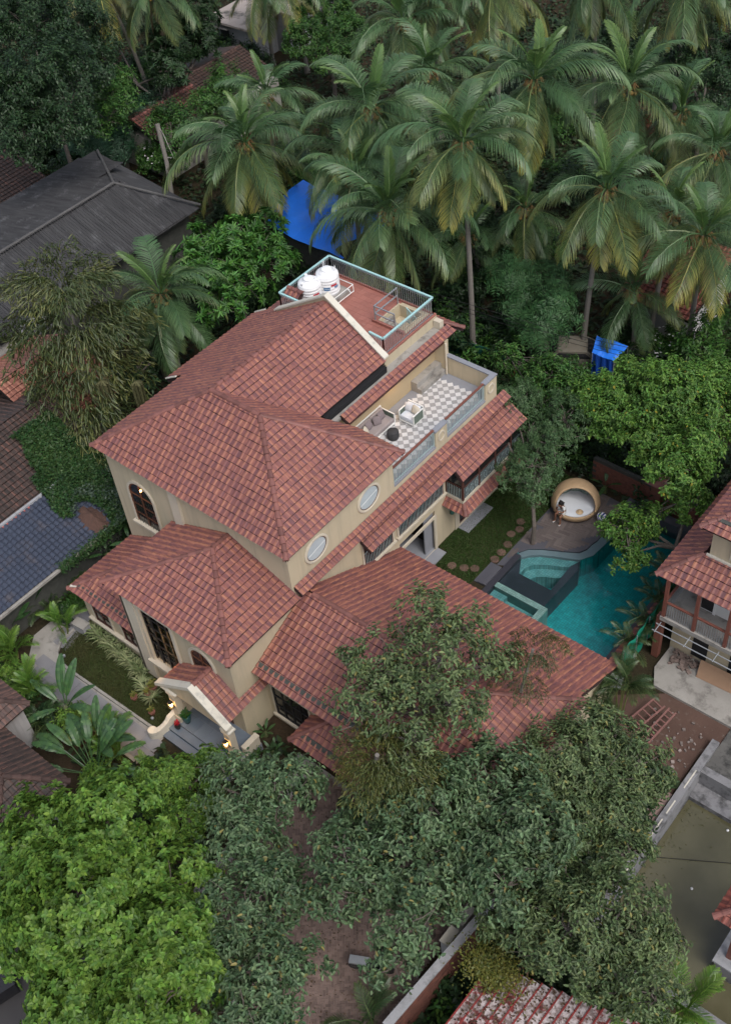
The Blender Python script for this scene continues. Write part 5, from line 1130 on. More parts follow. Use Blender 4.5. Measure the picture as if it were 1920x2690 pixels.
for q, wv in (((17.96, 1.66), 'nearer the pavilion'), ((17.9, 4.67), 'near the shaded back wall')): o = MB().lathe([(0, -.05), (0.05, -.03), (0.06, 0), (0.05, .03), (0, .05)], (*q, -0.98), 10).build('float', M_WHITE, smooth=True); tag(o, 'small white float on the murky water '+wv, 'float')
m = MB(); m.tube([(16.1, 1.9, -0.96), (19.5, 4.0, -0.96)], 0.012, 4); tag(m.build('rope', M_DARK), 'thin dark rope lying across the murky basin water', 'rope')
# --- drive, compound wall, planters, tin roof at the bottom
M_PAVER = plain('clay_paver', (0.185, 0.13, 0.11), 0.85, (0.13, 0.095, 0.085), 0.7, 25, island=0.25, bmp=0.5)
drive = struct(MB().prism([(2.2, -3.2), (11.6, -3.2), (12.4, -12.5), (3.2, -12.5)], -0.2, -0.02).build('driveway', M_CONC))
pme = MB().box(-0.097, 0.097, -0.047, 0.047, 0, 0.02).mesh('paver', M_PAVER); allp = []
for i in range(-60, 60):
    for j in range(-60, 60):
        for q in range(2):
            L_, w_ = 0.2, 0.1
            cx, cy = (i*w_+j*L_, i*w_-j*L_) if q == 0 else (i*w_+j*L_+L_/2+w_/2, i*w_-j*L_-L_/2+w_/2)
            x, y = 8.0+cx*.766-cy*.643, -8.0+cx*.643+cy*.766
            if 3.4 < x < 12.0 and -12.3 < y < -3.4: allp.append((abs(x-8.6)+abs(y+8.6), x, y, 0.698+(0 if q == 0 else math.pi/2)))
allp.sort(); rest = MB()
for k, (d_, x, y, an) in enumerate(allp):
    if k < 300: o = inst('paver', pme, drive); o.location = Vector((x, y, -0.02))-wl_of(drive); o.rotation_euler = (0, 0, an)
    else: rest.cbox((x, y, -0.01+random.uniform(-.002, .002)), 0.194, 0.094, 0.02, an)
o = rest.build('paver', M_PAVER, drive); o['kind'] = 'stuff'
M_BRICKR = brick_mat('red_brick', (0.26, 0.085, 0.05), (0.13, 0.05, 0.038), None)
brick_wall('compound_wall', 'red brick compound wall with a pale grey coping above the tin roof', (12.70, -10.2), (13.10, -3.6), 1.95, 0.24, M_GREYW, 0.26, 0.10, cope_w=0.08)
for (y0, y1, lab) in ((-5.5, -4.75, 'upper white planter block behind the brick compound wall'), (-6.45, -5.78, 'lower white planter block behind the brick compound wall')):
    t = thing('planter_block', lab, 'planter', (12.3, y0, 0), 'planter blocks at the compound wall'); block(t, 'block', M_WHITEP, (12.12, 12.42, y0, y1, 0, 1.0)); block(t, 'cap', M_COPING, (12.08, 12.46, y0-.03, y1+.03, 1.001, 1.06))
m, n, l, b = new_mat('red_tin'); a = noise(n, l, 0.9, 7, 0.72); r = ramp(n, [(0.36, (0.17, 0.030, 0.028)), (0.42, (0.22, 0.05, 0.045)), (0.45, (0.46, 0.40, 0.40)), (0.75, (0.62, 0.58, 0.58))]); l.new(a, r.inputs[0])
dd = noise(n, l, 5, 5, 0.7); dr = ramp(n, [(0.42, (0.35, 0.30, 0.28)), (0.6, (1, 1, 1))]); l.new(dd, dr.inputs[0]); l.new(mix(n, l, 1, r.outputs[0], dr.outputs[0], 'MULTIPLY'), b.inputs['Base Color']); b.inputs['Roughness'].default_value = 0.6
M_TIN = m; M_TINR = plain('red_tin_rib', (0.24, 0.035, 0.032), 0.6, (0.15, 0.026, 0.024), 4, 30)
tn = house('weathered red and white ribbed tin roof shed beyond the compound wall', (16.5, -8, 0), 'shed', 'tin_shed')
block(tn, 'wall', M_GREYW, (14.8, 19.5, -11, -6.2, 0, 2.2))
def zt(y): return 2.8-0.12*(y+6.4)
tx = lambda x, y: (x+(y+9)*0.09*-0.4, y-(x-14.4)*-0.28)
for i in range(16):
    x0 = 14.45+i*0.34; s = MB(); top = -6.5+i*0.09; s.slab([(x0, -12.5, 3.05), (x0+.335, -12.5, 3.05), (x0+.335, top, 2.55), (x0, top, 2.55)], (0, 0, 0.015)); sh2 = s.build('tin_sheet', M_TIN, tn)
    s = MB(); s.slab([(x0-.02, -12.5, 3.066), (x0+.03, -12.5, 3.066), (x0+.03, top-.01, 2.566), (x0-.02, top-.01, 2.566)], (0, 0, 0.04)); s.build('rib', M_TINR, sh2)
# --- left: blue-grey tile-profile sheet roof with creeper, old tile roofs
M_BLUESH = plain('blue_grey_sheet', (0.050, 0.060, 0.088), 0.45, (0.034, 0.042, 0.064), 0.8, 30, stain=(1.1, (0.10, 0.085, 0.085), 0.55, 0.8), spec=0.5)
bh = house('low house with a blue-grey tile-profile metal roof left of the villa', (-14, -3.5, 0), name='metal_roof_house')
block(bh, 'wall', M_DARKCONC, (-17.5, -12.75, -9, 0.8, 0, 2.15))
def sheet(u0, u1, n_u, n_v, z_of):
    pass
x0_, x1_, zl, zh = -15.6, -12.3, 2.35, 3.45; ym, yM = -9.5, 0.9
nx = 12; rowv = []
# each sheet: stepped tile profile, 0.275 m courses down the slope, waves along the eave
def prof(v):      # v down-slope 0..1 within a course
    return 0.045*(1-v)
W_ = 1.04; k = 0; y = ym
while y < yM:
    s = MB(); ny = 24; cs = 12; vs = []
    for c in range(cs):
        for e in (0, 1):
            t_ = (c+e)/cs; xx = x1_+(x0_-x1_)*t_; zz = zl+(zh-zl)*t_+(0.075 if e == 0 else 0.004)
            for q in range(ny+1): yy = y+W_*q/ny; vs.append((xx, yy, zz+0.028*math.sin(2*math.pi*yy/0.26)))
    fs = [((r_)*(ny+1)+q, r_*(ny+1)+q+1, (r_+1)*(ny+1)+q+1, (r_+1)*(ny+1)+q) for r_ in range(2*cs-1) for q in range(ny)]
    s.add(vs, fs); s.build('roof_sheet', M_BLUESH, bh); y += W_
block(bh, 'gutter', M_CONC, (-12.35, -12.2, -9.5, 0.9, 2.2, 2.34)); block(bh, 'flashing', M_GREYW, (-15.75, -15.6, -9.5, 0.9, 3.35, 3.55))
oh = house('old brown tiled roof behind the blue-grey metal roof', (-18, -2, 0), name='old_tile_house'); block(oh, 'wall', M_GREYW, (-23, -15.8, -9, 3, 0, 3.0))
T4 = Tiler(oh, M_OLD); T4.slope((-15.7, -9, 3.3), (-15.7, 3.2, 3.3), [(-15.7, -9, 3.3), (-15.7, 3.2, 3.3), (-19.8, 3.2, 4.9), (-19.8, -9, 4.9)], M_OLDB, front=True); T4.slope((-24, 3.2, 3.3), (-24, -9, 3.3), [(-24, 3.2, 3.3), (-24, -9, 3.3), (-19.8, -9, 4.9), (-19.8, 3.2, 4.9)], M_OLDB); T4.finish(150)
M_REDT = plain('red_verge_tile', (0.36, 0.075, 0.055), 0.7, (0.24, 0.06, 0.05), 3, 30, island=0.25)
for i in range(7): MB().cbox((-15.62, -6.0+i*0.62, 3.42), 0.34, 0.52, 0.07, 0.05*(i % 3-1), Matrix.Rotation(0.35, 3, 'Y')).build('verge_tile', M_REDT, oh)
o2 = house('house with pale red tiled roof beneath the drooping fishtail palm', (-22, 4.5, 0), name='red_tile_house'); block(o2, 'wall', M_GREYW, (-26, -19.2, 2.6, 6.5, 0, 2.8))
TP = [(0.24, (0.16, 0.07, 0.05)), (0.45, (0.25, 0.10, 0.075)), (0.62, (0.34, 0.145, 0.10)), (0.80, (0.40, 0.21, 0.15))]
T5 = Tiler(o2, tile_mat('pale_red_tile', TP, False)); T5.slope((-18.7, 1.9, 3.1), (-18.7, 7, 3.1), [(-18.7, 1.9, 3.1), (-18.7, 7, 3.1), (-22.6, 7, 4.9), (-22.6, 1.9, 4.9)], M_OLDB, front=True); T5.slope((-26.5, 7, 3.1), (-26.5, 1.9, 3.1), [(-26.5, 7, 3.1), (-26.5, 1.9, 3.1), (-22.6, 1.9, 4.9), (-22.6, 7, 4.9)], M_OLDB); T5.finish(120)
ar = house('curved concrete parapet of a mossy flat-roofed building at the left edge', (-28, 7, 0), name='parapet_building'); block(ar, 'wall', M_CONC, (-31, -26.2, 4.5, 6.2, 0, 3.0)); 
m = MB(); vs = []
for k in range(13):
    a = math.pi*k/12; vs += [(-26.4-1.9*(1-math.cos(a))*.9, 6.4, 3.0+1.25*math.sin(a)**.8), (-26.4-1.9*(1-math.cos(a))*.9, 8.3, 3.0+1.25*math.sin(a)**.8)]
m.add(vs, [(2*k, 2*k+1, 2*k+3, 2*k+2) for k in range(12)]+[tuple(range(24, -1, -2)), tuple(range(1, 26, 2))]); m.build('vault', M_OLDCONC, ar)
dsh = thing('satellite_dish', 'grey satellite dish on the building at the left edge', 'dish', (-27.6, 6.3, 4.0)); o = MB().lathe([(0, 0), (0.2, 0.03), (0.35, 0.10), (0.42, 0.17)], (0, 0, 0), 20).build('dish', M_STEEL, dsh, smooth=True); o.location = (0, 0, 0); o.rotation_euler = (R(70), 0, R(30)); MB().tube([(-27.6, 6.3, 3.0), (-27.6, 6.3, 4.0)], 0.03, 6).build('mast', M_STEEL, dsh)
cr = house('dark corrugated lean-to with blue tarpaulin under the palm', (-25, 5, 0), 'shed', 'lean_to'); block(cr, 'wall', M_DARKCONC, (-26, -23.8, 3.9, 6.2, 0, 2.2))
M_ASB = plain('weathered_shaded_asbestos', (0.066, 0.066, 0.069), 0.9, (0.016, 0.016, 0.018), 1.6, 7, stain=(0.8, (0.13, 0.13, 0.135), 0.55, 0.75), stretch=(0.3, 3.2, 0.3), bmp=0.5)  # stretched noise paints light and dark corrugation lines, besides the weathering stains
def corr_sheet(a, b, c, waves, amp=0.045):
    """corrugated sheet: a corner, b = vector along the eave, c = vector up the slope"""
    a, b, c = Vector(a), Vector(b), Vector(c); nn = waves*4; nrm = b.cross(c).normalized(); nrm = nrm if nrm.z > 0 else -nrm; m = MB(); vs = []
    for t_ in (0, 1):
        for i in range(nn+1): vs.append(a+b*(i/nn)+c*t_+nrm*amp*math.sin(2*math.pi*i/4))
    m.add(vs, [(i, i+1, nn+2+i, nn+1+i) for i in range(nn)]); return m
for i in range(3): corr_sheet((-23.7, 3.8+i*.82, 2.3), (0, .80, 0), (-2.4, 0, 0.5), 7).build('corrugated_sheet', M_ASB, cr)
m = MB(); vs = []
for i in range(9):
    for j in range(5): vs.append((-25.8+i*.28, 5.6+j*.18+.05*math.sin(i*2), 2.78+.05*math.sin(i*1.7+j)-.02*j))
m.add(vs, [(i*5+j, i*5+j+1, (i+1)*5+j+1, (i+1)*5+j) for i in range(8) for j in range(4)]); m.build('tarpaulin', M_BLUE, cr)
# creeper mat and soil heap on the low roofs
# --- big grey corrugated house
gh = house('large house under a dark grey corrugated hip roof', (-32, 14, 0), name='corrugated_house'); block(gh, 'wall', M_DARKCONC, (-37.6, -27.6, 3, 20.5, 0, 3.9))
def roof_sheets(root, e0, e1, up, rows, wd=1.05, clip=None, mat=M_ASB):
    e0, e1, up = Vector(e0), Vector(e1), Vector(up); L = (e1-e0).length; u = (e1-e0).normalized(); n_ = int(L/wd); nrm = u.cross(up.normalized()); nrm = nrm if nrm.z > 0 else -nrm
    for r_ in range(rows):
        for i in range(n_):
            a = e0+u*(L*i/n_)+up*(r_/rows)+nrm*0.03*(rows-r_)*0.4
            if clip and not clip(a+u*(wd/2)+up*(.5/rows)): continue
            corr_sheet(a, u*(L/n_+.05), up*(1.08/rows), 6).build('corrugated_sheet', mat, root)
for P_ in ([(-26.9, 2.5, 3.93), (-26.9, 20.95, 3.93), (-31.25, 18.2, 5.58), (-31.25, 2.5, 5.58)], [(-38.4, 22.3, 3.88), (-38.4, 2.5, 3.88), (-31.25, 2.5, 5.58), (-31.25, 18.2, 5.58)], [(-26.9, 20.95, 3.93), (-38.4, 22.3, 3.88), (-31.25, 18.2, 5.58)]): MB().slab(P_, (0, 0, -0.06)).build('roof', M_ASB, gh)
roof_sheets(gh, (-26.9, 2.5, 4.0), (-26.9, 20.9, 4.0), (-4.35, 0, 1.65), 2, clip=lambda p: p.y < 18.2+(p.x+31.25)*.62)
roof_sheets(gh, (-38.4, 20.9, 3.95), (-38.4, 2.5, 3.95), (7.15, 0, 1.7), 3, clip=lambda p: p.y < 18.2-(p.x+31.25)*.62)
M_RIDG = plain('cement_ridge', (0.10, 0.098, 0.097), 0.9, (0.06, 0.059, 0.058), 3, 20)
for a, b in (((-31.25, 18.2, 5.72), (-31.25, 2.5, 5.72)), ((-31.25, 18.2, 5.72), (-37.9, 22.2, 4.1)), ((-31.25, 18.2, 5.72), (-26.8, 21.0, 4.15))): m = MB(); m.tube([a, b], 0.085, 7); m.build('ridge_cap', M_RIDG, gh)
lt2 = house('dark old tiled roof at the upper left edge', (-42, 16, 0), name='old_tile_house'); block(lt2, 'wall', M_GREYW, (-45, -39.9, 13.5, 18.6, 0, 2.5)); T6 = Tiler(lt2, M_OLD); T6.slope((-39.5, 13, 2.6), (-39.5, 19.2, 2.6), [(-39.5, 13, 2.6), (-39.5, 19.2, 2.6), (-44.5, 19.2, 4.4), (-44.5, 13, 4.4)], M_OLDB, front=True); T6.finish(60)
# --- ruined red tile roofs beyond
ru = house('ruined house with a broken red tile roof behind the palms', (-38.5, 28, 0), name='ruined_house'); block(ru, 'wall', M_CONC, (-42, -36.5, 26.8, 38.5, 0, 2.6))
MOS = [(0.24, (0.03, 0.024, 0.018)), (0.45, (0.06, 0.036, 0.028)), (0.66, (0.11, 0.045, 0.035)), (0.85, (0.26, 0.07, 0.05))]
T7 = Tiler(ru, tile_mat('mossy_tile', MOS)); T7.slope((-36.2, 26.5, 2.8), (-36.2, 32.5, 2.8), [(-36.2, 26.5, 2.8), (-36.2, 32.5, 2.8), (-39.2, 32.5, 3.9), (-39.2, 26.5, 3.9)], M_OLDB, front=True); T7.slope((-42.2, 32.5, 2.8), (-42.2, 26.5, 2.8), [(-42.2, 32.5, 2.8), (-42.2, 26.5, 2.8), (-39.2, 26.5, 3.9), (-39.2, 32.5, 3.9)], M_OLDB); T7.finish(60)
T8 = Tiler(ru, M_OLD); T8.slope((-37.2, 32.8, 2.8), (-37.2, 39, 2.8), [(-37.2, 32.8, 2.8), (-37.2, 39, 2.8), (-40.6, 39, 3.9), (-40.6, 32.8, 3.9)], M_OLDB, front=True); T8.slope((-44, 39, 2.8), (-44, 32.8, 2.8), [(-44, 39, 2.8), (-44, 32.8, 2.8), (-40.6, 32.8, 3.9), (-40.6, 39, 3.9)], M_OLDB); T8.finish(60); ridge(ru, (-39.2, 26.5, 3.92), (-39.2, 32.5, 3.92)); ridge(ru, (-40.6, 32.8, 3.92), (-40.6, 39, 3.92), me=RIDGE_OLD)
# --- pale concrete house at the top
ph = house('pale flat-roofed concrete house at the top among the palms', (-45, 45, 0), name='flat_roof_house'); M_FLAT = plain('sunbleached_slab', (0.42, 0.36, 0.32), 0.9, (0.30, 0.26, 0.235), 0.5, 20, stain=(0.45, (0.07, 0.07, 0.06), 0.5, 0.62))
block(ph, 'wall', M_GREYW, (-47.2, -43.7, 42.9, 52, 0, 3.15)); block(ph, 'wall', M_GREYW, (-43.7, -42.2, 46.0, 52, 0, 3.15)); block(ph, 'roof_slab', M_FLAT, (-47.8, -43.1, 42.2, 53, 3.16, 3.34)); block(ph, 'roof_slab', M_FLAT, (-43.09, -41.5, 46.0, 53, 3.16, 3.33)); block(ph, 'window', M_DARK, (-46.9, -45.9, 42.86, 42.895, 1.5, 2.6)); block(ph, 'window', M_DARK, (-43.695, -43.66, 47, 48.5, 1.4, 2.6)); block(ph, 'window_hood', M_CONC, (-47.1, -45.5, 42.3, 42.89, 2.72, 2.82)); block(ph, 'annex_wall', M_GREYW, (-47.0, -44.2, 41.6, 42.0, 0, 1.5))
# --- blue tarpaulin roof behind the villa
bt = house('shed roofed with a bright blue tarpaulin behind the palms', (-19.5, 24, 0), 'shed', 'tarpaulin_shed'); block(bt, 'wall', M_DARKCONC, (-22.4, -17.2, 22.6, 25.8, 0, 3.3))
def tarp(mb, A, B, C, D, n_=14, amp=0.06):
    A, B, C, D = map(Vector, (A, B, C, D)); vs = []
    for i in range(n_+1):
        for j in range(n_+1):
            u, v = i/n_, j/n_; p = A.lerp(B, u).lerp(D.lerp(C, u), v); p.z += amp*(math.sin(u*9+v*3)+math.sin(v*11-u*4)+math.sin(u*23+1)*.5); vs.append(p)
    return mb.add(vs, [(i*(n_+1)+j, i*(n_+1)+j+1, (i+1)*(n_+1)+j+1, (i+1)*(n_+1)+j) for i in range(n_) for j in range(n_)])
tarp(MB(), (-23.2, 22.2, 3.6), (-16.0, 21.8, 3.6), (-15.6, 25.9, 4.2), (-23.2, 26.6, 4.2)).build('tarpaulin', M_BLUE, bt)
mt_ = MB(); mt_.slab([(-17.3, 21.2, 3.5), (-15.6, 21.4, 3.5), (-15.3, 24.6, 3.95), (-16.3, 24.4, 3.95)], (0, 0, 0.05)); mt_.build('old_sheet', M_OLDB, bt)
# --- tiled white shed right, tarp tent, car shell
ws = house('white walled shed with a red tiled roof under the right palms', (1.6, 31, 0), 'shed', 'white_shed'); block(ws, 'wall', plain('whitewash', (0.50, 0.49, 0.48), 0.9, (0.40, 0.39, 0.38), 0.7, 30, stain=(1.2, (0.2, 0.19, 0.18), 0.6, 0.78)), (-1.2, 2.45, 29.7, 33.5, 0, 2.55)); T9 = Tiler(ws, M_RED); T9.slope((-1.7, 28.5, 2.62), (2.85, 28.5, 2.62), [(-1.7, 28.5, 2.62), (2.85, 28.5, 2.62), (2.85, 33.6, 4.2), (-1.7, 33.6, 4.2)], M_OLDB, front=True); T9.finish(120)
m = MB(); m.box(2.452, 2.48, 31.2, 32.2, 0.05, 2.2); m.build('door', M_GREYW, ws)
tt = thing('tarpaulin_tent', 'small tent of blue tarpaulin on poles beside the leaning palm', 'tent', (0, 24.8, 0)); tarp(MB(), (-0.55, 24.2, 1.9), (0.78, 24.2, 1.9), (0.9, 25.4, 2.2), (-0.95, 25.3, 2.2), 8, 0.03).build('canopy', M_BLUE, tt)
s = MB(); vs = []
for i in range(12): t_ = i/11; vs += [(-0.55+1.33*t_, 24.2+.04*math.sin(i*2), 1.9), (-0.5+1.25*t_, 24.15+.1*math.sin(i*1.7), 0.15)]
s.add(vs, [(2*i, 2*i+1, 2*i+3, 2*i+2) for i in range(11)]); s.build('side_sheet', plain('dark_blue_tarpaulin', (0.012, 0.07, 0.36), 0.5, (0.01, 0.05, 0.28)), tt)
for q in ((-0.55, 24.2, 1.9), (0.78, 24.2, 1.9), (0.9, 25.4, 2.2), (-0.95, 25.3, 2.2)): MB().tube([(q[0], q[1], 0), q], 0.025, 6).build('pole', M_STEEL, tt)
def car(name, label, loc, rz, paint, glass=M_GLASS, wheels=True):
    t = thing(name, label, 'car', loc); t.rotation_euler = (0, 0, rz)
    pr = [(-2.0, .35), (-2.02, .72), (-1.9, .92), (-1.25, 1.0), (-0.75, 1.42), (0.75, 1.45), (1.35, 1.05), (1.95, .93), (2.05, .6), (2.0, .32)]
    m = MB(); k = len(pr); vs = []
    for y, wd in ((-.82, 1), (-.86, .97), (.86, .97), (.82, 1)):
        for x, z in pr: f = 0.86 if z > 1.1 else 1; vs.append((x, y*f, z))
    m.add(vs, [(a*k+i, a*k+i+1, (a+1)*k+i+1, (a+1)*k+i) for a in range(3) for i in range(k-1)]+[tuple(range(k)), tuple(range(4*k-1, 3*k-1, -1)), (0, k, 2*k, 3*k), (k-1, 4*k-1, 3*k-1, 2*k-1)])
    o = inst('body', m.mesh('body', paint), t); bm_ = o.modifiers.new('bevel', 'BEVEL'); bm_.width = 0.05; bm_.segments = 2
    for q in ([(-1.22, -.66, 1.03), (-1.22, .66, 1.03), (-.80, .6, 1.40), (-.80, -.6, 1.40)], [(1.31, .66, 1.08), (1.31, -.66, 1.08), (.82, -.6, 1.42), (.82, .6, 1.42)]):
        g = MB(); nr = (Vector(q[1])-Vector(q[0])).cross(Vector(q[2])-Vector(q[1])).normalized(); nr = nr if nr.z > 0 else -nr; g.slab([Vector(p)+nr*0.03 for p in q], nr*0.012); inst('windscreen', g.mesh('windscreen', glass), t)
    for sgn in (-1, 1):
        g = MB(); g.slab([(-1.05, sgn*.80, 1.02), (1.1, sgn*.80, 1.06), (.72, sgn*.745, 1.36), (-.72, sgn*.745, 1.36)], (0, sgn*.02, 0)); inst('side_window', g.mesh('side_window', glass), t)
        g = MB(); g.box(-2.06, -1.98, sgn*.7-.14, sgn*.7+.14, .70, .84); inst('tail_light', g.mesh('tail_light', plain('red_lens', (0.30, 0.012, 0.012), 0.25, bmp=0)), t)
        for x in (-1.25, 1.3):
            if wheels: w_ = MB(); w_.tube([(x, sgn*.72, .31), (x, sgn*.88, .31)], 0.31, 18); inst('wheel', w_.mesh('wheel', M_IRON), t)
    return t
car('parked_car', 'glossy black car parked on the dark road at the lower left corner', (-1.3, -17.3, 0), R(-16+180+0)-math.pi, plain('black_paint', (0.012, 0.012, 0.014), 0.12, spec=0.6, bmp=0))
car('car_shell', 'rusting pale car shell without wheels beside the blue tent', (-2.2, 24.9, -0.1), R(30), plain('rusted_paint', (0.20, 0.19, 0.155), 0.8, (0.13, 0.10, 0.075), 3, 20), M_DARK, False)
struct(MB().prism([(-14, -14.2), (2.6, -13.6), (3.0, -40), (-20, -40)], -0.2, -0.012).build('road', plain('asphalt', (0.050, 0.048, 0.050), 0.85, (0.038, 0.037, 0.04), 0.8, 40, bmp=0.4)))
# bottom-left neighbours
b1 = house('brown tiled hip roof with a pale wall at the left edge', (-8.5, -9.8, 0), name='tiled_house'); block(b1, 'wall', M_GREYW, (-14, -7.35, -11, -9.55, 0, 2.7))
BRN = [(0.24, (0.045, 0.032, 0.029)), (0.45, (0.078, 0.049, 0.043)), (0.62, (0.115, 0.067, 0.056)), (0.80, (0.165, 0.092, 0.075))]; M_BRN = tile_mat('brown_tile', BRN, False)
T10 = Tiler(b1, M_BRN); T10.slope((-6.95, -10.9, 2.85), (-6.95, -9.3, 2.85), [(-6.95, -12.3, 2.85), (-6.95, -9.3, 2.85), (-8.6, -10.9, 3.75)], M_OLDB, front=True); T10.slope((-6.95, -9.3, 2.85), (-14, -9.3, 2.85), [(-6.95, -9.3, 2.85), (-14, -9.3, 2.85), (-14, -10.9, 3.75), (-8.6, -10.9, 3.75)], M_OLDB, front=True); T10.slope((-14, -12.3, 2.85), (-6.95, -12.3, 2.85), [(-14, -12.3, 2.85), (-6.95, -12.3, 2.85), (-8.6, -10.9, 3.75), (-14, -10.9, 3.75)], M_OLDB, front=True); T10.finish(150); ridge(b1, (-6.95, -9.3, 2.87), (-8.6, -10.9, 3.77), me=RIDGE_OLD)
b2 = house('dark brown tiled roof with a stubby ridge at the lower left', (-5, -11.5, 0), name='tiled_house'); block(b2, 'wall', M_GREYW, (-12, -3.2, -14.5, -11.2, 0, 2.6))
T11 = Tiler(b2, M_OLD); T11.slope((-2.75, -10.7, 2.75), (-9, -10.7, 2.75), [(-2.75, -10.7, 2.75), (-9, -10.7, 2.75), (-9, -12.4, 3.75), (-4.45, -12.4, 3.75)], M_OLDB, front=True); T11.slope((-9, -14.4, 2.75), (-2.75, -14.4, 2.75), [(-9, -14.4, 2.75), (-2.75, -14.4, 2.75), (-4.45, -12.4, 3.75), (-9, -12.4, 3.75)], M_OLDB, front=True); T11.slope((-2.75, -14.4, 2.75), (-2.75, -10.7, 2.75), [(-2.75, -14.4, 2.75), (-2.75, -10.7, 2.75), (-4.45, -12.4, 3.75)], M_OLDB, front=True); T11.finish(200)
for a, b in (((-2.75, -10.7, 2.8), (-4.45, -12.4, 3.8)), ((-4.45, -12.4, 3.8), (-9, -12.4, 3.8)), ((-2.75, -14.4, 2.8), (-4.45, -12.4, 3.8))): ridge(b2, a, b, me=RIDGE_OLD)
# pots, spot lights, porch planters
M_TERRA = plain('terracotta', (0.26, 0.115, 0.085), 0.75, (0.18, 0.08, 0.062), 4, 30); M_TEALP = plain('teal_glaze', (0.012, 0.10, 0.10), 0.25, (0.010, 0.075, 0.078), 4, 20, spec=0.6)
def pot(name, label, c, s, mat, tall=1.0, group=None):
    t = thing(name, label, 'plant pot', c, group); x, y, z = c
    MB().lathe([(0, 0), (.16*s, 0), (.22*s, .18*s*tall), (.25*s, .36*s*tall), (.27*s, .40*s*tall), (.23*s, .40*s*tall), (.21*s, .33*s*tall), (0, .33*s*tall)], c, 18).build('pot', mat, t, smooth=True); return t
GP = []
for q, s_, wv in (((-5.5, -5.53), .62, 'leftmost on the front lawn'), ((-5.16, -5.03), .55, 'small one between the two largest lawn pots'), ((-5.2, -4.66), .85, 'tallest under the porch gable end'), ((-4.27, -5.6), .6, 'nearest the curved porch wall')):
    GP.append(pot('plant_pot', 'terracotta pot of yellow-green leaves, '+wv, (*q, 0), s_*1.0, M_TERRA, 1.0, 'terracotta pots on the lawn'))
GP.append(pot('plant_pot', 'glossy teal pot left of the porch steps', (-2.42, -5.12, PZ), 0.85, M_TEALP, 1.6, 'teal porch pots')); GP.append(pot('plant_pot', 'glossy teal pot right of the porch steps under the lantern', (0.08, -5.16, PZ), 0.85, M_TEALP, 1.6, 'teal porch pots'))
GP.append(pot('plant_pot', 'small dark pot of red flowers on the porch step', (-2.6, -5.55, 0.34), 0.5, M_IRON, 1.0)); GP.append(pot('plant_pot', 'old terracotta pot beneath the annex hood', (2.7, -4.9, 0), 0.75, M_TERRA))
for q, wv in (((-9.86, -5.9), 'at the bend of the kerb'), ((-4.0, -5.82), 'near the porch wall')):
    t = thing('spot_light', 'small black garden spot light on the lawn '+wv, 'light', (*q, 0)); MB().tube([(*q, 0), (*q, 0.14)], 0.015, 6).build('stake', M_IRON, t); MB().lathe([(0.03, 0), (0.06, .02), (0.065, .12), (0.05, .125), (0, .11)], (*q, 0.13), 12).build('head', M_STEEL, t)
bx = thing('metal_box', 'weathered metal box on the path beside the villa wall', 'box', (-10.45, -4.35, 0)); MB().cbox((-10.45, -4.3, 0.25), 0.75, 0.42, 0.5, 0.1).build('box', M_GREYW, bx, bevel=0.02); MB().cbox((-10.45, -4.3, 0.515), 0.8, 0.46, 0.03, 0.1).build('lid', M_CONC, bx)
# scooter half hidden beside the drive
sc_ = thing('scooter', 'dark scooter with a grey seat parked on the paved drive', 'scooter', (10.5, -8.5, 0)); sc_.rotation_euler = (0, 0, 0.5)
for x in (-.6, .6): m = MB(); m.tube([(x, -.05, .24), (x, .05, .24)], .24, 16); inst('wheel', m.mesh('wheel', M_IRON), sc_)
m = MB(); m.slab([(-.75, -.14, .35), (-.15, -.14, .30), (.2, -.14, .22), (.45, -.14, .25), (.55, -.14, .85), (.42, -.14, .85), (.25, -.14, .34), (-.1, -.14, .66), (-.75, -.14, .66)], (0, .28, 0)); inst('body', m.mesh('body', plain('scooter_paint', (0.03, 0.03, 0.032), 0.25, bmp=0)), sc_)
m = MB(); m.box(-.78, -.08, -.15, .15, .662, .75); o = inst('seat', m.mesh('seat', M_STEEL), sc_); m = MB(); m.tube([(.42, -.34, .98), (.47, 0, .93), (.42, .34, .98)], .018, 6); m.tube([(.47, 0, .93), (.6, 0, .3)], .025, 6); inst('handlebar', m.mesh('handlebar', M_STEEL), sc_)
# green screen, red bench and cables in the back garden
gs_ = thing('mesh_fence', 'dark green screen fence at the back garden behind the terrace', 'fence', (-6.5, 22, 0)); MB().cbox((-6.6, 21.9, 0.7), 3.6, 0.04, 1.3, 0.16).build('screen', plain('dark_green_mesh', (0.008, 0.09, 0.065), 0.8), gs_)
for x in (-8.3, -6.6, -4.9): MB().tube([(x, 21.95+(x+6.6)*.16, 0), (x, 21.95+(x+6.6)*.16, 1.4)], 0.03, 6).build('post', M_STEEL, gs_)
rb_ = thing('bench', 'old dark red bench in the shade of the back garden', 'bench', (-4.7, 22.1, 0)); MB().cbox((-4.7, 22.1, 0.42), 1.2, 0.4, 0.05, 0.6).build('seat', M_HANDRAIL, rb_); MB().cbox((-4.8, 22.28, 0.7), 1.2, 0.05, 0.4, 0.6).build('backrest', M_HANDRAIL, rb_)
for d_ in (-.45, .45): MB().cbox((-4.7+d_*math.cos(.6), 22.1+d_*math.sin(.6), 0.2), 0.05, 0.35, 0.395, 0.6).build('leg', M_HANDRAIL, rb_)
for k, (z, dy, wv) in enumerate(((5.2, 0, 'upper'), (4.8, .1, 'middle'), (4.4, .25, 'lower'))):
    m = MB(); m.tube([(-8+18*t_, 20.3+dy+3.6*t_, z-0.9*math.sin(math.pi*t_)*.5) for t_ in np.linspace(0, 1, 14)], 0.012, 4); tag(m.build('cable', M_DARK), wv+' thin overhead cable crossing the back garden trees', 'cable', 'overhead cables')
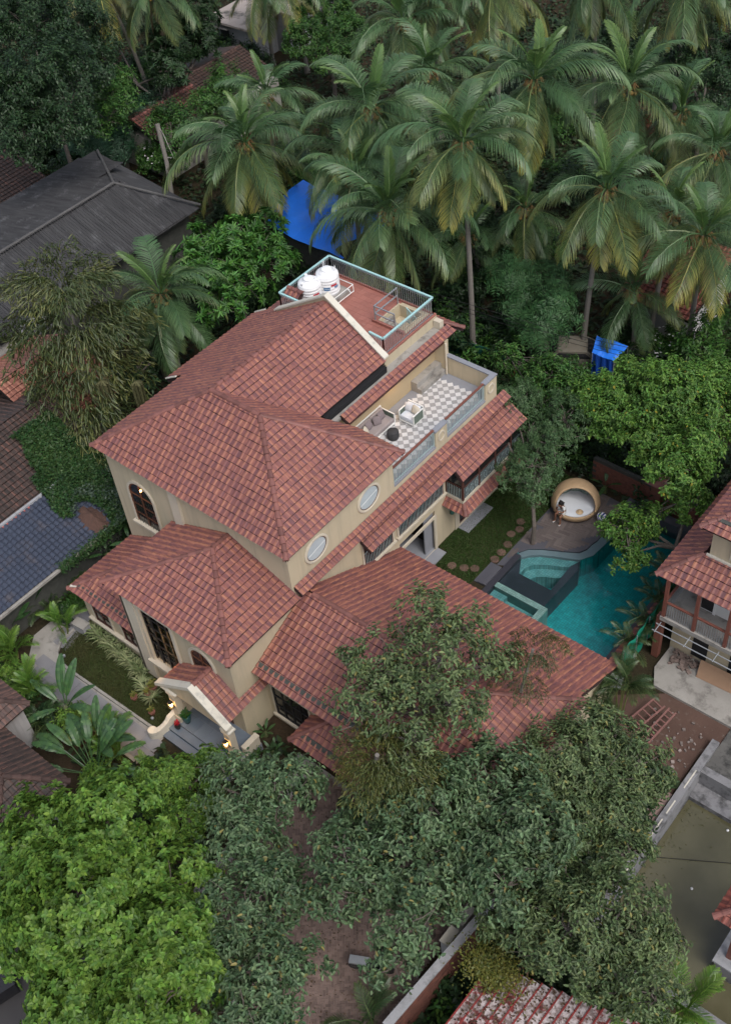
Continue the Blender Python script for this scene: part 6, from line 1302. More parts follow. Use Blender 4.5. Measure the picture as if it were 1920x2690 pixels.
TREES = [
  ('broadleaf_tree', 'large bright green tree filling the lower left corner', 'rosetteL', [(-0.37, -13.23, 4.78, 1.71, 1.71, 1.37), (1.61, -11.52, 5.27, 1.9, 1.9, 1.52), (4.79, -11.82, 4.99, 1.44, 1.44, 1.15), (2.76, -14.27, 5.37, 2.45, 2.45, 1.96), (6.14, -13.53, 5.4, 1.75, 1.75, 1.4), (1.62, -15.49, 4.5, 1.44, 1.44, 1.15), (5.19, -15.02, 4.42, 2.15, 2.15, 1.72), (7.97, -14.17, 5.74, 1.32, 1.32, 1.06), (5.23, -16.58, 4.81, 1.47, 1.47, 1.18), (0.12, -14.68, 4.77, 1.47, 1.47, 1.18), (7.64, -15.44, 5.99, 1.3, 1.3, 1.04)], 'bright', None),
  ('broadleaf_tree', 'grey-green leathery leaved tree at the bottom between drive and bright tree', 'ovalG', [(4.36, -7.74, 4.96, 1.45, 1.45, 1.16), (5.49, -6.83, 5.4, 1.16, 1.16, 0.93), (5.82, -9.27, 4.97, 1.33, 1.33, 1.07), (7.45, -10.77, 5.17, 1.41, 1.41, 1.12), (7.85, -12.43, 4.58, 1.2, 1.2, 0.96), (9.52, -12.24, 5.16, 1.22, 1.22, 0.98), (8.05, -9.64, 5.44, 0.77, 0.77, 0.61), (8.57, -9.33, 5.03, 0.71, 0.71, 0.57), (9.83, -13.42, 5.29, 1.13, 1.13, 0.91), (10.37, -11.15, 5.21, 0.67, 0.67, 0.54)], 'greyg', None),
  ('broadleaf_tree', 'broad grey-green tree spreading over the drive in front of the annex', 'ovalG', [(9.07, -5.44, 4.8, 1.55, 1.55, 1.16), (10.33, -4.35, 5.91, 1.65, 1.65, 1.24), (11.58, -2.49, 5.65, 1.6, 1.6, 1.2), (10.93, -6.27, 5.18, 1.62, 1.62, 1.22), (12.14, -4.2, 4.75, 1.85, 1.85, 1.39), (13.75, -3.36, 6.08, 1.41, 1.41, 1.05), (10.12, -7.91, 5.46, 0.96, 0.96, 0.72), (12.24, -6.88, 5.85, 0.81, 0.81, 0.61), (9.07, -7.57, 6.11, 0.77, 0.77, 0.58), (9.73, -8.78, 5.84, 0.69, 0.69, 0.52), (12.36, -8.43, 6.17, 0.73, 0.73, 0.55), (12.67, -9.3, 5.33, 0.67, 0.67, 0.5), (14.18, -5.33, 5.98, 1.05, 1.05, 0.79)], 'greyg', None),
  ('broadleaf_tree', 'olive-green tree leaning over the murky basin', 'ovalO', [(15.06, -4.37, 4.92, 1.46, 1.46, 1.09), (16.5, -5.29, 5.61, 1.34, 1.34, 1.0), (17.43, -3.59, 5.53, 1.35, 1.35, 1.01), (18.54, -3.88, 4.44, 1.11, 1.11, 0.83), (18.69, -5.33, 4.49, 0.96, 0.96, 0.72), (14.91, -5.94, 4.6, 0.94, 0.94, 0.7), (19.76, -5.52, 5.65, 0.69, 0.69, 0.52), (17.72, -5.38, 4.91, 0.97, 0.97, 0.73)], 'olive', None),
  ('broadleaf_tree', 'pale green tree between the annex corner and the red earth yard', 'ovalO', [(12.84, 0.26, 4.75, 1.52, 1.52, 1.14), (13.72, 2.01, 4.36, 1.34, 1.34, 1.0), (14.33, -0.07, 4.61, 1.49, 1.49, 1.12), (14.96, 2.05, 4.46, 1.04, 1.04, 0.78), (14.28, -1.47, 4.42, 1.21, 1.21, 0.9), (15.54, -0.54, 4.7, 1.06, 1.06, 0.8), (12.38, -1.02, 4.7, 0.96, 0.96, 0.72), (16.48, -1.69, 5.09, 0.77, 0.77, 0.58), (12.66, 2.09, 4.82, 0.85, 0.85, 0.64)], 'olive', None),
  ('broadleaf_tree', 'open grey-green tree whose leaves half cover the annex roof', 'ovalS', [(6.11, 1.1, 7.6, 1.22, 1.22, 0.85), (6.1, -1.43, 7.5, 1.33, 1.33, 0.93), (7.78, -0.18, 7.69, 1.73, 1.73, 1.21), (7.58, -2.21, 7.24, 1.5, 1.5, 1.05), (8.94, 1.29, 6.53, 0.92, 0.92, 0.65), (6.7, -3.48, 7.5, 1.02, 1.02, 0.71), (9.17, -1.59, 7.65, 1.21, 1.21, 0.85), (9.01, -3.58, 7.57, 0.99, 0.99, 0.69), (7.47, 1.89, 7.1, 0.79, 0.79, 0.55), (5.53, -2.31, 7.3, 0.77, 0.77, 0.54)], 'olive', None),
  ('broadleaf_tree', 'bright broad tree behind the pool and the balcony house', 'ovalB', [(4.34, 19.23, 4.74, 1.74, 1.74, 1.39), (6.59, 19.35, 5.73, 1.86, 1.86, 1.49), (8.2, 19.72, 5.32, 1.5, 1.5, 1.2), (6.22, 17.73, 4.86, 1.77, 1.77, 1.42), (4.18, 17.79, 4.5, 1.27, 1.27, 1.02), (9.04, 16.61, 5.77, 1.18, 1.18, 0.94), (9.22, 14.71, 5.98, 0.99, 0.99, 0.79), (3.03, 18.29, 4.54, 1.01, 1.01, 0.81), (7.48, 21.34, 5.68, 0.98, 0.98, 0.79)], 'lime', None),
  ('broadleaf_tree', 'low leafy branch tree leaning over the pool water', 'ovalB', [(8.08, 12.83, 2.93, 0.92, 0.92, 0.65), (8.21, 14.3, 2.72, 0.76, 0.76, 0.53), (8.83, 12.06, 2.84, 0.64, 0.64, 0.45), (9.43, 16.18, 3.22, 0.9, 0.9, 0.63)], 'lime', (10.6, 14.5)),
  ('garden_tree', 'slender fine-leaved tree growing from the deck beside the lawn', 'fine', [(-0.16, 16.0, 4.65, 1.11, 1.11, 0.83), (0.68, 17.27, 3.65, 1.5, 1.5, 1.13), (2.6, 16.45, 4.34, 1.18, 1.18, 0.89), (1.23, 15.29, 3.65, 1.1, 1.1, 0.83), (3.14, 12.87, 4.46, 1.08, 1.08, 0.81), (2.37, 12.16, 4.0, 0.7, 0.7, 0.53), (-0.13, 14.84, 4.66, 0.82, 0.82, 0.62), (3.19, 14.2, 4.78, 0.79, 0.79, 0.6), (3.9, 11.9, 4.21, 0.62, 0.62, 0.47)], 'fine', (3.6, 12.3)),
  ('broadleaf_tree', 'dark green tree between car shell and bright tree', 'ovalB', [(0.09, 19.18, 4.0, 1.15, 1.15, 0.92), (1.8, 20.05, 3.45, 0.96, 0.96, 0.76), (-0.92, 18.85, 3.26, 0.97, 0.97, 0.78), (1.47, 18.45, 3.68, 1.13, 1.13, 0.91), (-3.04, 20.07, 3.23, 0.7, 0.7, 0.56)], 'mid', None),
  ('feathery_tree', 'light feathery tree in front of the tall palm trunks', 'feather', [(-4.48, 25.46, 4.02, 1.46, 1.46, 1.1), (-2.76, 23.55, 4.35, 1.25, 1.25, 0.94), (-6.02, 24.41, 4.68, 1.14, 1.14, 0.86), (-2.99, 22.46, 3.95, 1.11, 1.11, 0.83), (-4.74, 23.63, 3.77, 1.14, 1.14, 0.85)], 'feather', None),
  ('broadleaf_tree', 'huge dark evergreen tree in the upper left corner', 'ovalD', [(-44.57, 24.03, 10.1, 3.07, 3.07, 2.76), (-44.14, 27.14, 8.44, 2.77, 2.77, 2.5), (-36.65, 19.19, 10.38, 2.93, 2.93, 2.64), (-37.55, 16.84, 10.19, 2.33, 2.33, 2.09), (-38.97, 23.76, 8.63, 1.62, 1.62, 1.46), (-35.04, 15.22, 8.88, 1.6, 1.6, 1.44), (-33.7, 17.76, 9.06, 1.38, 1.38, 1.25), (-50.64, 26.62, 9.43, 2.44, 2.44, 2.2)], 'dark', None),
  ('broadleaf_tree', 'dense columnar green tree behind the grey corrugated roof', 'ovalD', [(-42.74, 28.01, 5.1, 1.36, 1.36, 1.36), (-40.37, 26.23, 5.06, 1.45, 1.45, 1.45), (-38.53, 24.07, 5.12, 1.16, 1.16, 1.16)], 'mid', None),
  ('feathery_tree', 'blue-green feathery tree in front of the dark evergreens', 'feather', [(-41.29, 25.06, 3.35, 1.74, 1.74, 1.22), (-41.18, 27.78, 3.01, 1.64, 1.64, 1.15), (-40.65, 29.53, 2.94, 1.24, 1.24, 0.87), (-41.53, 23.44, 3.18, 1.2, 1.2, 0.84), (-40.0, 25.17, 2.79, 1.34, 1.34, 0.94)], 'bluegreen', None),
  ('umbrella_tree', 'glossy umbrella-leaved tree between palms and the villa roof', 'umbrella', [(-23.25, 17.89, 4.32, 1.24, 1.24, 1.12), (-21.08, 18.48, 5.27, 1.21, 1.21, 1.09), (-19.68, 19.12, 4.63, 1.33, 1.33, 1.19), (-17.39, 18.25, 4.67, 1.08, 1.08, 0.97), (-20.85, 16.0, 3.92, 1.32, 1.32, 1.19), (-18.18, 15.88, 4.48, 1.5, 1.5, 1.35), (-22.12, 15.61, 4.71, 0.99, 0.99, 0.89), (-21.7, 21.48, 3.93, 1.15, 1.15, 1.03), (-19.98, 16.88, 4.76, 1.52, 1.52, 1.37), (-17.43, 13.34, 4.79, 1.14, 1.14, 1.03)], 'umbrella', None),
  ('broadleaf_tree', 'bright green bushy tree right of the pale flat-roofed house', 'ovalB', [(-36.53, 44.09, 4.56, 2.17, 2.17, 1.95), (-32.17, 42.12, 5.13, 1.53, 1.53, 1.37), (-35.0, 40.24, 4.97, 1.4, 1.4, 1.26), (-31.08, 39.12, 5.18, 1.35, 1.35, 1.22)], 'mid', None),
  ('broadleaf_tree', 'dark big-leaved tree left of the pale flat-roofed house', 'umbrella', [(-42.82, 35.01, 5.32, 1.98, 1.98, 1.78), (-43.6, 37.91, 5.75, 1.58, 1.58, 1.42), (-38.77, 30.64, 5.79, 1.34, 1.34, 1.2), (-42.7, 33.21, 4.93, 1.26, 1.26, 1.13), (-41.17, 36.08, 4.97, 1.13, 1.13, 1.02)], 'dark', None),
  ('broadleaf_tree', 'dark tree in the upper right corner behind the palms', 'ovalD', [(-9.26, 51.87, 6.28, 2.03, 2.03, 1.83), (-4.94, 45.83, 6.74, 1.65, 1.65, 1.49), (-3.67, 42.98, 5.6, 1.39, 1.39, 1.25), (-8.54, 48.07, 5.93, 1.24, 1.24, 1.11)], 'dark', None),
  ('broadleaf_tree', 'dark round shrub tree at the right edge beside the bright tree', 'ovalD', [(4.87, 27.42, 3.07, 1.39, 1.39, 1.26), (6.11, 25.93, 2.86, 1.07, 1.07, 0.97), (4.57, 25.98, 2.89, 0.79, 0.79, 0.71)], 'mid', None),
  ('flowering_bush', 'dark bush dotted with white flowers by the white shed', 'flower', [(1.98, 28.06, 1.03, 1.05, 1.05, 0.94), (1.39, 27.24, 1.05, 0.8, 0.8, 0.72), (2.88, 27.88, 1.14, 0.71, 0.71, 0.64)], 'mid', None),
  ('flowering_bush', 'rounded bush with white flowers behind the broken palm trunk', 'flower', [(-37.53, 27.35, 1.72, 1.35, 1.35, 1.21), (-37.23, 25.95, 1.75, 0.93, 0.93, 0.84), (-35.56, 26.63, 1.91, 0.93, 0.93, 0.83)], 'mid', None),
  ('broadleaf_tree', 'small light green shrub tree in front of the porch steps', 'rosetteS', [(0.71, -8.14, 2.62, 1.04, 1.04, 0.83), (1.46, -7.07, 3.06, 0.67, 0.67, 0.53), (-0.04, -8.7, 3.19, 0.66, 0.66, 0.53), (2.15, -8.87, 2.85, 0.87, 0.87, 0.7), (0.93, -9.33, 2.78, 0.66, 0.66, 0.53)], 'bright', None),
  ('broadleaf_tree', 'dark shrub tree left of the tall leaning palm trunk', 'ovalD', [(-49.08, 31.88, 4.3, 1.22, 1.22, 1.09), (-53.46, 36.98, 3.74, 1.38, 1.38, 1.24), (-37.91, 28.83, 3.69, 0.86, 0.86, 0.77), (-41.46, 32.13, 3.94, 1.06, 1.06, 0.95)], 'dark', None),
  ('broadleaf_tree', 'dark green tree between the blue tarpaulin and the right palms', 'ovalD', [(-11.49, 30.79, 3.4, 1.38, 1.38, 1.24), (-9.57, 29.22, 2.8, 1.47, 1.47, 1.32), (-10.48, 27.78, 3.02, 1.12, 1.12, 1.01), (-7.84, 29.43, 3.03, 1.0, 1.0, 0.9)], 'dark', None),
  ('broadleaf_tree', 'dark leafy tree half covering the ruined red roof', 'ovalD', [(-35.27, 29.27, 4.47, 1.18, 1.18, 1.06), (-36.42, 31.86, 4.15, 1.08, 1.08, 0.97), (-34.85, 27.02, 4.48, 1.03, 1.03, 0.93), (-33.81, 30.68, 3.94, 1.06, 1.06, 0.95), (-37.02, 34.02, 4.07, 1.1, 1.1, 0.99), (-33.3, 24.75, 4.32, 0.81, 0.81, 0.73), (-35.98, 26.31, 4.51, 0.78, 0.78, 0.7)], 'mid', None),
  ('broadleaf_tree', 'red-tinged shrub tree under the far right palms', 'ovalD', [(-9.85, 43.99, 3.46, 1.24, 1.24, 1.12), (-8.14, 42.53, 3.28, 0.98, 0.98, 0.88), (-9.45, 41.93, 3.2, 0.98, 0.98, 0.88)], 'red', None),
  ('broadleaf_tree', 'dark shrub tree beneath the fishtail palm beside the villa', 'ovalD', [(-21.36, 12.14, 2.62, 1.3, 1.3, 1.17), (-20.42, 10.27, 2.35, 1.07, 1.07, 0.96), (-21.93, 13.98, 2.85, 0.99, 0.99, 0.89), (-19.02, 7.69, 2.87, 0.82, 0.82, 0.74)], 'dark', None),
]
PALMS = [
  ('coconut palm leaning over the right end of the blue tarpaulin', (-17.75, 24.81, 8.5), (-18.19, 24.5), 0.9, 20, 'g'),
  ('coconut palm with a thick crown beside the blue tarpaulin roof', (-24.46, 23.39, 7.8), (-24.4, 23.3), 1.15, 27, 'y'),
  ('coconut palm with hanging yellowed fronds behind the roof terrace', (-7.4, 22.18, 13.2), (-7.0, 22.2), 1.0, 26, 'y'),
  ('coconut palm with yellow lower fronds above the blue tent', (-1.48, 26.09, 10.5), (-1.96, 25.6), 0.9, 24, 'y'),
  ('coconut palm in the middle row left of the nut-laden palm', (-16.31, 25.77, 11), (-15.88, 25.97), 1.12, 26, 'g'),
  ('tall dark-trunked coconut palm at the upper centre right', (-9.32, 31.41, 12.0), (-9.66, 31.2), 1.12, 27, 'g'),
  ('coconut palm with arching fronds in the upper right group', (-6.57, 36.88, 10), (-6.14, 36.66), 1.1, 25, 'g'),
  ('low coconut palm whose fronds overhang the roof terrace railing', (-10.56, 19.89, 9.5), (-11.08, 19.6), 1.05, 25, 'g'),
  ('small coconut palm left of the villa roof below the grey roof', (-19.73, 11.35, 6), (-19.32, 11.03), 0.95, 24, 'g'),
  ('coconut palm at the right edge in front of the white shed', (3.24, 27.67, 8.6), (3.1, 28.1), 0.9, 24, 'y'),
  ('coconut palm cut by the right edge behind the front right palm', (-0.47, 36.21, 8), (-0.69, 36.09), 0.9, 22, 'g'),
  ('short young palm in the gap between the two tall trunks', (-8.32, 29.27, 5.5), (-8.43, 29.14), 0.75, 17, 'g'),
  ('dark shaded palm hanging over the blue tent', (0.03, 27.22, 4.2), (0.62, 26.74), 0.75, 16, 'g'),
  ('coconut palm with its crown cut by the top edge left', (-44.09, 34.56, 9), (-44.78, 35.18), 1.05, 20, 'g'),
  ('leaning coconut palm whose bare trunk crosses the upper left', (-49.77, 34.24, 9), (-47.0, 34.5), 1.0, 18, 'y'),
  ('coconut palm at the top edge over the pale flat roof', (-40.71, 42.39, 7.5), (-42.1, 43.6), 1.0, 18, 'y'),
  ('second coconut palm at the top edge over the pale flat roof', (-39.54, 43.56, 8), (-39.01, 44.24), 1.0, 18, 'g'),
  ('coconut palm at the top edge right of the flat-roofed house', (-23.29, 40.43, 11), (-23.38, 41.06), 1.0, 22, 'g'),
  ('coconut palm at the top edge above the tall dark trunk', (-19.92, 42.88, 11), (-19.32, 42.49), 1.0, 22, 'y'),
  ('coconut palm at the top edge above the upper right group', (-14.98, 46.81, 11), (-14.64, 47.28), 1.0, 22, 'g'),
  ('yellowing coconut palm in the top right corner', (-9.39, 48.42, 11), (-9.16, 48.45), 1.05, 24, 'y'),
  ('coconut palm behind the middle row with upright fronds', (-18.79, 34.34, 9), (-19.09, 34.12), 0.95, 21, 'g'),
  ('coconut palm half hidden right of the upper right group', (-4.95, 40.78, 7), (-5.33, 40.18), 0.9, 19, 'g'),
  ('dim coconut palm on a leaning trunk left of the white shed', (0.25, 30.17, 7.6), (0.9, 27.9), 0.85, 18, 'g'),
  ('coconut palm behind the thick-crowned palm and the ruined roof', (-28.76, 29.77, 7), (-28.64, 29.47), 0.9, 20, 'g'),
  ('coconut palm behind the overhanging palm above the blue tarpaulin', (-15.41, 22.85, 8.5), (-14.98, 22.21), 0.9, 19, 'g'),
  ('coconut palm in the shade behind the nut-laden palm', (-23.13, 37.32, 10), (-22.56, 37.59), 1.0, 20, 'g'),
  ('coconut palm low at the centre of the grove', (-10.86, 27.19, 4.0), (-10.27, 27.75), 0.8, 16, 'g'),
]
# ---------------------------------------------------------------- vegetation
M_BARK = plain('grey_bark', (0.135, 0.115, 0.10), 0.9, (0.085, 0.072, 0.06), 3, 25, bmp=0.6, stain=(4, (0.21, 0.20, 0.185), 0.58, 0.7)); M_PBARK = plain('palm_bark', (0.20, 0.185, 0.165), 0.9, (0.13, 0.118, 0.105), 4, 12, stretch=(1, 1, 7), bmp=0.6)
LM = {
 'bright': leaf_mat('bright_leaf', (0.172, 0.300, 0.046), (0.046, 0.112, 0.019), 0.55, 0.015, patch=0.8, trans=0.30),
 'lime': leaf_mat('lime_leaf', (0.140, 0.275, 0.046), (0.044, 0.112, 0.019), 0.55, 0.018, patch=0.7, trans=0.30, yellow=((0.35, 0.27, 0.03), 0.012)),
 'greyg': leaf_mat('grey_green_leaf', (0.112, 0.176, 0.080), (0.033, 0.068, 0.028), 0.7, 0.02, 0.5, patch=0.6, trans=0.15, spec=0.35, yellow=((0.26, 0.22, 0.07), 0.02)),
 'olive': leaf_mat('olive_leaf', (0.138, 0.190, 0.074), (0.044, 0.076, 0.028), 0.7, 0.02, 0.5, patch=0.6, trans=0.18, spec=0.35, yellow=((0.24, 0.22, 0.06), 0.03)),
 'fine': leaf_mat('fine_leaf', (0.085, 0.155, 0.058), (0.032, 0.072, 0.026), 0.5, 0.015, patch=0.9, trans=0.2),
 'mid': leaf_mat('mid_leaf', (0.066, 0.160, 0.028), (0.020, 0.058, 0.012), 0.5, 0.02, patch=0.6, trans=0.22),
 'dark': leaf_mat('dark_leaf', (0.030, 0.068, 0.022), (0.009, 0.025, 0.009), 0.5, 0.02, patch=0.45, trans=0.15),
 'feather': leaf_mat('feather_leaf', (0.060, 0.150, 0.050), (0.028, 0.078, 0.026), 0.4, 0.015, patch=0.6, trans=0.25),
 'bluegreen': leaf_mat('blue_green_leaf', (0.036, 0.096, 0.048), (0.016, 0.048, 0.024), 0.4, 0.015, patch=0.6, trans=0.2),
 'umbrella': leaf_mat('umbrella_leaf', (0.085, 0.235, 0.034), (0.022, 0.074, 0.013), 0.5, 0.015, patch=0.8, trans=0.2, spec=0.5),
 'red': leaf_mat('red_tinged_leaf', (0.20, 0.055, 0.03), (0.030, 0.052, 0.018), 0.6, 0.02, patch=1.2, trans=0.2),
}
ST = {  # leaf length, width, leaves per sprig, mode, coverage, cluster spacing, cluster radius, two-quad leaves
 'rosetteL': (0.22, 0.135, 7, 'ros', 3.6, 0.62, 0.36, 2), 'rosetteS': (0.17, 0.085, 8, 'ros', 3.0, 0.5, 0.28, 2), 'ovalG': (0.20, 0.098, 7, 'spr', 1.9, 0.60, 0.38, 2), 'ovalO': (0.18, 0.078, 7, 'spr', 1.8, 0.55, 0.36, 2),
 'ovalS': (0.20, 0.09, 7, 'spr', 0.78, 0.60, 0.38, 2), 'ovalB': (0.17, 0.095, 8, 'spr', 2.9, 0.60, 0.36, 2), 'fine': (0.12, 0.048, 9, 'spr', 1.7, 0.50, 0.27, 1), 'feather': (0.34, 0.060, 12, 'fea', 2.4, 0.62, 0.40, 1),
 'ovalD': (0.24, 0.11, 7, 'spr', 2.6, 0.75, 0.45, 1), 'umbrella': (0.40, 0.12, 12, 'ros', 1.9, 0.66, 0.20, 2), 'flower': (0.16, 0.08, 7, 'spr', 2.6, 0.4, 0.25, 1)}
def quad_leaves(P, D, N, L, W, droop=0.3):
    D = unit(D); S = unit(np.cross(D, N)); N = np.cross(S, D); L = L[:, None]; W = W[:, None]
    a = P+D*L*.45; V = np.stack([P, a+S*W*.5+N*W*.12, P+D*L-N*L*droop*.6, a-S*W*.5+N*W*.12], 1).reshape(-1, 3); k = len(P)
    return V, (np.arange(k)[:, None]*4+np.arange(4)).ravel(), np.full(k, 4)
def rand_unit(k): return unit(rng.normal(0, 1, (k, 3)))
def crown_mesh(name, blobs, style, mat, off):
    L0, W0, k, mode, cov, cs, rc, nq = ST[style]; PP, AA = [], []; tips = []
    for (cx, cy, cz, rx, ry, rz) in blobs:
        c = np.array([cx, cy, cz]); r = np.array([rx, ry, rz]); area = 2*math.pi*rx*ry*1.25; nr = int(cov*area/(L0*W0*.62)/k)
        ncl = max(5, int(area/cs**2)); d = rand_unit(ncl*2); d = d[d[:, 2] > -0.5][:ncl]; ncl = len(d)
        cc = c+r*d*rng.uniform(.72, 1.04, (ncl, 1)); tips.append(cc)
        w_ = rng.uniform(.3, 1.0, ncl); ix = rng.choice(ncl, nr, p=w_/w_.sum()); sc = rng.uniform(.6, 1.35, ncl)[ix][:, None]
        g = rand_unit(nr)*rng.uniform(.15, 1, (nr, 1))**.5+d[ix]*.35; P = cc[ix]+g*rc*sc
        inn = rng.random(nr) < .14; P[inn] = c+r*rand_unit(inn.sum())*rng.uniform(.2, .7, (inn.sum(), 1))
        A = unit(unit(P-c)*.8+g*.35+np.array([0, 0, .55])+rng.normal(0, .25, (nr, 3))); PP.append(P); AA.append(A)
    P = np.concatenate(PP); A = np.concatenate(AA); n_ = len(P)
    e1 = unit(np.cross(A, rand_unit(n_))); e2 = np.cross(A, e1)
    j = np.arange(k)
    if mode == 'ros':
        ph = rng.uniform(0, 6.28, (n_, 1))+2*math.pi*j/k+rng.normal(0, .15, (n_, k)); tl = rng.uniform(-.05, .75, (n_, k))
        D = np.cos(ph)[..., None]*e1[:, None]+np.sin(ph)[..., None]*e2[:, None]+tl[..., None]*A[:, None]; B = np.repeat(P[:, None], k, 1)+D*0.02; N = np.repeat(A[:, None], k, 1)+rng.normal(0, .15, (n_, k, 3))
    elif mode == 'spr':
        t_ = (j/(k-1))[None, :, None]; tw = unit(A+rng.normal(0, .5, (n_, 3))); B = P[:, None]+tw[:, None]*(t_-.5)*L0*2.0; ph = rng.uniform(0, 6.28, (n_, 1))+j*2.4
        D = np.cos(ph)[..., None]*e1[:, None]+np.sin(ph)[..., None]*e2[:, None]+tw[:, None]*.55; D[..., 2] -= .25; N = np.zeros((n_, k, 3)); N[..., 2] = 1; N += A[:, None]*.5+rng.normal(0, .35, (n_, k, 3))
    else:      # feathery compound leaves: leaflets in two rows along a drooping stalk
        t_ = (j//2/(k//2))[None, :, None]; tw = unit(e1+A*.25); sd = np.where(j % 2 == 0, 1, -1)[None, :, None]; B = P[:, None]+tw[:, None]*t_*.75; B[..., 2] -= .25*(t_[..., 0])**2
        D = sd*e2[:, None]+tw[:, None]*.35; D = D+rng.normal(0, .1, (n_, k, 3)); N = np.repeat(A[:, None], k, 1)
    m = n_*k; B, D, N = B.reshape(m, 3), D.reshape(m, 3), N.reshape(m, 3); L = L0*rng.uniform(.7, 1.2, m); W = W0*rng.uniform(.75, 1.2, m)
    arr = leaf_arrays(B, D, N, L, W, .28) if nq == 2 else quad_leaves(B, D, N, L, W)
    return raw_mesh(name, arr[0]-np.array(off), arr[1], arr[2], mat), np.concatenate(tips)
LEAVES = 0
def tree(name, label, blobs, style, mat, base, cat='tree', trunk_r=0.16, group=None):
    cen = np.mean([b_4[:3] for b_4 in blobs], 0); bx_, by_ = base if base else (cen[0], cen[1]); zt_ = min(b_4[2]-b_4[5]*.4 for b_4 in blobs)
    t = thing(name, label, cat, (bx_, by_, 0), group); me, tips = crown_mesh('crown', blobs, style, mat, (bx_, by_, 0)); inst('crown', me, t)
    m = MB(); fork = Vector((bx_+(cen[0]-bx_)*.35, by_+(cen[1]-by_)*.35, max(.5, zt_*.75)))
    m.tube([(bx_, by_, -.05), (bx_+random.uniform(-.1, .1), by_+random.uniform(-.1, .1), fork.z*.5), fork], [trunk_r*1.25, trunk_r, trunk_r*.8], 8)
    for b_4 in blobs:
        q = Vector(b_4[:3]); mid = fork.lerp(q, .55)+Vector((random.uniform(-.3, .3), random.uniform(-.3, .3), random.uniform(-.1, .35))); m.tube([fork, mid, q], [trunk_r*.6, trunk_r*.38, trunk_r*.2], 6, cap=False)
        near = tips[np.argsort(((tips-np.array(b_4[:3]))**2).sum(1))[:26]]
        for p in near[::2]: p = Vector(p); mm = q.lerp(p, .5)+Vector((random.uniform(-.12, .12), random.uniform(-.12, .12), .05)); m.tube([q, mm, p], [trunk_r*.2, .022, .010], 4, cap=False)
    if style in ('ovalG', 'ovalO', 'ovalS', 'ovalB', 'fine'):
        for p in tips[rng.choice(len(tips), min(70, len(tips)), replace=False)]:
            p = Vector(p); d = (p-Vector(cen)).normalized()+Vector((random.uniform(-.5, .5), random.uniform(-.5, .5), random.uniform(0, .5))); q = p+d*random.uniform(.2, .5)
            m.tube([p-d*.35, p+d*.1+Vector((.04, .03, 0)), q], [.018, .012, .005], 4, cap=False); m.tube([p+d*.05, p+d*.2+Vector((random.uniform(-.2, .2), random.uniform(-.2, .2), .05))], [.009, .004], 3, cap=False)
    m.build('trunk', M_BARK, t); return t
for (nm, lab, style, blobs, mk, base) in TREES:
    t = tree(nm, lab, blobs, style, LM[mk], base, 'bush' if 'bush' in nm else 'tree', 0.10 if nm in ('garden_tree', 'flowering_bush') else 0.16)
    if style == 'flower':
        P = []
        for b_4 in blobs: d = rand_unit(26); d[:, 2] = np.abs(d[:, 2]); P.append(np.array(b_4[:3])+np.array(b_4[3:])*d*1.05)
        P = np.repeat(np.concatenate(P), 5, 0); k = len(P); a = np.tile(np.arange(5), k//5)*1.2566; D = np.column_stack([np.cos(a), np.sin(a), np.full(k, .2)]); arr = quad_leaves(P, D, np.tile([0, 0, 1.], (k, 1)), np.full(k, .085), np.full(k, .06))
        o = inst('flower', raw_mesh('flower', arr[0]-np.array(t.location), arr[1], arr[2], M_WHITEP), t); o['kind'] = 'stuff'
# ---- palms
def frond_mat(name, g, y, amt):
    m, n, l, b = new_mat(name); uv = n.new('ShaderNodeUVMap'); s = n.new('ShaderNodeSeparateXYZ'); l.new(uv.outputs[0], s.inputs[0]); ge = n.new('ShaderNodeNewGeometry'); oi = n.new('ShaderNodeObjectInfo')
    rr = mth(n, l, 'FRACT', mth(n, l, 'ADD', ge.outputs['Random Per Island'], oi.outputs['Random']))
    t = mth(n, l, 'ADD', mth(n, l, 'MULTIPLY', s.outputs[1], 0.45), mth(n, l, 'MULTIPLY', s.outputs[0], 0.30)); t = mth(n, l, 'ADD', t, mth(n, l, 'MULTIPLY', oi.outputs['Random'], 0.35)); t = mth(n, l, 'ADD', t, mth(n, l, 'MULTIPLY', rr, .12))
    r = ramp(n, [(max(0, 1.0-amt), g), (min(1, 1.28-amt*.8), y)]); l.new(t, r.inputs[0]); hs = n.new('ShaderNodeHueSaturation'); l.new(r.outputs[0], hs.inputs['Color'])
    l.new(mth(n, l, 'ADD', .74, mth(n, l, 'MULTIPLY', mth(n, l, 'FRACT', mth(n, l, 'MULTIPLY', rr, 5.3)), .5)), hs.inputs['Value']); l.new(hs.outputs[0], b.inputs['Base Color']); b.inputs['Roughness'].default_value = .42; b.inputs['Specular IOR Level'].default_value = .5
    tl = n.new('ShaderNodeBsdfTranslucent'); l.new(hs.outputs[0], tl.inputs[0]); ms = n.new('ShaderNodeMixShader'); ms.inputs[0].default_value = .2; l.new(b.outputs[0], ms.inputs[1]); l.new(tl.outputs[0], ms.inputs[2]); l.new(ms.outputs[0], n['Material Output'].inputs[0]); return m
G1, Y1 = (0.060, 0.128, 0.050), (0.24, 0.20, 0.055)
MF_G = frond_mat('palm_green', G1, (0.120, 0.190, 0.075), .40); MF_M = frond_mat('palm_mid', (0.068, 0.132, 0.050), (0.175, 0.205, 0.068), .42); MF_Y = frond_mat('palm_yellowing', (0.086, 0.138, 0.046), (0.31, 0.29, 0.065), .44); MF_N = frond_mat('palm_new', (0.075, 0.150, 0.040), (0.13, 0.205, 0.055), .45)
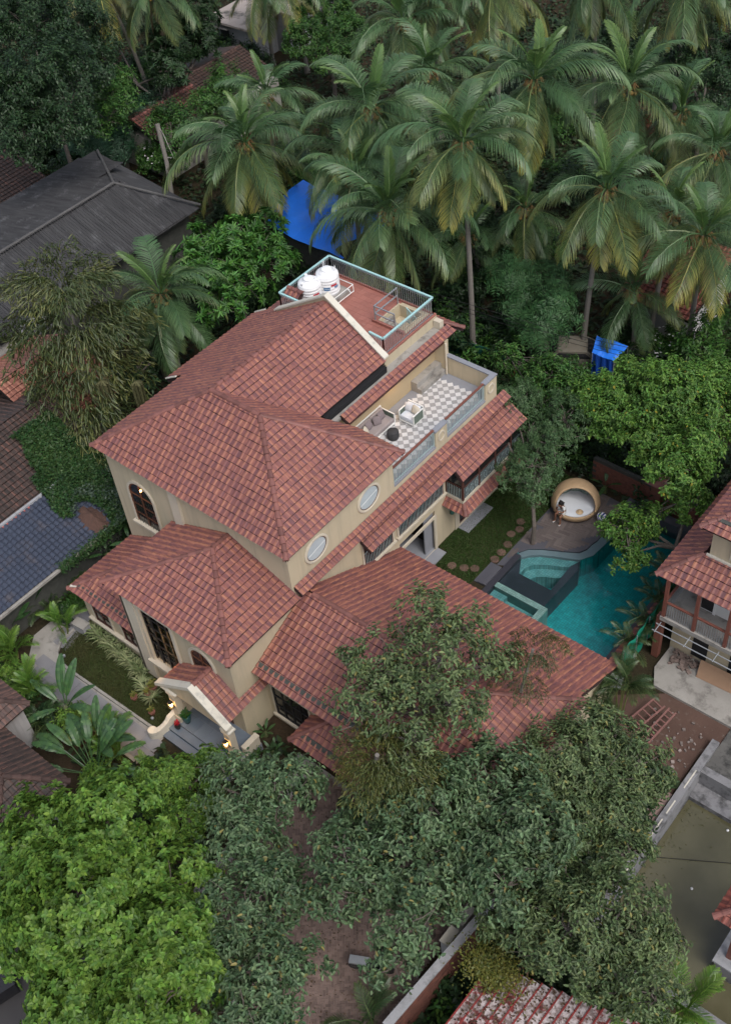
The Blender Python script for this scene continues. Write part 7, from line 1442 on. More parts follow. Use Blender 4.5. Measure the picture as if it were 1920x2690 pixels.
MF_A = frond_mat('areca_green', (0.070, 0.165, 0.024), (0.15, 0.25, 0.04), .5); MF_D = frond_mat('cane_palm_dark', (0.030, 0.068, 0.022), (0.085, 0.115, 0.036), .45); MF_O = frond_mat('fishtail_olive', (0.054, 0.080, 0.026), (0.165, 0.175, 0.054), .44)
def frond_mesh(name, elev, L, bend, nl, ll, mat, hang=0.5, width=0.05, fwd=0.75, vee=0.25, seed=0):
    rg = np.random.default_rng(seed); S = np.linspace(0, 1, 15); th = elev-bend*S**1.25; ds = L/14; x = np.concatenate(([0], np.cumsum(np.cos(th[:-1])*ds))); z = np.concatenate(([0], np.cumsum(np.sin(th[:-1])*ds))); yb = np.cumsum(rg.normal(0, .02, 15))*L*.3*S
    V = []; F = []; U = []
    def at(s): return np.array([np.interp(s, S, x), np.interp(s, S, yb), np.interp(s, S, z)]), np.interp(s, S, th)
    for i in range(14):   # stalk: three-sided
        o = len(V)
        for q in (i, i+1):
            r = .045*(1-S[q])+.006; c = np.array([x[q], yb[q], z[q]])
            for a in (0, 2.09, 4.19): V.append(c+np.array([-math.sin(th[q])*math.sin(a)*r, math.cos(a)*r, math.cos(th[q])*math.sin(a)*r])); U.append((S[q], .9))
        F += [(o+a, o+(a+1) % 3, o+3+(a+1) % 3, o+3+a) for a in range(3)]
    for k in range(nl):
        s = .13+.87*(k+.5)/nl
        for sg in (1, -1):
            s2 = min(1, s+rg.uniform(-.006, .006)); c, t = at(s2); T_ = np.array([math.cos(t), 0, math.sin(t)]); Nn = np.array([-math.sin(t), 0, math.cos(t)])
            f = fwd+.5*s2**3; l_ = ll*(math.sin(math.pi*min(.97, .16+.78*s2))**.65)*rg.uniform(.86, 1.1); d = T_*f+np.array([0, sg, 0])+Nn*vee*rg.uniform(.4, 1.5); d /= np.linalg.norm(d)
            side = np.cross(d, Nn); side /= np.linalg.norm(side)+1e-9; w = width*.5; g = np.array([0, 0, -1.]); hg = hang*rg.uniform(.6, 1.4); tw = side*math.cos(.5)+Nn*math.sin(.5)*sg
            m1 = c+d*l_*.45+g*l_*hg*.13; m2 = c+d*l_*.78+g*l_*hg*.42; tp = c+d*l_*.93+g*l_*hg*.85
            o = len(V); V += [c-tw*w*.6, c+tw*w*.6, m1+tw*w, m1-tw*w, m2+tw*w*.8, m2-tw*w*.8, tp]; U += [(s2, 0), (s2, 0), (s2, .45), (s2, .45), (s2, .78), (s2, .78), (s2, 1)]
            F += [(o, o+1, o+2, o+3), (o+3, o+2, o+4, o+5), (o+5, o+4, o+6)]
    me = bpy.data.meshes.new(name); me.from_pydata([tuple(v) for v in V], [], F); me.materials.append(mat); ul = me.uv_layers.new(name='uv'); li = np.empty(len(me.loops), np.int32); me.loops.foreach_get('vertex_index', li); ul.data.foreach_set('uv', np.array(U, np.float32)[li].ravel()); return me
FR = {}
for i, (e, bd, L_, hg) in enumerate(((78, 60, 3.3, .3), (62, 95, 4.4, .45), (42, 105, 4.7, .6), (20, 95, 4.8, .7), (-4, 70, 4.6, .75), (-30, 48, 4.3, .65), (-55, 22, 3.7, .5))):
    for v in range(2):
        mat = MF_N if i == 0 else (MF_G if i < 3 else MF_M)
        FR[i, v, 'g'] = frond_mesh('frond', R(e), L_, R(bd+8*v), 64, .78 if i == 0 else 1.12, mat, hg, .032 if i == 0 else .042, (1.6 if i == 0 else .75), .25, seed=i*7+v)
        if i >= 4: me = FR[i, v, 'g'].copy(); me.materials[0] = MF_Y if (i > 4 or v) else MF_M; FR[i, v, 'y'] = me
        else: FR[i, v, 'y'] = FR[i, v, 'g']
M_NUT = plain('coconut', (0.24, 0.15, 0.045), 0.6, (0.15, 0.12, 0.03), 4, 20, island=0.3); NUT = MB().lathe([(0, -.13), (.08, -.10), (.12, 0), (.09, .10), (0, .14)], n=9).mesh('coconut', M_NUT, smooth=True)
MF_DEAD = frond_mat('dead_frond', (0.14, 0.10, 0.06), (0.22, 0.165, 0.10), .5); DEADF = frond_mesh('dead_frond', R(-58), 3.4, R(24), 34, .8, MF_DEAD, .9, .028, 1.0, .1, seed=77)
M_STALK = plain('flower_stalk', (0.20, 0.12, 0.045), .8, (0.12, 0.08, 0.03), 4, 30)
def palm(label, crown, base, sc, nf, hue, group='coconut palms'):
    t = thing('coconut_palm', label, 'palm tree', (base[0], base[1], 0), group); c = Vector((crown[0]-base[0], crown[1]-base[1], crown[2])); m = MB(); n_ = 12; pts = []
    for i in range(n_+1): k = i/n_; pts.append((c.x*k**1.6, c.y*k**1.6, c.z*k))
    m.tube(pts, [.17*(1-.35*i/n_)+(.10 if i == 0 else 0) for i in range(n_+1)], 9); inst('trunk', m.mesh('trunk', M_PBARK), t)
    a0 = random.uniform(0, 6.28)
    for i in range(nf):
        q = i/(nf-1); lvl = min(6, int(q**1.05*6.99)); az = a0+i*2.39996+random.uniform(-.15, .15); s = sc*random.uniform(.82, 1.12)
        o = inst('frond', FR[lvl, random.randint(0, 1), 'y' if (hue == 'y' or random.random() < .25) else 'g'], t); o.location = c+Vector((math.cos(az)*.10, math.sin(az)*.10, .25*(1-q)-.05)); o.rotation_euler = (random.uniform(-.3, .3), random.uniform(-.14, .14), az); o.scale = (s, s, s)
    for i in range(random.choice((0, 0, 1, 2, 3))):
        o = inst('dead_frond', DEADF, t); az = a0+i*2.1+.9; o.location = c+Vector((math.cos(az)*.12, math.sin(az)*.12, -.25)); o.rotation_euler = (random.uniform(-.3, .3), random.uniform(0, .3), az); o.scale = (sc*.85,)*3
    m = MB()
    for i in range(7):
        a = a0+i*.9+.3; m.tube([(c.x+.1*math.cos(a), c.y+.1*math.sin(a), c.z), (c.x+.35*math.cos(a), c.y+.35*math.sin(a), c.z+.25), (c.x+.62*math.cos(a), c.y+.62*math.sin(a), c.z-.15)], [.03, .035, .015], 5)
        for q in range(4): b_ = a+(q-1.5)*.25; m.tube([(c.x+.3*math.cos(a), c.y+.3*math.sin(a), c.z+.2), (c.x+.6*math.cos(b_), c.y+.6*math.sin(b_), c.z-.05-.1*q)], [.02, .012], 3)
    inst('flower_stalk', m.mesh('flower_stalk', M_STALK), t)
    for i in range(9):
        a = a0+i*.75; r = .30+.10*(i % 2); o = inst('coconut', NUT, t); o.location = c+Vector((math.cos(a)*r, math.sin(a)*r, -.28-.14*(i % 3))); o.rotation_euler = (i, i*2, 0)
    return t
for (lab, c, b_5, s, nf, h) in PALMS: palm(lab, c, b_5, s, nf, h)
t = thing('palm_trunk', 'bare broken palm trunk without a crown by the grey corrugated roof', 'palm tree', (-31.3, 22.7, 0)); m = MB(); m.tube([(-30.0, 21.2, 0), (-30.2, 21.5, 2.5), (-30.9, 22.3, 5.2), (-31.5, 22.7, 7.5)], [.20, .16, .14, .15], 9); m.build('trunk', M_PBARK, t); m = MB(); m.tube([(-31.5, 22.7, 7.4), (-31.0, 22.6, 7.0), (-30.2, 22.4, 5.6)], [.02, .03, .01], 4); m.build('dead_stalk', M_CONC, t)
# ---- fishtail palms
def fish_mesh(name, L, bend, seed):
    rg = np.random.default_rng(seed); P, D, N, Ln, Wd = [], [], [], [], []; n_ = 10; m = MB(); spine = []
    for i in range(n_):
        s = i/(n_-1); th = R(48)-bend*s; spine.append((s*L*.72*math.cos(R(18)*s), 0, L*(.55*s-.75*s*s)))
    for i in range(2, n_):
        b_ = np.array(spine[i]); s = i/(n_-1)
        for sg in (1, -1):
            pl = L*.34*(1.1-.6*s); d = np.array([.55, sg*1.0, .1]); d /= np.linalg.norm(d)
            for k in range(9):
                q = (k+1)/9; p = b_+d*pl*q+np.array([0, 0, -pl*.75*q*q])+rg.normal(0, .06, 3); 
                for s2 in (1, -1): P.append(p); D.append(np.array([.25, sg*.3, -1.0])+np.array([s2*.55, 0, 0])+rg.normal(0, .34, 3)); N.append(np.array([1, sg*.4, .6])+rg.normal(0, .6, 3)); Ln.append(rg.uniform(.22, .52)); Wd.append(rg.uniform(.03, .065))
    arr = leaf_arrays(np.array(P), np.array(D), np.array(N), np.array(Ln), np.array(Wd), .15, .1); me = raw_mesh(name, arr[0], arr[1], arr[2], MF_O); ul = me.uv_layers.new(name='uv'); uu = np.tile(np.array([[.4, 0], [.4, .4], [.4, .7], [.4, 1], [.4, 0], [.4, 1], [.4, .7], [.4, .4]], np.float32), (len(P), 1)); uu[:, 0] = np.repeat(rg.uniform(0, 1, len(P)), 8); ul.data.foreach_set('uv', uu.ravel()); return me
FM = [fish_mesh('frond', 3.8, 1.5, 3), fish_mesh('frond', 3.4, 1.7, 8)]
def tassel(name, L, n_, sd):
    rg = random.Random(sd); m = MB()
    for i in range(n_):
        a, r = rg.uniform(0, 6.28), rg.uniform(.02, .26); x, y = r*math.cos(a), r*math.sin(a); m.tube([(0, 0, 0), (x*1.1, y*1.1, -.12), (x, y, -L*.5), (x*.8, y*.8, -L*rg.uniform(.8, 1))], [.016, .013, .012, .008], 3, cap=False)
    return m.mesh(name, plain('tassel_olive', (0.10, 0.10, 0.045), 0.9, (0.07, 0.065, 0.03), 2, 30, island=.3))
TS = tassel('flower_tassel', 2.3, 80, 5)
def fishtail(label, base, tiers, tass, s=1.0):
    t = thing('fishtail_palm', label, 'palm tree', (*base, 0), 'fishtail palms'); top = tiers[0]; m = MB(); m.tube([(0, 0, 0), (top[0]-base[0], top[1]-base[1], top[2])], [.17*s, .12*s], 8); inst('trunk', m.mesh('trunk', M_PBARK), t)
    for (x, y, z, nf, k, up) in tiers:
        for i in range(nf):
            o = inst('frond', FM[i % 2], t); az = i*6.283/nf+random.uniform(-.25, .25)+z; o.location = (x-base[0], y-base[1], z+random.uniform(-.3, .3)); o.rotation_euler = (random.uniform(-.15, .15), random.uniform(-.2, .1)-up, az); o.scale = (k*random.uniform(.85, 1.1),)*3
    for (x, y, z, k) in tass: o = inst('flower_tassel', TS, t); o.location = (x-base[0], y-base[1], z); o.scale = (k, k, k)
fishtail('big drooping olive fishtail palm at the left of the villa roof', (-19.0, 4.6), [(-20.4, 6.2, 8.7, 9, 1.15, .6), (-19.9, 5.8, 7.3, 10, 1.3, .15), (-19.2, 4.9, 5.6, 9, 1.25, .05), (-18.0, 3.8, 4.4, 8, 1.15, 0), (-17.2, 3.2, 3.7, 6, .9, 0)], [(-16.6, 4.4, 6.3, 1.2), (-15.2, 5.4, 6.2, 1.1)])
MF_OY = frond_mat('fishtail_yellow', (0.075, 0.100, 0.028), (0.24, 0.225, 0.06), .45)
FMO = FM; FM = [m_.copy() for m_ in FMO]
for m_ in FM: m_.materials[0] = MF_OY
fishtail('yellow-green fishtail palm in front of the annex hood', (7.0, -4.6), [(8.3, -4.6, 7.4, 9, .64, .0), (9.0, -4.1, 7.0, 9, .6, 0), (7.9, -4.2, 6.4, 7, .55, 0)], [(8.4, -4.5, 7.2, .5)], .7)
FM = FMO
fishtail('brown-tipped fishtail palm over the far end of the annex roof', (9.9, -0.2), [(9.9, 2.6, 6.9, 6, .46, .1), (9.8, 2.0, 6.3, 6, .46, 0)], [], .5)
# ---- cane palms (areca)
AM = [frond_mesh('frond', R(72), 1.9, R(70), 34, .52, MF_A, .2, .034, .9, .45, 31), frond_mesh('frond', R(50), 1.9, R(85), 34, .52, MF_A, .25, .034, .9, .4, 32)]
AMD = [frond_mesh('frond', R(68), 2.0, R(80), 34, .56, MF_D, .3, .030, .9, .4, 33), frond_mesh('frond', R(40), 2.0, R(80), 34, .56, MF_D, .35, .030, .9, .35, 34)]
def areca(label, base, h, n_, k, dark=False, group='cane palms', zb=0.0):
    t = thing('cane_palm', label, 'palm', (*base, zb), group); m = MB(); ns = 4
    for s in range(ns): a = s*1.7; m.tube([(math.cos(a)*.12, math.sin(a)*.12, 0), (math.cos(a)*.28, math.sin(a)*.28, h)], [.035, .028], 5)
    inst('stem', m.mesh('stem', plain('cane_stem', (0.16, 0.18, 0.06), 0.6)), t)
    for i in range(n_):
        a = i*2.4+base[0]; s = i % ns; ma = (AMD if dark else AM)[0 if i < n_*.55 else 1]; o = inst('frond', ma, t); o.location = (math.cos(s*1.7)*.28, math.sin(s*1.7)*.28, h-.1*(i/n_)); o.rotation_euler = (0, 0, a); o.scale = (k*random.uniform(.85, 1.1),)*3
    return t
for lab, b_5, h, n_, k, dk_ in (('cane palm nearest the annex corner by the green mesh', (11.2, 5.6), 1.8, 15, .62, True), ('larger cane palm above the faded red ladder', (11.95, 6.3), 2.2, 20, .72, True), ('first cane palm at the pool edge by the annex end', (10.75, 9.2), 1.0, 15, .58, True), ('second cane palm along the pool edge', (10.7, 10.5), 1.1, 15, .6, True), ('third cane palm along the pool edge', (10.6, 11.9), 1.1, 15, .6, True), ('fourth cane palm at the far pool edge under the bright tree', (10.4, 13.4), 1.1, 14, .6, True),
    ('small palm at the bottom by the tin roof corner', (19.3, -5.0), 1.6, 10, 1.0, False), ('small palm above the basin corner at the lower right', (20.0, -3.7), 1.8, 11, 1.0, False), ('cane palm at the bottom edge beside the brick wall', (11.9, -10.3), .8, 12, .9, True),
    ('bright feathery cane palm at the left path edge', (-11.7, -7.3), .6, 16, .75, False), ('bright cane palm below the first one by the path', (-9.3, -8.1), .7, 18, .75, False), ('bright cane palm among the banana leaves', (-5.0, -7.7), .5, 16, .65, False), ('bright cane palm beside the porch end of the path', (-3.9, -8.0), .5, 14, .6, False), ('cane palm beside the metal box on the path', (-10.95, -4.9), .7, 9, .7, False), ('dark cane palm at the corner of the blue-grey roof', (-12.6, -4.6), .4, 11, .6, True), ('dim cane palm under the tiled house eave', (-7.8, -8.9), .4, 12, .6, True), ('cane palm in front of the porch at the bottom step', (-2.0, -7.6), .3, 12, .5, False)):
    areca(lab, b_5, h, n_, k, dk_)
# ---- banana and traveller's palm leaves
M_BAN = leaf_mat('banana_leaf', (0.066, 0.145, 0.042), (0.028, 0.074, 0.028), .35, .01, .4, .18, .5, .8); M_BANL = leaf_mat('banana_leaf_pale', (0.105, 0.20, 0.045), (0.06, 0.13, 0.03), .3, .01, .4, .25, .5, .8)
def blade(name, L, W, bend, torn, mat, petiole=.5, fold=.25):
    m = MB(); n_ = 14; sp = []
    for i in range(n_+1): s = i/n_; a = -bend*s; sp.append(Vector((L*s*math.cos(a*.6), 0, L*s*math.sin(a*.6)*.9)))
    m.tube([(-petiole, 0, -petiole*.1)]+[tuple(p) for p in sp], [.035]+[.026*(1-i/n_)+.004 for i in range(n_+1)], 5)
    for sg in (1, -1):
        for i in range(n_):
            s0, s1 = i/n_, (i+1)/n_; w0 = W*.5*math.sin(math.pi*min(.985, s0*.93+.05))**.6; w1 = W*.5*math.sin(math.pi*min(.985, s1*.93+.05))**.6; g = random.uniform(.25, .95)/n_*L if torn and random.random() < .75 else 0
            dr = random.uniform(.1, .55) if torn else .12; a, b_ = sp[i], sp[i+1]; f = Vector((.12*L/n_*3 if torn else .1*L/n_, 0, 0))
            zz = fold*W*.5*.3; A1 = a+Vector((0, sg*w0*.6, zz)); B1 = b_+Vector((0, sg*w1*.6, zz)); A2 = a+Vector((0, sg*w0, zz-dr*w0))+f; B2 = b_+Vector((0, sg*w1, zz-dr*w1))+f-Vector((g*.35, 0, 0))
            m.add([a, b_, B1, A1, B2, A2], [(0, 1, 2, 3), (3, 2, 4, 5)])
    return m.mesh(name, mat)
BL = [blade('leaf', 2.0, .54, .6, False, M_BAN), blade('leaf', 2.2, .60, .95, True, M_BAN), blade('leaf', 1.9, .42, .35, False, M_BANL), blade('leaf', 2.0, .62, 1.0, True, M_BAN, 1.5), blade('leaf', 1.9, .56, .7, False, M_BAN, 1.4)]
def leafy(name, label, cat, base, leaves, stem_h=.5, mat=M_BAN, zb=0, group=None):
    t = thing(name, label, cat, (*base, zb), group); m = MB(); m.tube([(0, 0, 0), (0, 0, stem_h)], [.14, .10], 8); inst('stem', m.mesh('stem', plain('green_stem', (0.10, 0.12, 0.05), .6)), t)
    for (az, el, k, v) in leaves: o = inst('leaf', BL[v], t); d = Vector((math.cos(az)*math.cos(el), math.sin(az)*math.cos(el), math.sin(el))); o.location = Vector((0, 0, stem_h))+d*(1.5*k if v > 2 else .54*k); o.rotation_euler = (random.uniform(-.3, .3), -el, az); k *= .74; o.scale = (k, k, k)
    return t
ad = math.atan2(-.72, -.7)   # a direction used to fan the leaves
leafy('traveller_palm', 'large dark travellers palm fanning over the front path', 'palm', (-3.7, -9.3), [(2.3+(i-6)*.20, R(random.uniform(24, 62)), random.uniform(.85, 1.1), (3, 4, 3)[i % 3]) for i in range(13)]+[(0.5, R(22), .85, 3), (-.2, R(15), .8, 3), (0.2, R(45), .9, 4), (3.8, R(20), .95, 3), (4.1, R(35), .9, 3), (1.2, R(65), .9, 4)], .6)
leafy('banana_plant', 'banana plant with tall upright leaves beside the front path', 'banana plant', (-7.2, -7.9), [(1.8, R(60), 1.15, 0), (2.4, R(52), 1.2, 0), (.9, R(50), 1.0, 0), (3.3, R(40), 1.0, 0), (.2, R(42), .9, 1), (4.4, R(30), .9, 1)], .7)
leafy('banana_plant', 'banana plant with pale new leaf between path and porch', 'banana plant', (-4.6, -8.2), [(1.3, R(68), 1.1, 2), (.4, R(45), 1.2, 0), (2.4, R(50), 1.05, 0), (-.3, R(48), 1.1, 0), (3.2, R(35), 1.0, 1)], .6)
leafy('banana_plant', 'banana plant at the left edge under the blue-grey roof corner', 'banana plant', (-12.9, -6.4), [(.3, R(65), .85, 0), (1.2, R(55), .8, 0), (2.4, R(45), .9, 0), (3.6, R(45), .8, 1), (5.0, R(40), .9, 0)], .5)
leafy('banana_plant', 'banana plant by the path bend below the blue-grey roof', 'banana plant', (-13.0, -5.0), [(.9, R(75), .8, 0), (2.0, R(60), .75, 2), (3.5, R(50), .8, 0), (5.2, R(45), .75, 0)], .4)
leafy('banana_plant', 'bright banana plant at the left edge beside the curved parapet', 'banana plant', (-28.6, 5.6), [(5.6, R(45), 1.1, 2), (0.2, R(25), 1.2, 2), (1.0, R(40), 1.0, 2), (4.8, R(20), 1.1, 2), (3.4, R(40), 1.0, 0)], 2.2)
leafy('elephant_ear', 'large elephant-ear plant between creeper and villa wall', 'plant', (-12.1, -0.9), [(-.9, R(30), .55, 0), (.4, R(35), .5, 0), (2.6, R(40), .5, 0), (4.3, R(25), .5, 0)], 1.2); leafy('elephant_ear', 'second elephant-ear plant at the shady villa corner', 'plant', (-11.6, 0.2), [(-.9, R(30), .5, 0), (.4, R(35), .45, 0), (2.6, R(40), .5, 0), (4.3, R(25), .5, 0)], 1.4)
leafy('elephant_ear', 'broad-leaved plant behind the rattan daybed', 'plant', (4.6, 17.2), [(-1.2, R(40), .5, 0), (.2, R(45), .5, 0), (2.0, R(50), .5, 0), (3.6, R(45), .45, 0), (5.0, R(30), .5, 0)], .4)
leafy('broad_leaf_plant', 'round-leaved dark plant below the travellers palm', 'plant', (-3.2, -9.9), [(i*1.05, R(35), .42, 0) for i in range(6)], .3)
for lab, b_5, n_ in (('banana-leaved plant under the doorway beside the annex roof', (-.6, 7.5), 5), ('small leafy plant beside the annex window', (.5, -3.4), 6), ('dark leafy plant below the annex window', (1.4, -3.9), 6)): leafy('broad_leaf_plant', lab, 'plant', b_5, [(i*6.28/n_, R(50), .32, 0) for i in range(n_)], .15)
# ---- striped spider plants along the villa front, potted plants
M_STRIPL = leaf_mat('striped_leaf', (0.40, 0.42, 0.24), (0.12, 0.19, 0.06), .5, .01, .5, .2); k = 34; a = rng.uniform(0, 6.28, k); D = np.column_stack([np.cos(a), np.sin(a), rng.uniform(.5, 1.8, k)]); arr = leaf_arrays(np.zeros((k, 3)), D, np.tile([0, 0, 1.], (k, 1)), rng.uniform(.40, .62, k), np.full(k, .055), .5, .1); SPM = raw_mesh('leaf_tuft', arr[0], arr[1], arr[2], M_STRIPL)
for i in range(17):
    u = i/16; x, y = (-10.1+u*4.6, -4.02-.42*u) if i < 14 else (-5.9+(i-14)*.5, -4.75-.15*(i-14)); t = thing('spider_plant', 'striped spider plant, %s from the left along the villa front wall' % ['first','second','third','fourth','fifth','sixth','seventh','eighth','ninth','tenth','eleventh','twelfth','thirteenth','fourteenth','fifteenth','sixteenth','seventeenth'][i], 'plant', (x, y, 0), 'spider plants along the front wall'); o = inst('leaf_tuft', SPM, t); o.rotation_euler = (0, 0, i*1.3); o.scale = (random.uniform(.85, 1.2),)*3
def tuft(mat, k, L, W, up, sd):
    r_ = np.random.default_rng(sd); a = r_.uniform(0, 6.28, k); P = np.column_stack([r_.normal(0, .05, (k, 2)), r_.uniform(0, .18, k)]); D = np.column_stack([np.cos(a), np.sin(a), r_.uniform(*up, k)]); arr = leaf_arrays(P, D, np.tile([0, 0, 1.], (k, 1)), r_.uniform(.6, 1.1, k)*L, r_.uniform(.8, 1.1, k)*W, .3, .15); return raw_mesh('foliage', arr[0], arr[1], arr[2], mat)
M_CROT = leaf_mat('croton_leaf', (0.26, 0.24, 0.05), (0.06, 0.10, 0.025), .6, .03, .45, .2); M_FLOW = leaf_mat('red_flower', (0.42, 0.012, 0.022), (0.22, 0.008, 0.015), .4, .01)
TUF = [tuft(M_CROT, 46, .26, .07, (.2, 1.6), 1), tuft(LM['mid'], 46, .26, .08, (.2, 1.6), 2), tuft(M_FLOW, 60, .14, .09, (.1, 1.5), 3)]
for i, g in enumerate(GP): o = inst('foliage', TUF[2 if i == 6 else (1 if i in (4, 5, 7) else 0)], g); o.location = (0, 0, .30 if i not in (4, 5) else .42); s = (.75, .7, 1.0, .75, 1.1, .9, .8, 1.0)[i]; o.scale = (s, s, s)
# small leafy shrubs that fill the beds
SHR = []
for i, mk in enumerate(('mid', 'dark', 'bright', 'umbrella')):
    bl = [(0, 0, .42, .45, .45, .40), (.3, .15, .35, .32, .3, .28), (-.25, -.2, .3, .3, .3, .25)]; ST['shrub%d' % i] = (.15, .07, 7, 'spr' if i != 3 else 'ros', 2.2, .35, .2, 1); me, _t = crown_mesh('foliage', bl, 'shrub%d' % i, LM[mk], (0, 0, 0)); SHR.append(me)
def shrub(label, pos, s, v, group):
    t = thing('shrub', label, 'shrub', (*pos, 0), group); o = inst('foliage', SHR[v], t); o.rotation_euler = (0, 0, pos[0]*3); o.scale = (s, s, s*random.uniform(.85, 1.2)); m = MB(); m.tube([(0, 0, 0), (.02, .02, .3*s)], [.03, .02], 5); inst('stem', m.mesh('stem', M_BARK), t)
SR = random.Random(21)
ORD = ['first', 'second', 'third', 'fourth', 'fifth', 'sixth', 'seventh', 'eighth', 'ninth', 'tenth', 'eleventh', 'twelfth', 'thirteenth', 'fourteenth', 'fifteenth', 'sixteenth', 'seventeenth']
def row(label, n_, box, s, vs_, group, frm):
    pts = sorted((SR.uniform(box[0], box[1]), SR.uniform(box[2], box[3])) for _ in range(n_))
    pts.sort(key=lambda q: q[0]*.7+q[1]*.7)
    for i, q in enumerate(pts): shrub('%s, %s counted from %s' % (label, ORD[i], frm), q, SR.uniform(*s), SR.choice(vs_), group)
row('low shrub in the strip beside the blue-grey roof', 15, (-12.35, -11.5, -4.8, 1.5), (.7, 1.2), (0, 1), 'shrubs in the left side strip', 'the path'); row('dark shrub in the bed below the front path', 15, (-12.5, -3.5, -9.3, -7.9), (.6, 1.1), (0, 1, 1, 2), 'shrubs in the path bed', 'the left')
row('shrub in the shady bed below the annex window', 9, (.6, 7.5, -5.3, -3.9), (.4, .9), (1, 1, 0), 'shrubs below the annex window', 'the porch'); row('bright shrub at the foot of the porch steps', 8, (-2.4, 2.2, -8.2, -6.9), (.5, .9), (2, 0), 'shrubs before the porch', 'the left')
THK = []
for n_, box, s, in ((18, (-.5, 10.5, 17.9, 19.6), (.7, 1.4)), (46, (-9, 10, 19.5, 29), (.8, 1.9)), (34, (-18.5, -13.2, 3, 18), (.8, 1.8)), (70, (-30, -8, 18.5, 36), (1.0, 2.4)), (70, (-58, -38.5, 18, 44), (1.2, 2.8)), (44, (-22, 6, 36, 62), (1.4, 3.0)), (24, (12.7, 15.2, -5.5, 3.5), (.5, 1.1)), (14, (13.2, 14.4, -10, -6), (.5, 1.0))):
    for _ in range(n_): q = SR.uniform(*s); THK.append((SR.uniform(box[0], box[1]), SR.uniform(box[2], box[3]), .42*q, .5*q, .5*q, .45*q))
ST['thick'] = (.26, .12, 7, 'spr', 1.9, .7, .4, 1)
for k, mk in enumerate(('dark', 'dark', 'mid')): me, _t = crown_mesh('thicket', THK[k::3], 'thick', LM[mk], (0, 0, 0)); o = inst('thicket', me); o['kind'] = 'stuff'
# ---- creeper on the low roofs, undergrowth on the ground
def mat_leaves(name, pts_fn, n_, L, mat, up=1.0):
    P = pts_fn(n_); k = len(P); D = rng.normal(0, 1, (k, 3)); D[:, 2] = rng.uniform(-.2, .7, k); N = rng.normal(0, .4, (k, 3)); N[:, 2] += 1; arr = quad_leaves(P, D, N, L*rng.uniform(.6, 1.25, k), L*.55*rng.uniform(.7, 1.2, k)); o = inst(name, raw_mesh(name, arr[0], arr[1], arr[2], mat)); o['kind'] = 'stuff'; return o
M_CREEP = leaf_mat('creeper_leaf', (0.046, 0.098, 0.026), (0.018, 0.048, 0.015), .6, .03, .5, .2); M_CREEPG = leaf_mat('grey_creeper_leaf', (0.085, 0.125, 0.085), (0.035, 0.06, 0.04), .5, .02, .5, .15)
def creeper(n_):
    x = rng.uniform(-18.9, -12.0, n_); y = rng.uniform(-2.2, 2.3, n_); s = np.sin(x*1.3+y)*.35+np.sin(y*2.1-x*.7)*.3; keep = (y > -1.25+s+np.clip((-15.7-x)*.28, -.2, 9)*.35) & ~((x+13.15)**2/1.1+(y+.45)**2/.45 < 1) & ~((x < -16.6) & (y < -.4+s)); x, y = x[keep], y[keep]
    z = np.where(x > -15.65, 2.42+(-12.3-x)*.335, 3.42+(-15.7-x)*.39); z = z+rng.uniform(.02, .30, len(x))*(.5+.5*np.sin(x*2.3)*np.sin(y*2.9))+.03; return np.column_stack([x, y, z])
mat_leaves('creeper', creeper, 26000, .16, M_CREEP)
mat_leaves('creeper', lambda n_: (lambda p: p[(p[:, 0] > -14.6)])(creeper(n_)+np.array([0, .35, .04])), 9000, .14, M_CREEPG)
def eave_creeper(n_): t_ = rng.random(n_); return np.column_stack([-12.25+rng.normal(0, .14, n_), -3.4+t_*4.2, 2.3+rng.normal(0, .12, n_)-rng.uniform(0, .3, n_)*t_])
mat_leaves('creeper', eave_creeper, 3000, .13, M_CREEP)
hp = MB(); vs = [(-13.15, -.45, 3.05)]; 
for r_ in (.35, .7, 1.0):
    for j in range(16): a = 2*math.pi*j/16; vs.append((-13.15+math.cos(a)*r_*1.05+random.uniform(-.04, .04), -.45+math.sin(a)*r_*.68, 2.58+(1-r_)*.42+random.uniform(-.03, .03)+(-13.15-math.cos(a)*r_*1.05+13.15)*0.3))
hp.add(vs, [(0, 1+j, 1+(j+1) % 16) for j in range(16)]+[(1+r_*16+j, 17+r_*16+j, 17+r_*16+(j+1) % 16, 1+r_*16+(j+1) % 16) for r_ in range(2) for j in range(16)]); tag(hp.build('soil_heap', plain('brown_litter', (0.10, 0.055, 0.042), .95, (0.055, 0.034, 0.028), 8, 60, bmp=.8)), 'heap of brown leaf litter on the creeper-covered roof', 'soil heap')
mat_leaves('roof_plants', lambda n_: np.column_stack([rng.normal(14.55, .5, n_), rng.normal(-6.75, .35, n_), 2.62+rng.uniform(0, .35, n_)]), 2600, .12, leaf_mat('mossy_leaf', (0.20, 0.19, 0.04), (0.07, 0.10, 0.025), .5, .02)); mat_leaves('leaf_litter', lambda n_: (lambda p: np.column_stack([p[:, 0], p[:, 1], 2.60-(p[:, 1]+6.6)*.085+.03]))(np.column_stack([rng.uniform(14.5, 19, n_), rng.uniform(-9.5, -5.9, n_)])), 900, .13, leaf_mat('dry_leaf', (0.16, 0.10, 0.06), (0.06, 0.04, 0.03), .5, .02))
mat_leaves('fallen_leaves', lambda n_: np.column_stack([rng.uniform(3.5, 11.5, n_), rng.uniform(-12, -3.5, n_), np.full(n_, .012)]), 1100, .10, leaf_mat('brown_leaf', (0.15, 0.10, 0.055), (0.05, 0.036, 0.028), .5, .02))
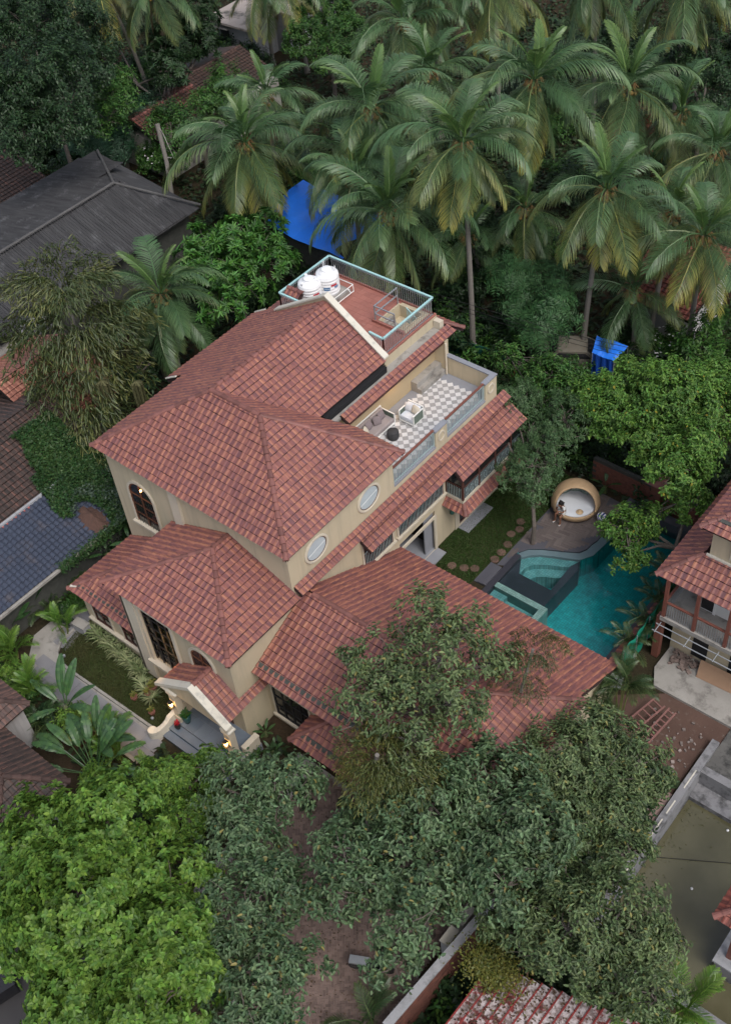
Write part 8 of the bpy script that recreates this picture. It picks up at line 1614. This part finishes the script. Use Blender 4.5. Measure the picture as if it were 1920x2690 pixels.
mat_leaves('roof_leaf_litter', lambda n_: (lambda x, y: np.column_stack([x, y, np.where(y < .6, 5.5+(y-.6)*.486, 5.5-(y-.6)*.507)+.085]))(rng.uniform(3.2, 9.5, n_), rng.uniform(-2.7, 3.4, n_)), 420, .10, leaf_mat('dry_roof_leaf', (0.17, 0.11, 0.05), (0.06, 0.05, 0.03), .5, .02))
mat_leaves('floating_leaves', lambda n_: np.column_stack([rng.uniform(6.3, 9.8, n_), 16.7-rng.exponential(2.6, n_).clip(0, 9), np.full(n_, -.042)]), 70, .09, leaf_mat('floating_leaf', (0.16, 0.14, 0.04), (0.07, 0.07, 0.03), .5, .02), 0)
mat_leaves('pond_scum', lambda n_: np.column_stack([16.1+rng.exponential(.5, n_).clip(0, 7), rng.uniform(-2.4, 4.9, n_), np.full(n_, -.99)]), 220, .08, leaf_mat('pond_leaf', (0.12, 0.12, 0.04), (0.06, 0.06, 0.03), .5, .02), 0)
BLK = [(-13.5, .6, -4.3, 15.5), (-14, -2.5, -8, -3.8), (-3.4, 1.2, -6.6, -3), (0, 12, -3.2, 7.2), (0, 10.6, 6.8, 17.4), (11.2, 25, 6.5, 24), (15.3, 25, -3.5, 7), (2, 12.6, -12.6, -3), (-26.5, -12, -9.5, 7), (-38.5, -26.7, 2.5, 22), (-42.5, -36, 26.5, 39), (-24, -15.8, 21, 27.2), (-1.8, 3, 28.5, 33.7), (-48, -41.4, 41.5, 53), (-14, 3, -40, -13.6), (-14, -2.8, -14.5, -9.2), (14.3, 20, -13, -6.3), (-31.5, -26, 4, 8.4)]
def under(n_):
    out = []
    for (x0, x1, y0, y1, w_) in ((-75, -12, 0, 62, .42), (-30, 14, 14, 78, .38), (-13.5, 12, -13, -3, .06), (12, 22, -14, 5, .10), (-13.8, -11, -8, 4, .04)):
        k = int(n_*w_); p = np.column_stack([rng.uniform(x0, x1, k), rng.uniform(y0, y1, k)]); ok = np.ones(k, bool)
        for b_6 in BLK: ok &= ~((p[:, 0] > b_6[0]) & (p[:, 0] < b_6[1]) & (p[:, 1] > b_6[2]) & (p[:, 1] < b_6[3]))
        out.append(p[ok])
    p = np.concatenate(out); h = (np.sin(p[:, 0]*.9)*np.sin(p[:, 1]*1.1+p[:, 0]*.3)+1)*.5; return np.column_stack([p, rng.uniform(0, 1, len(p))*(.08+.9*h**2)])
mat_leaves('undergrowth', under, 120000, .42, leaf_mat('undergrowth_leaf', (0.034, 0.066, 0.020), (0.008, 0.019, 0.008), .6, .03, .6, .10, patch=.35))
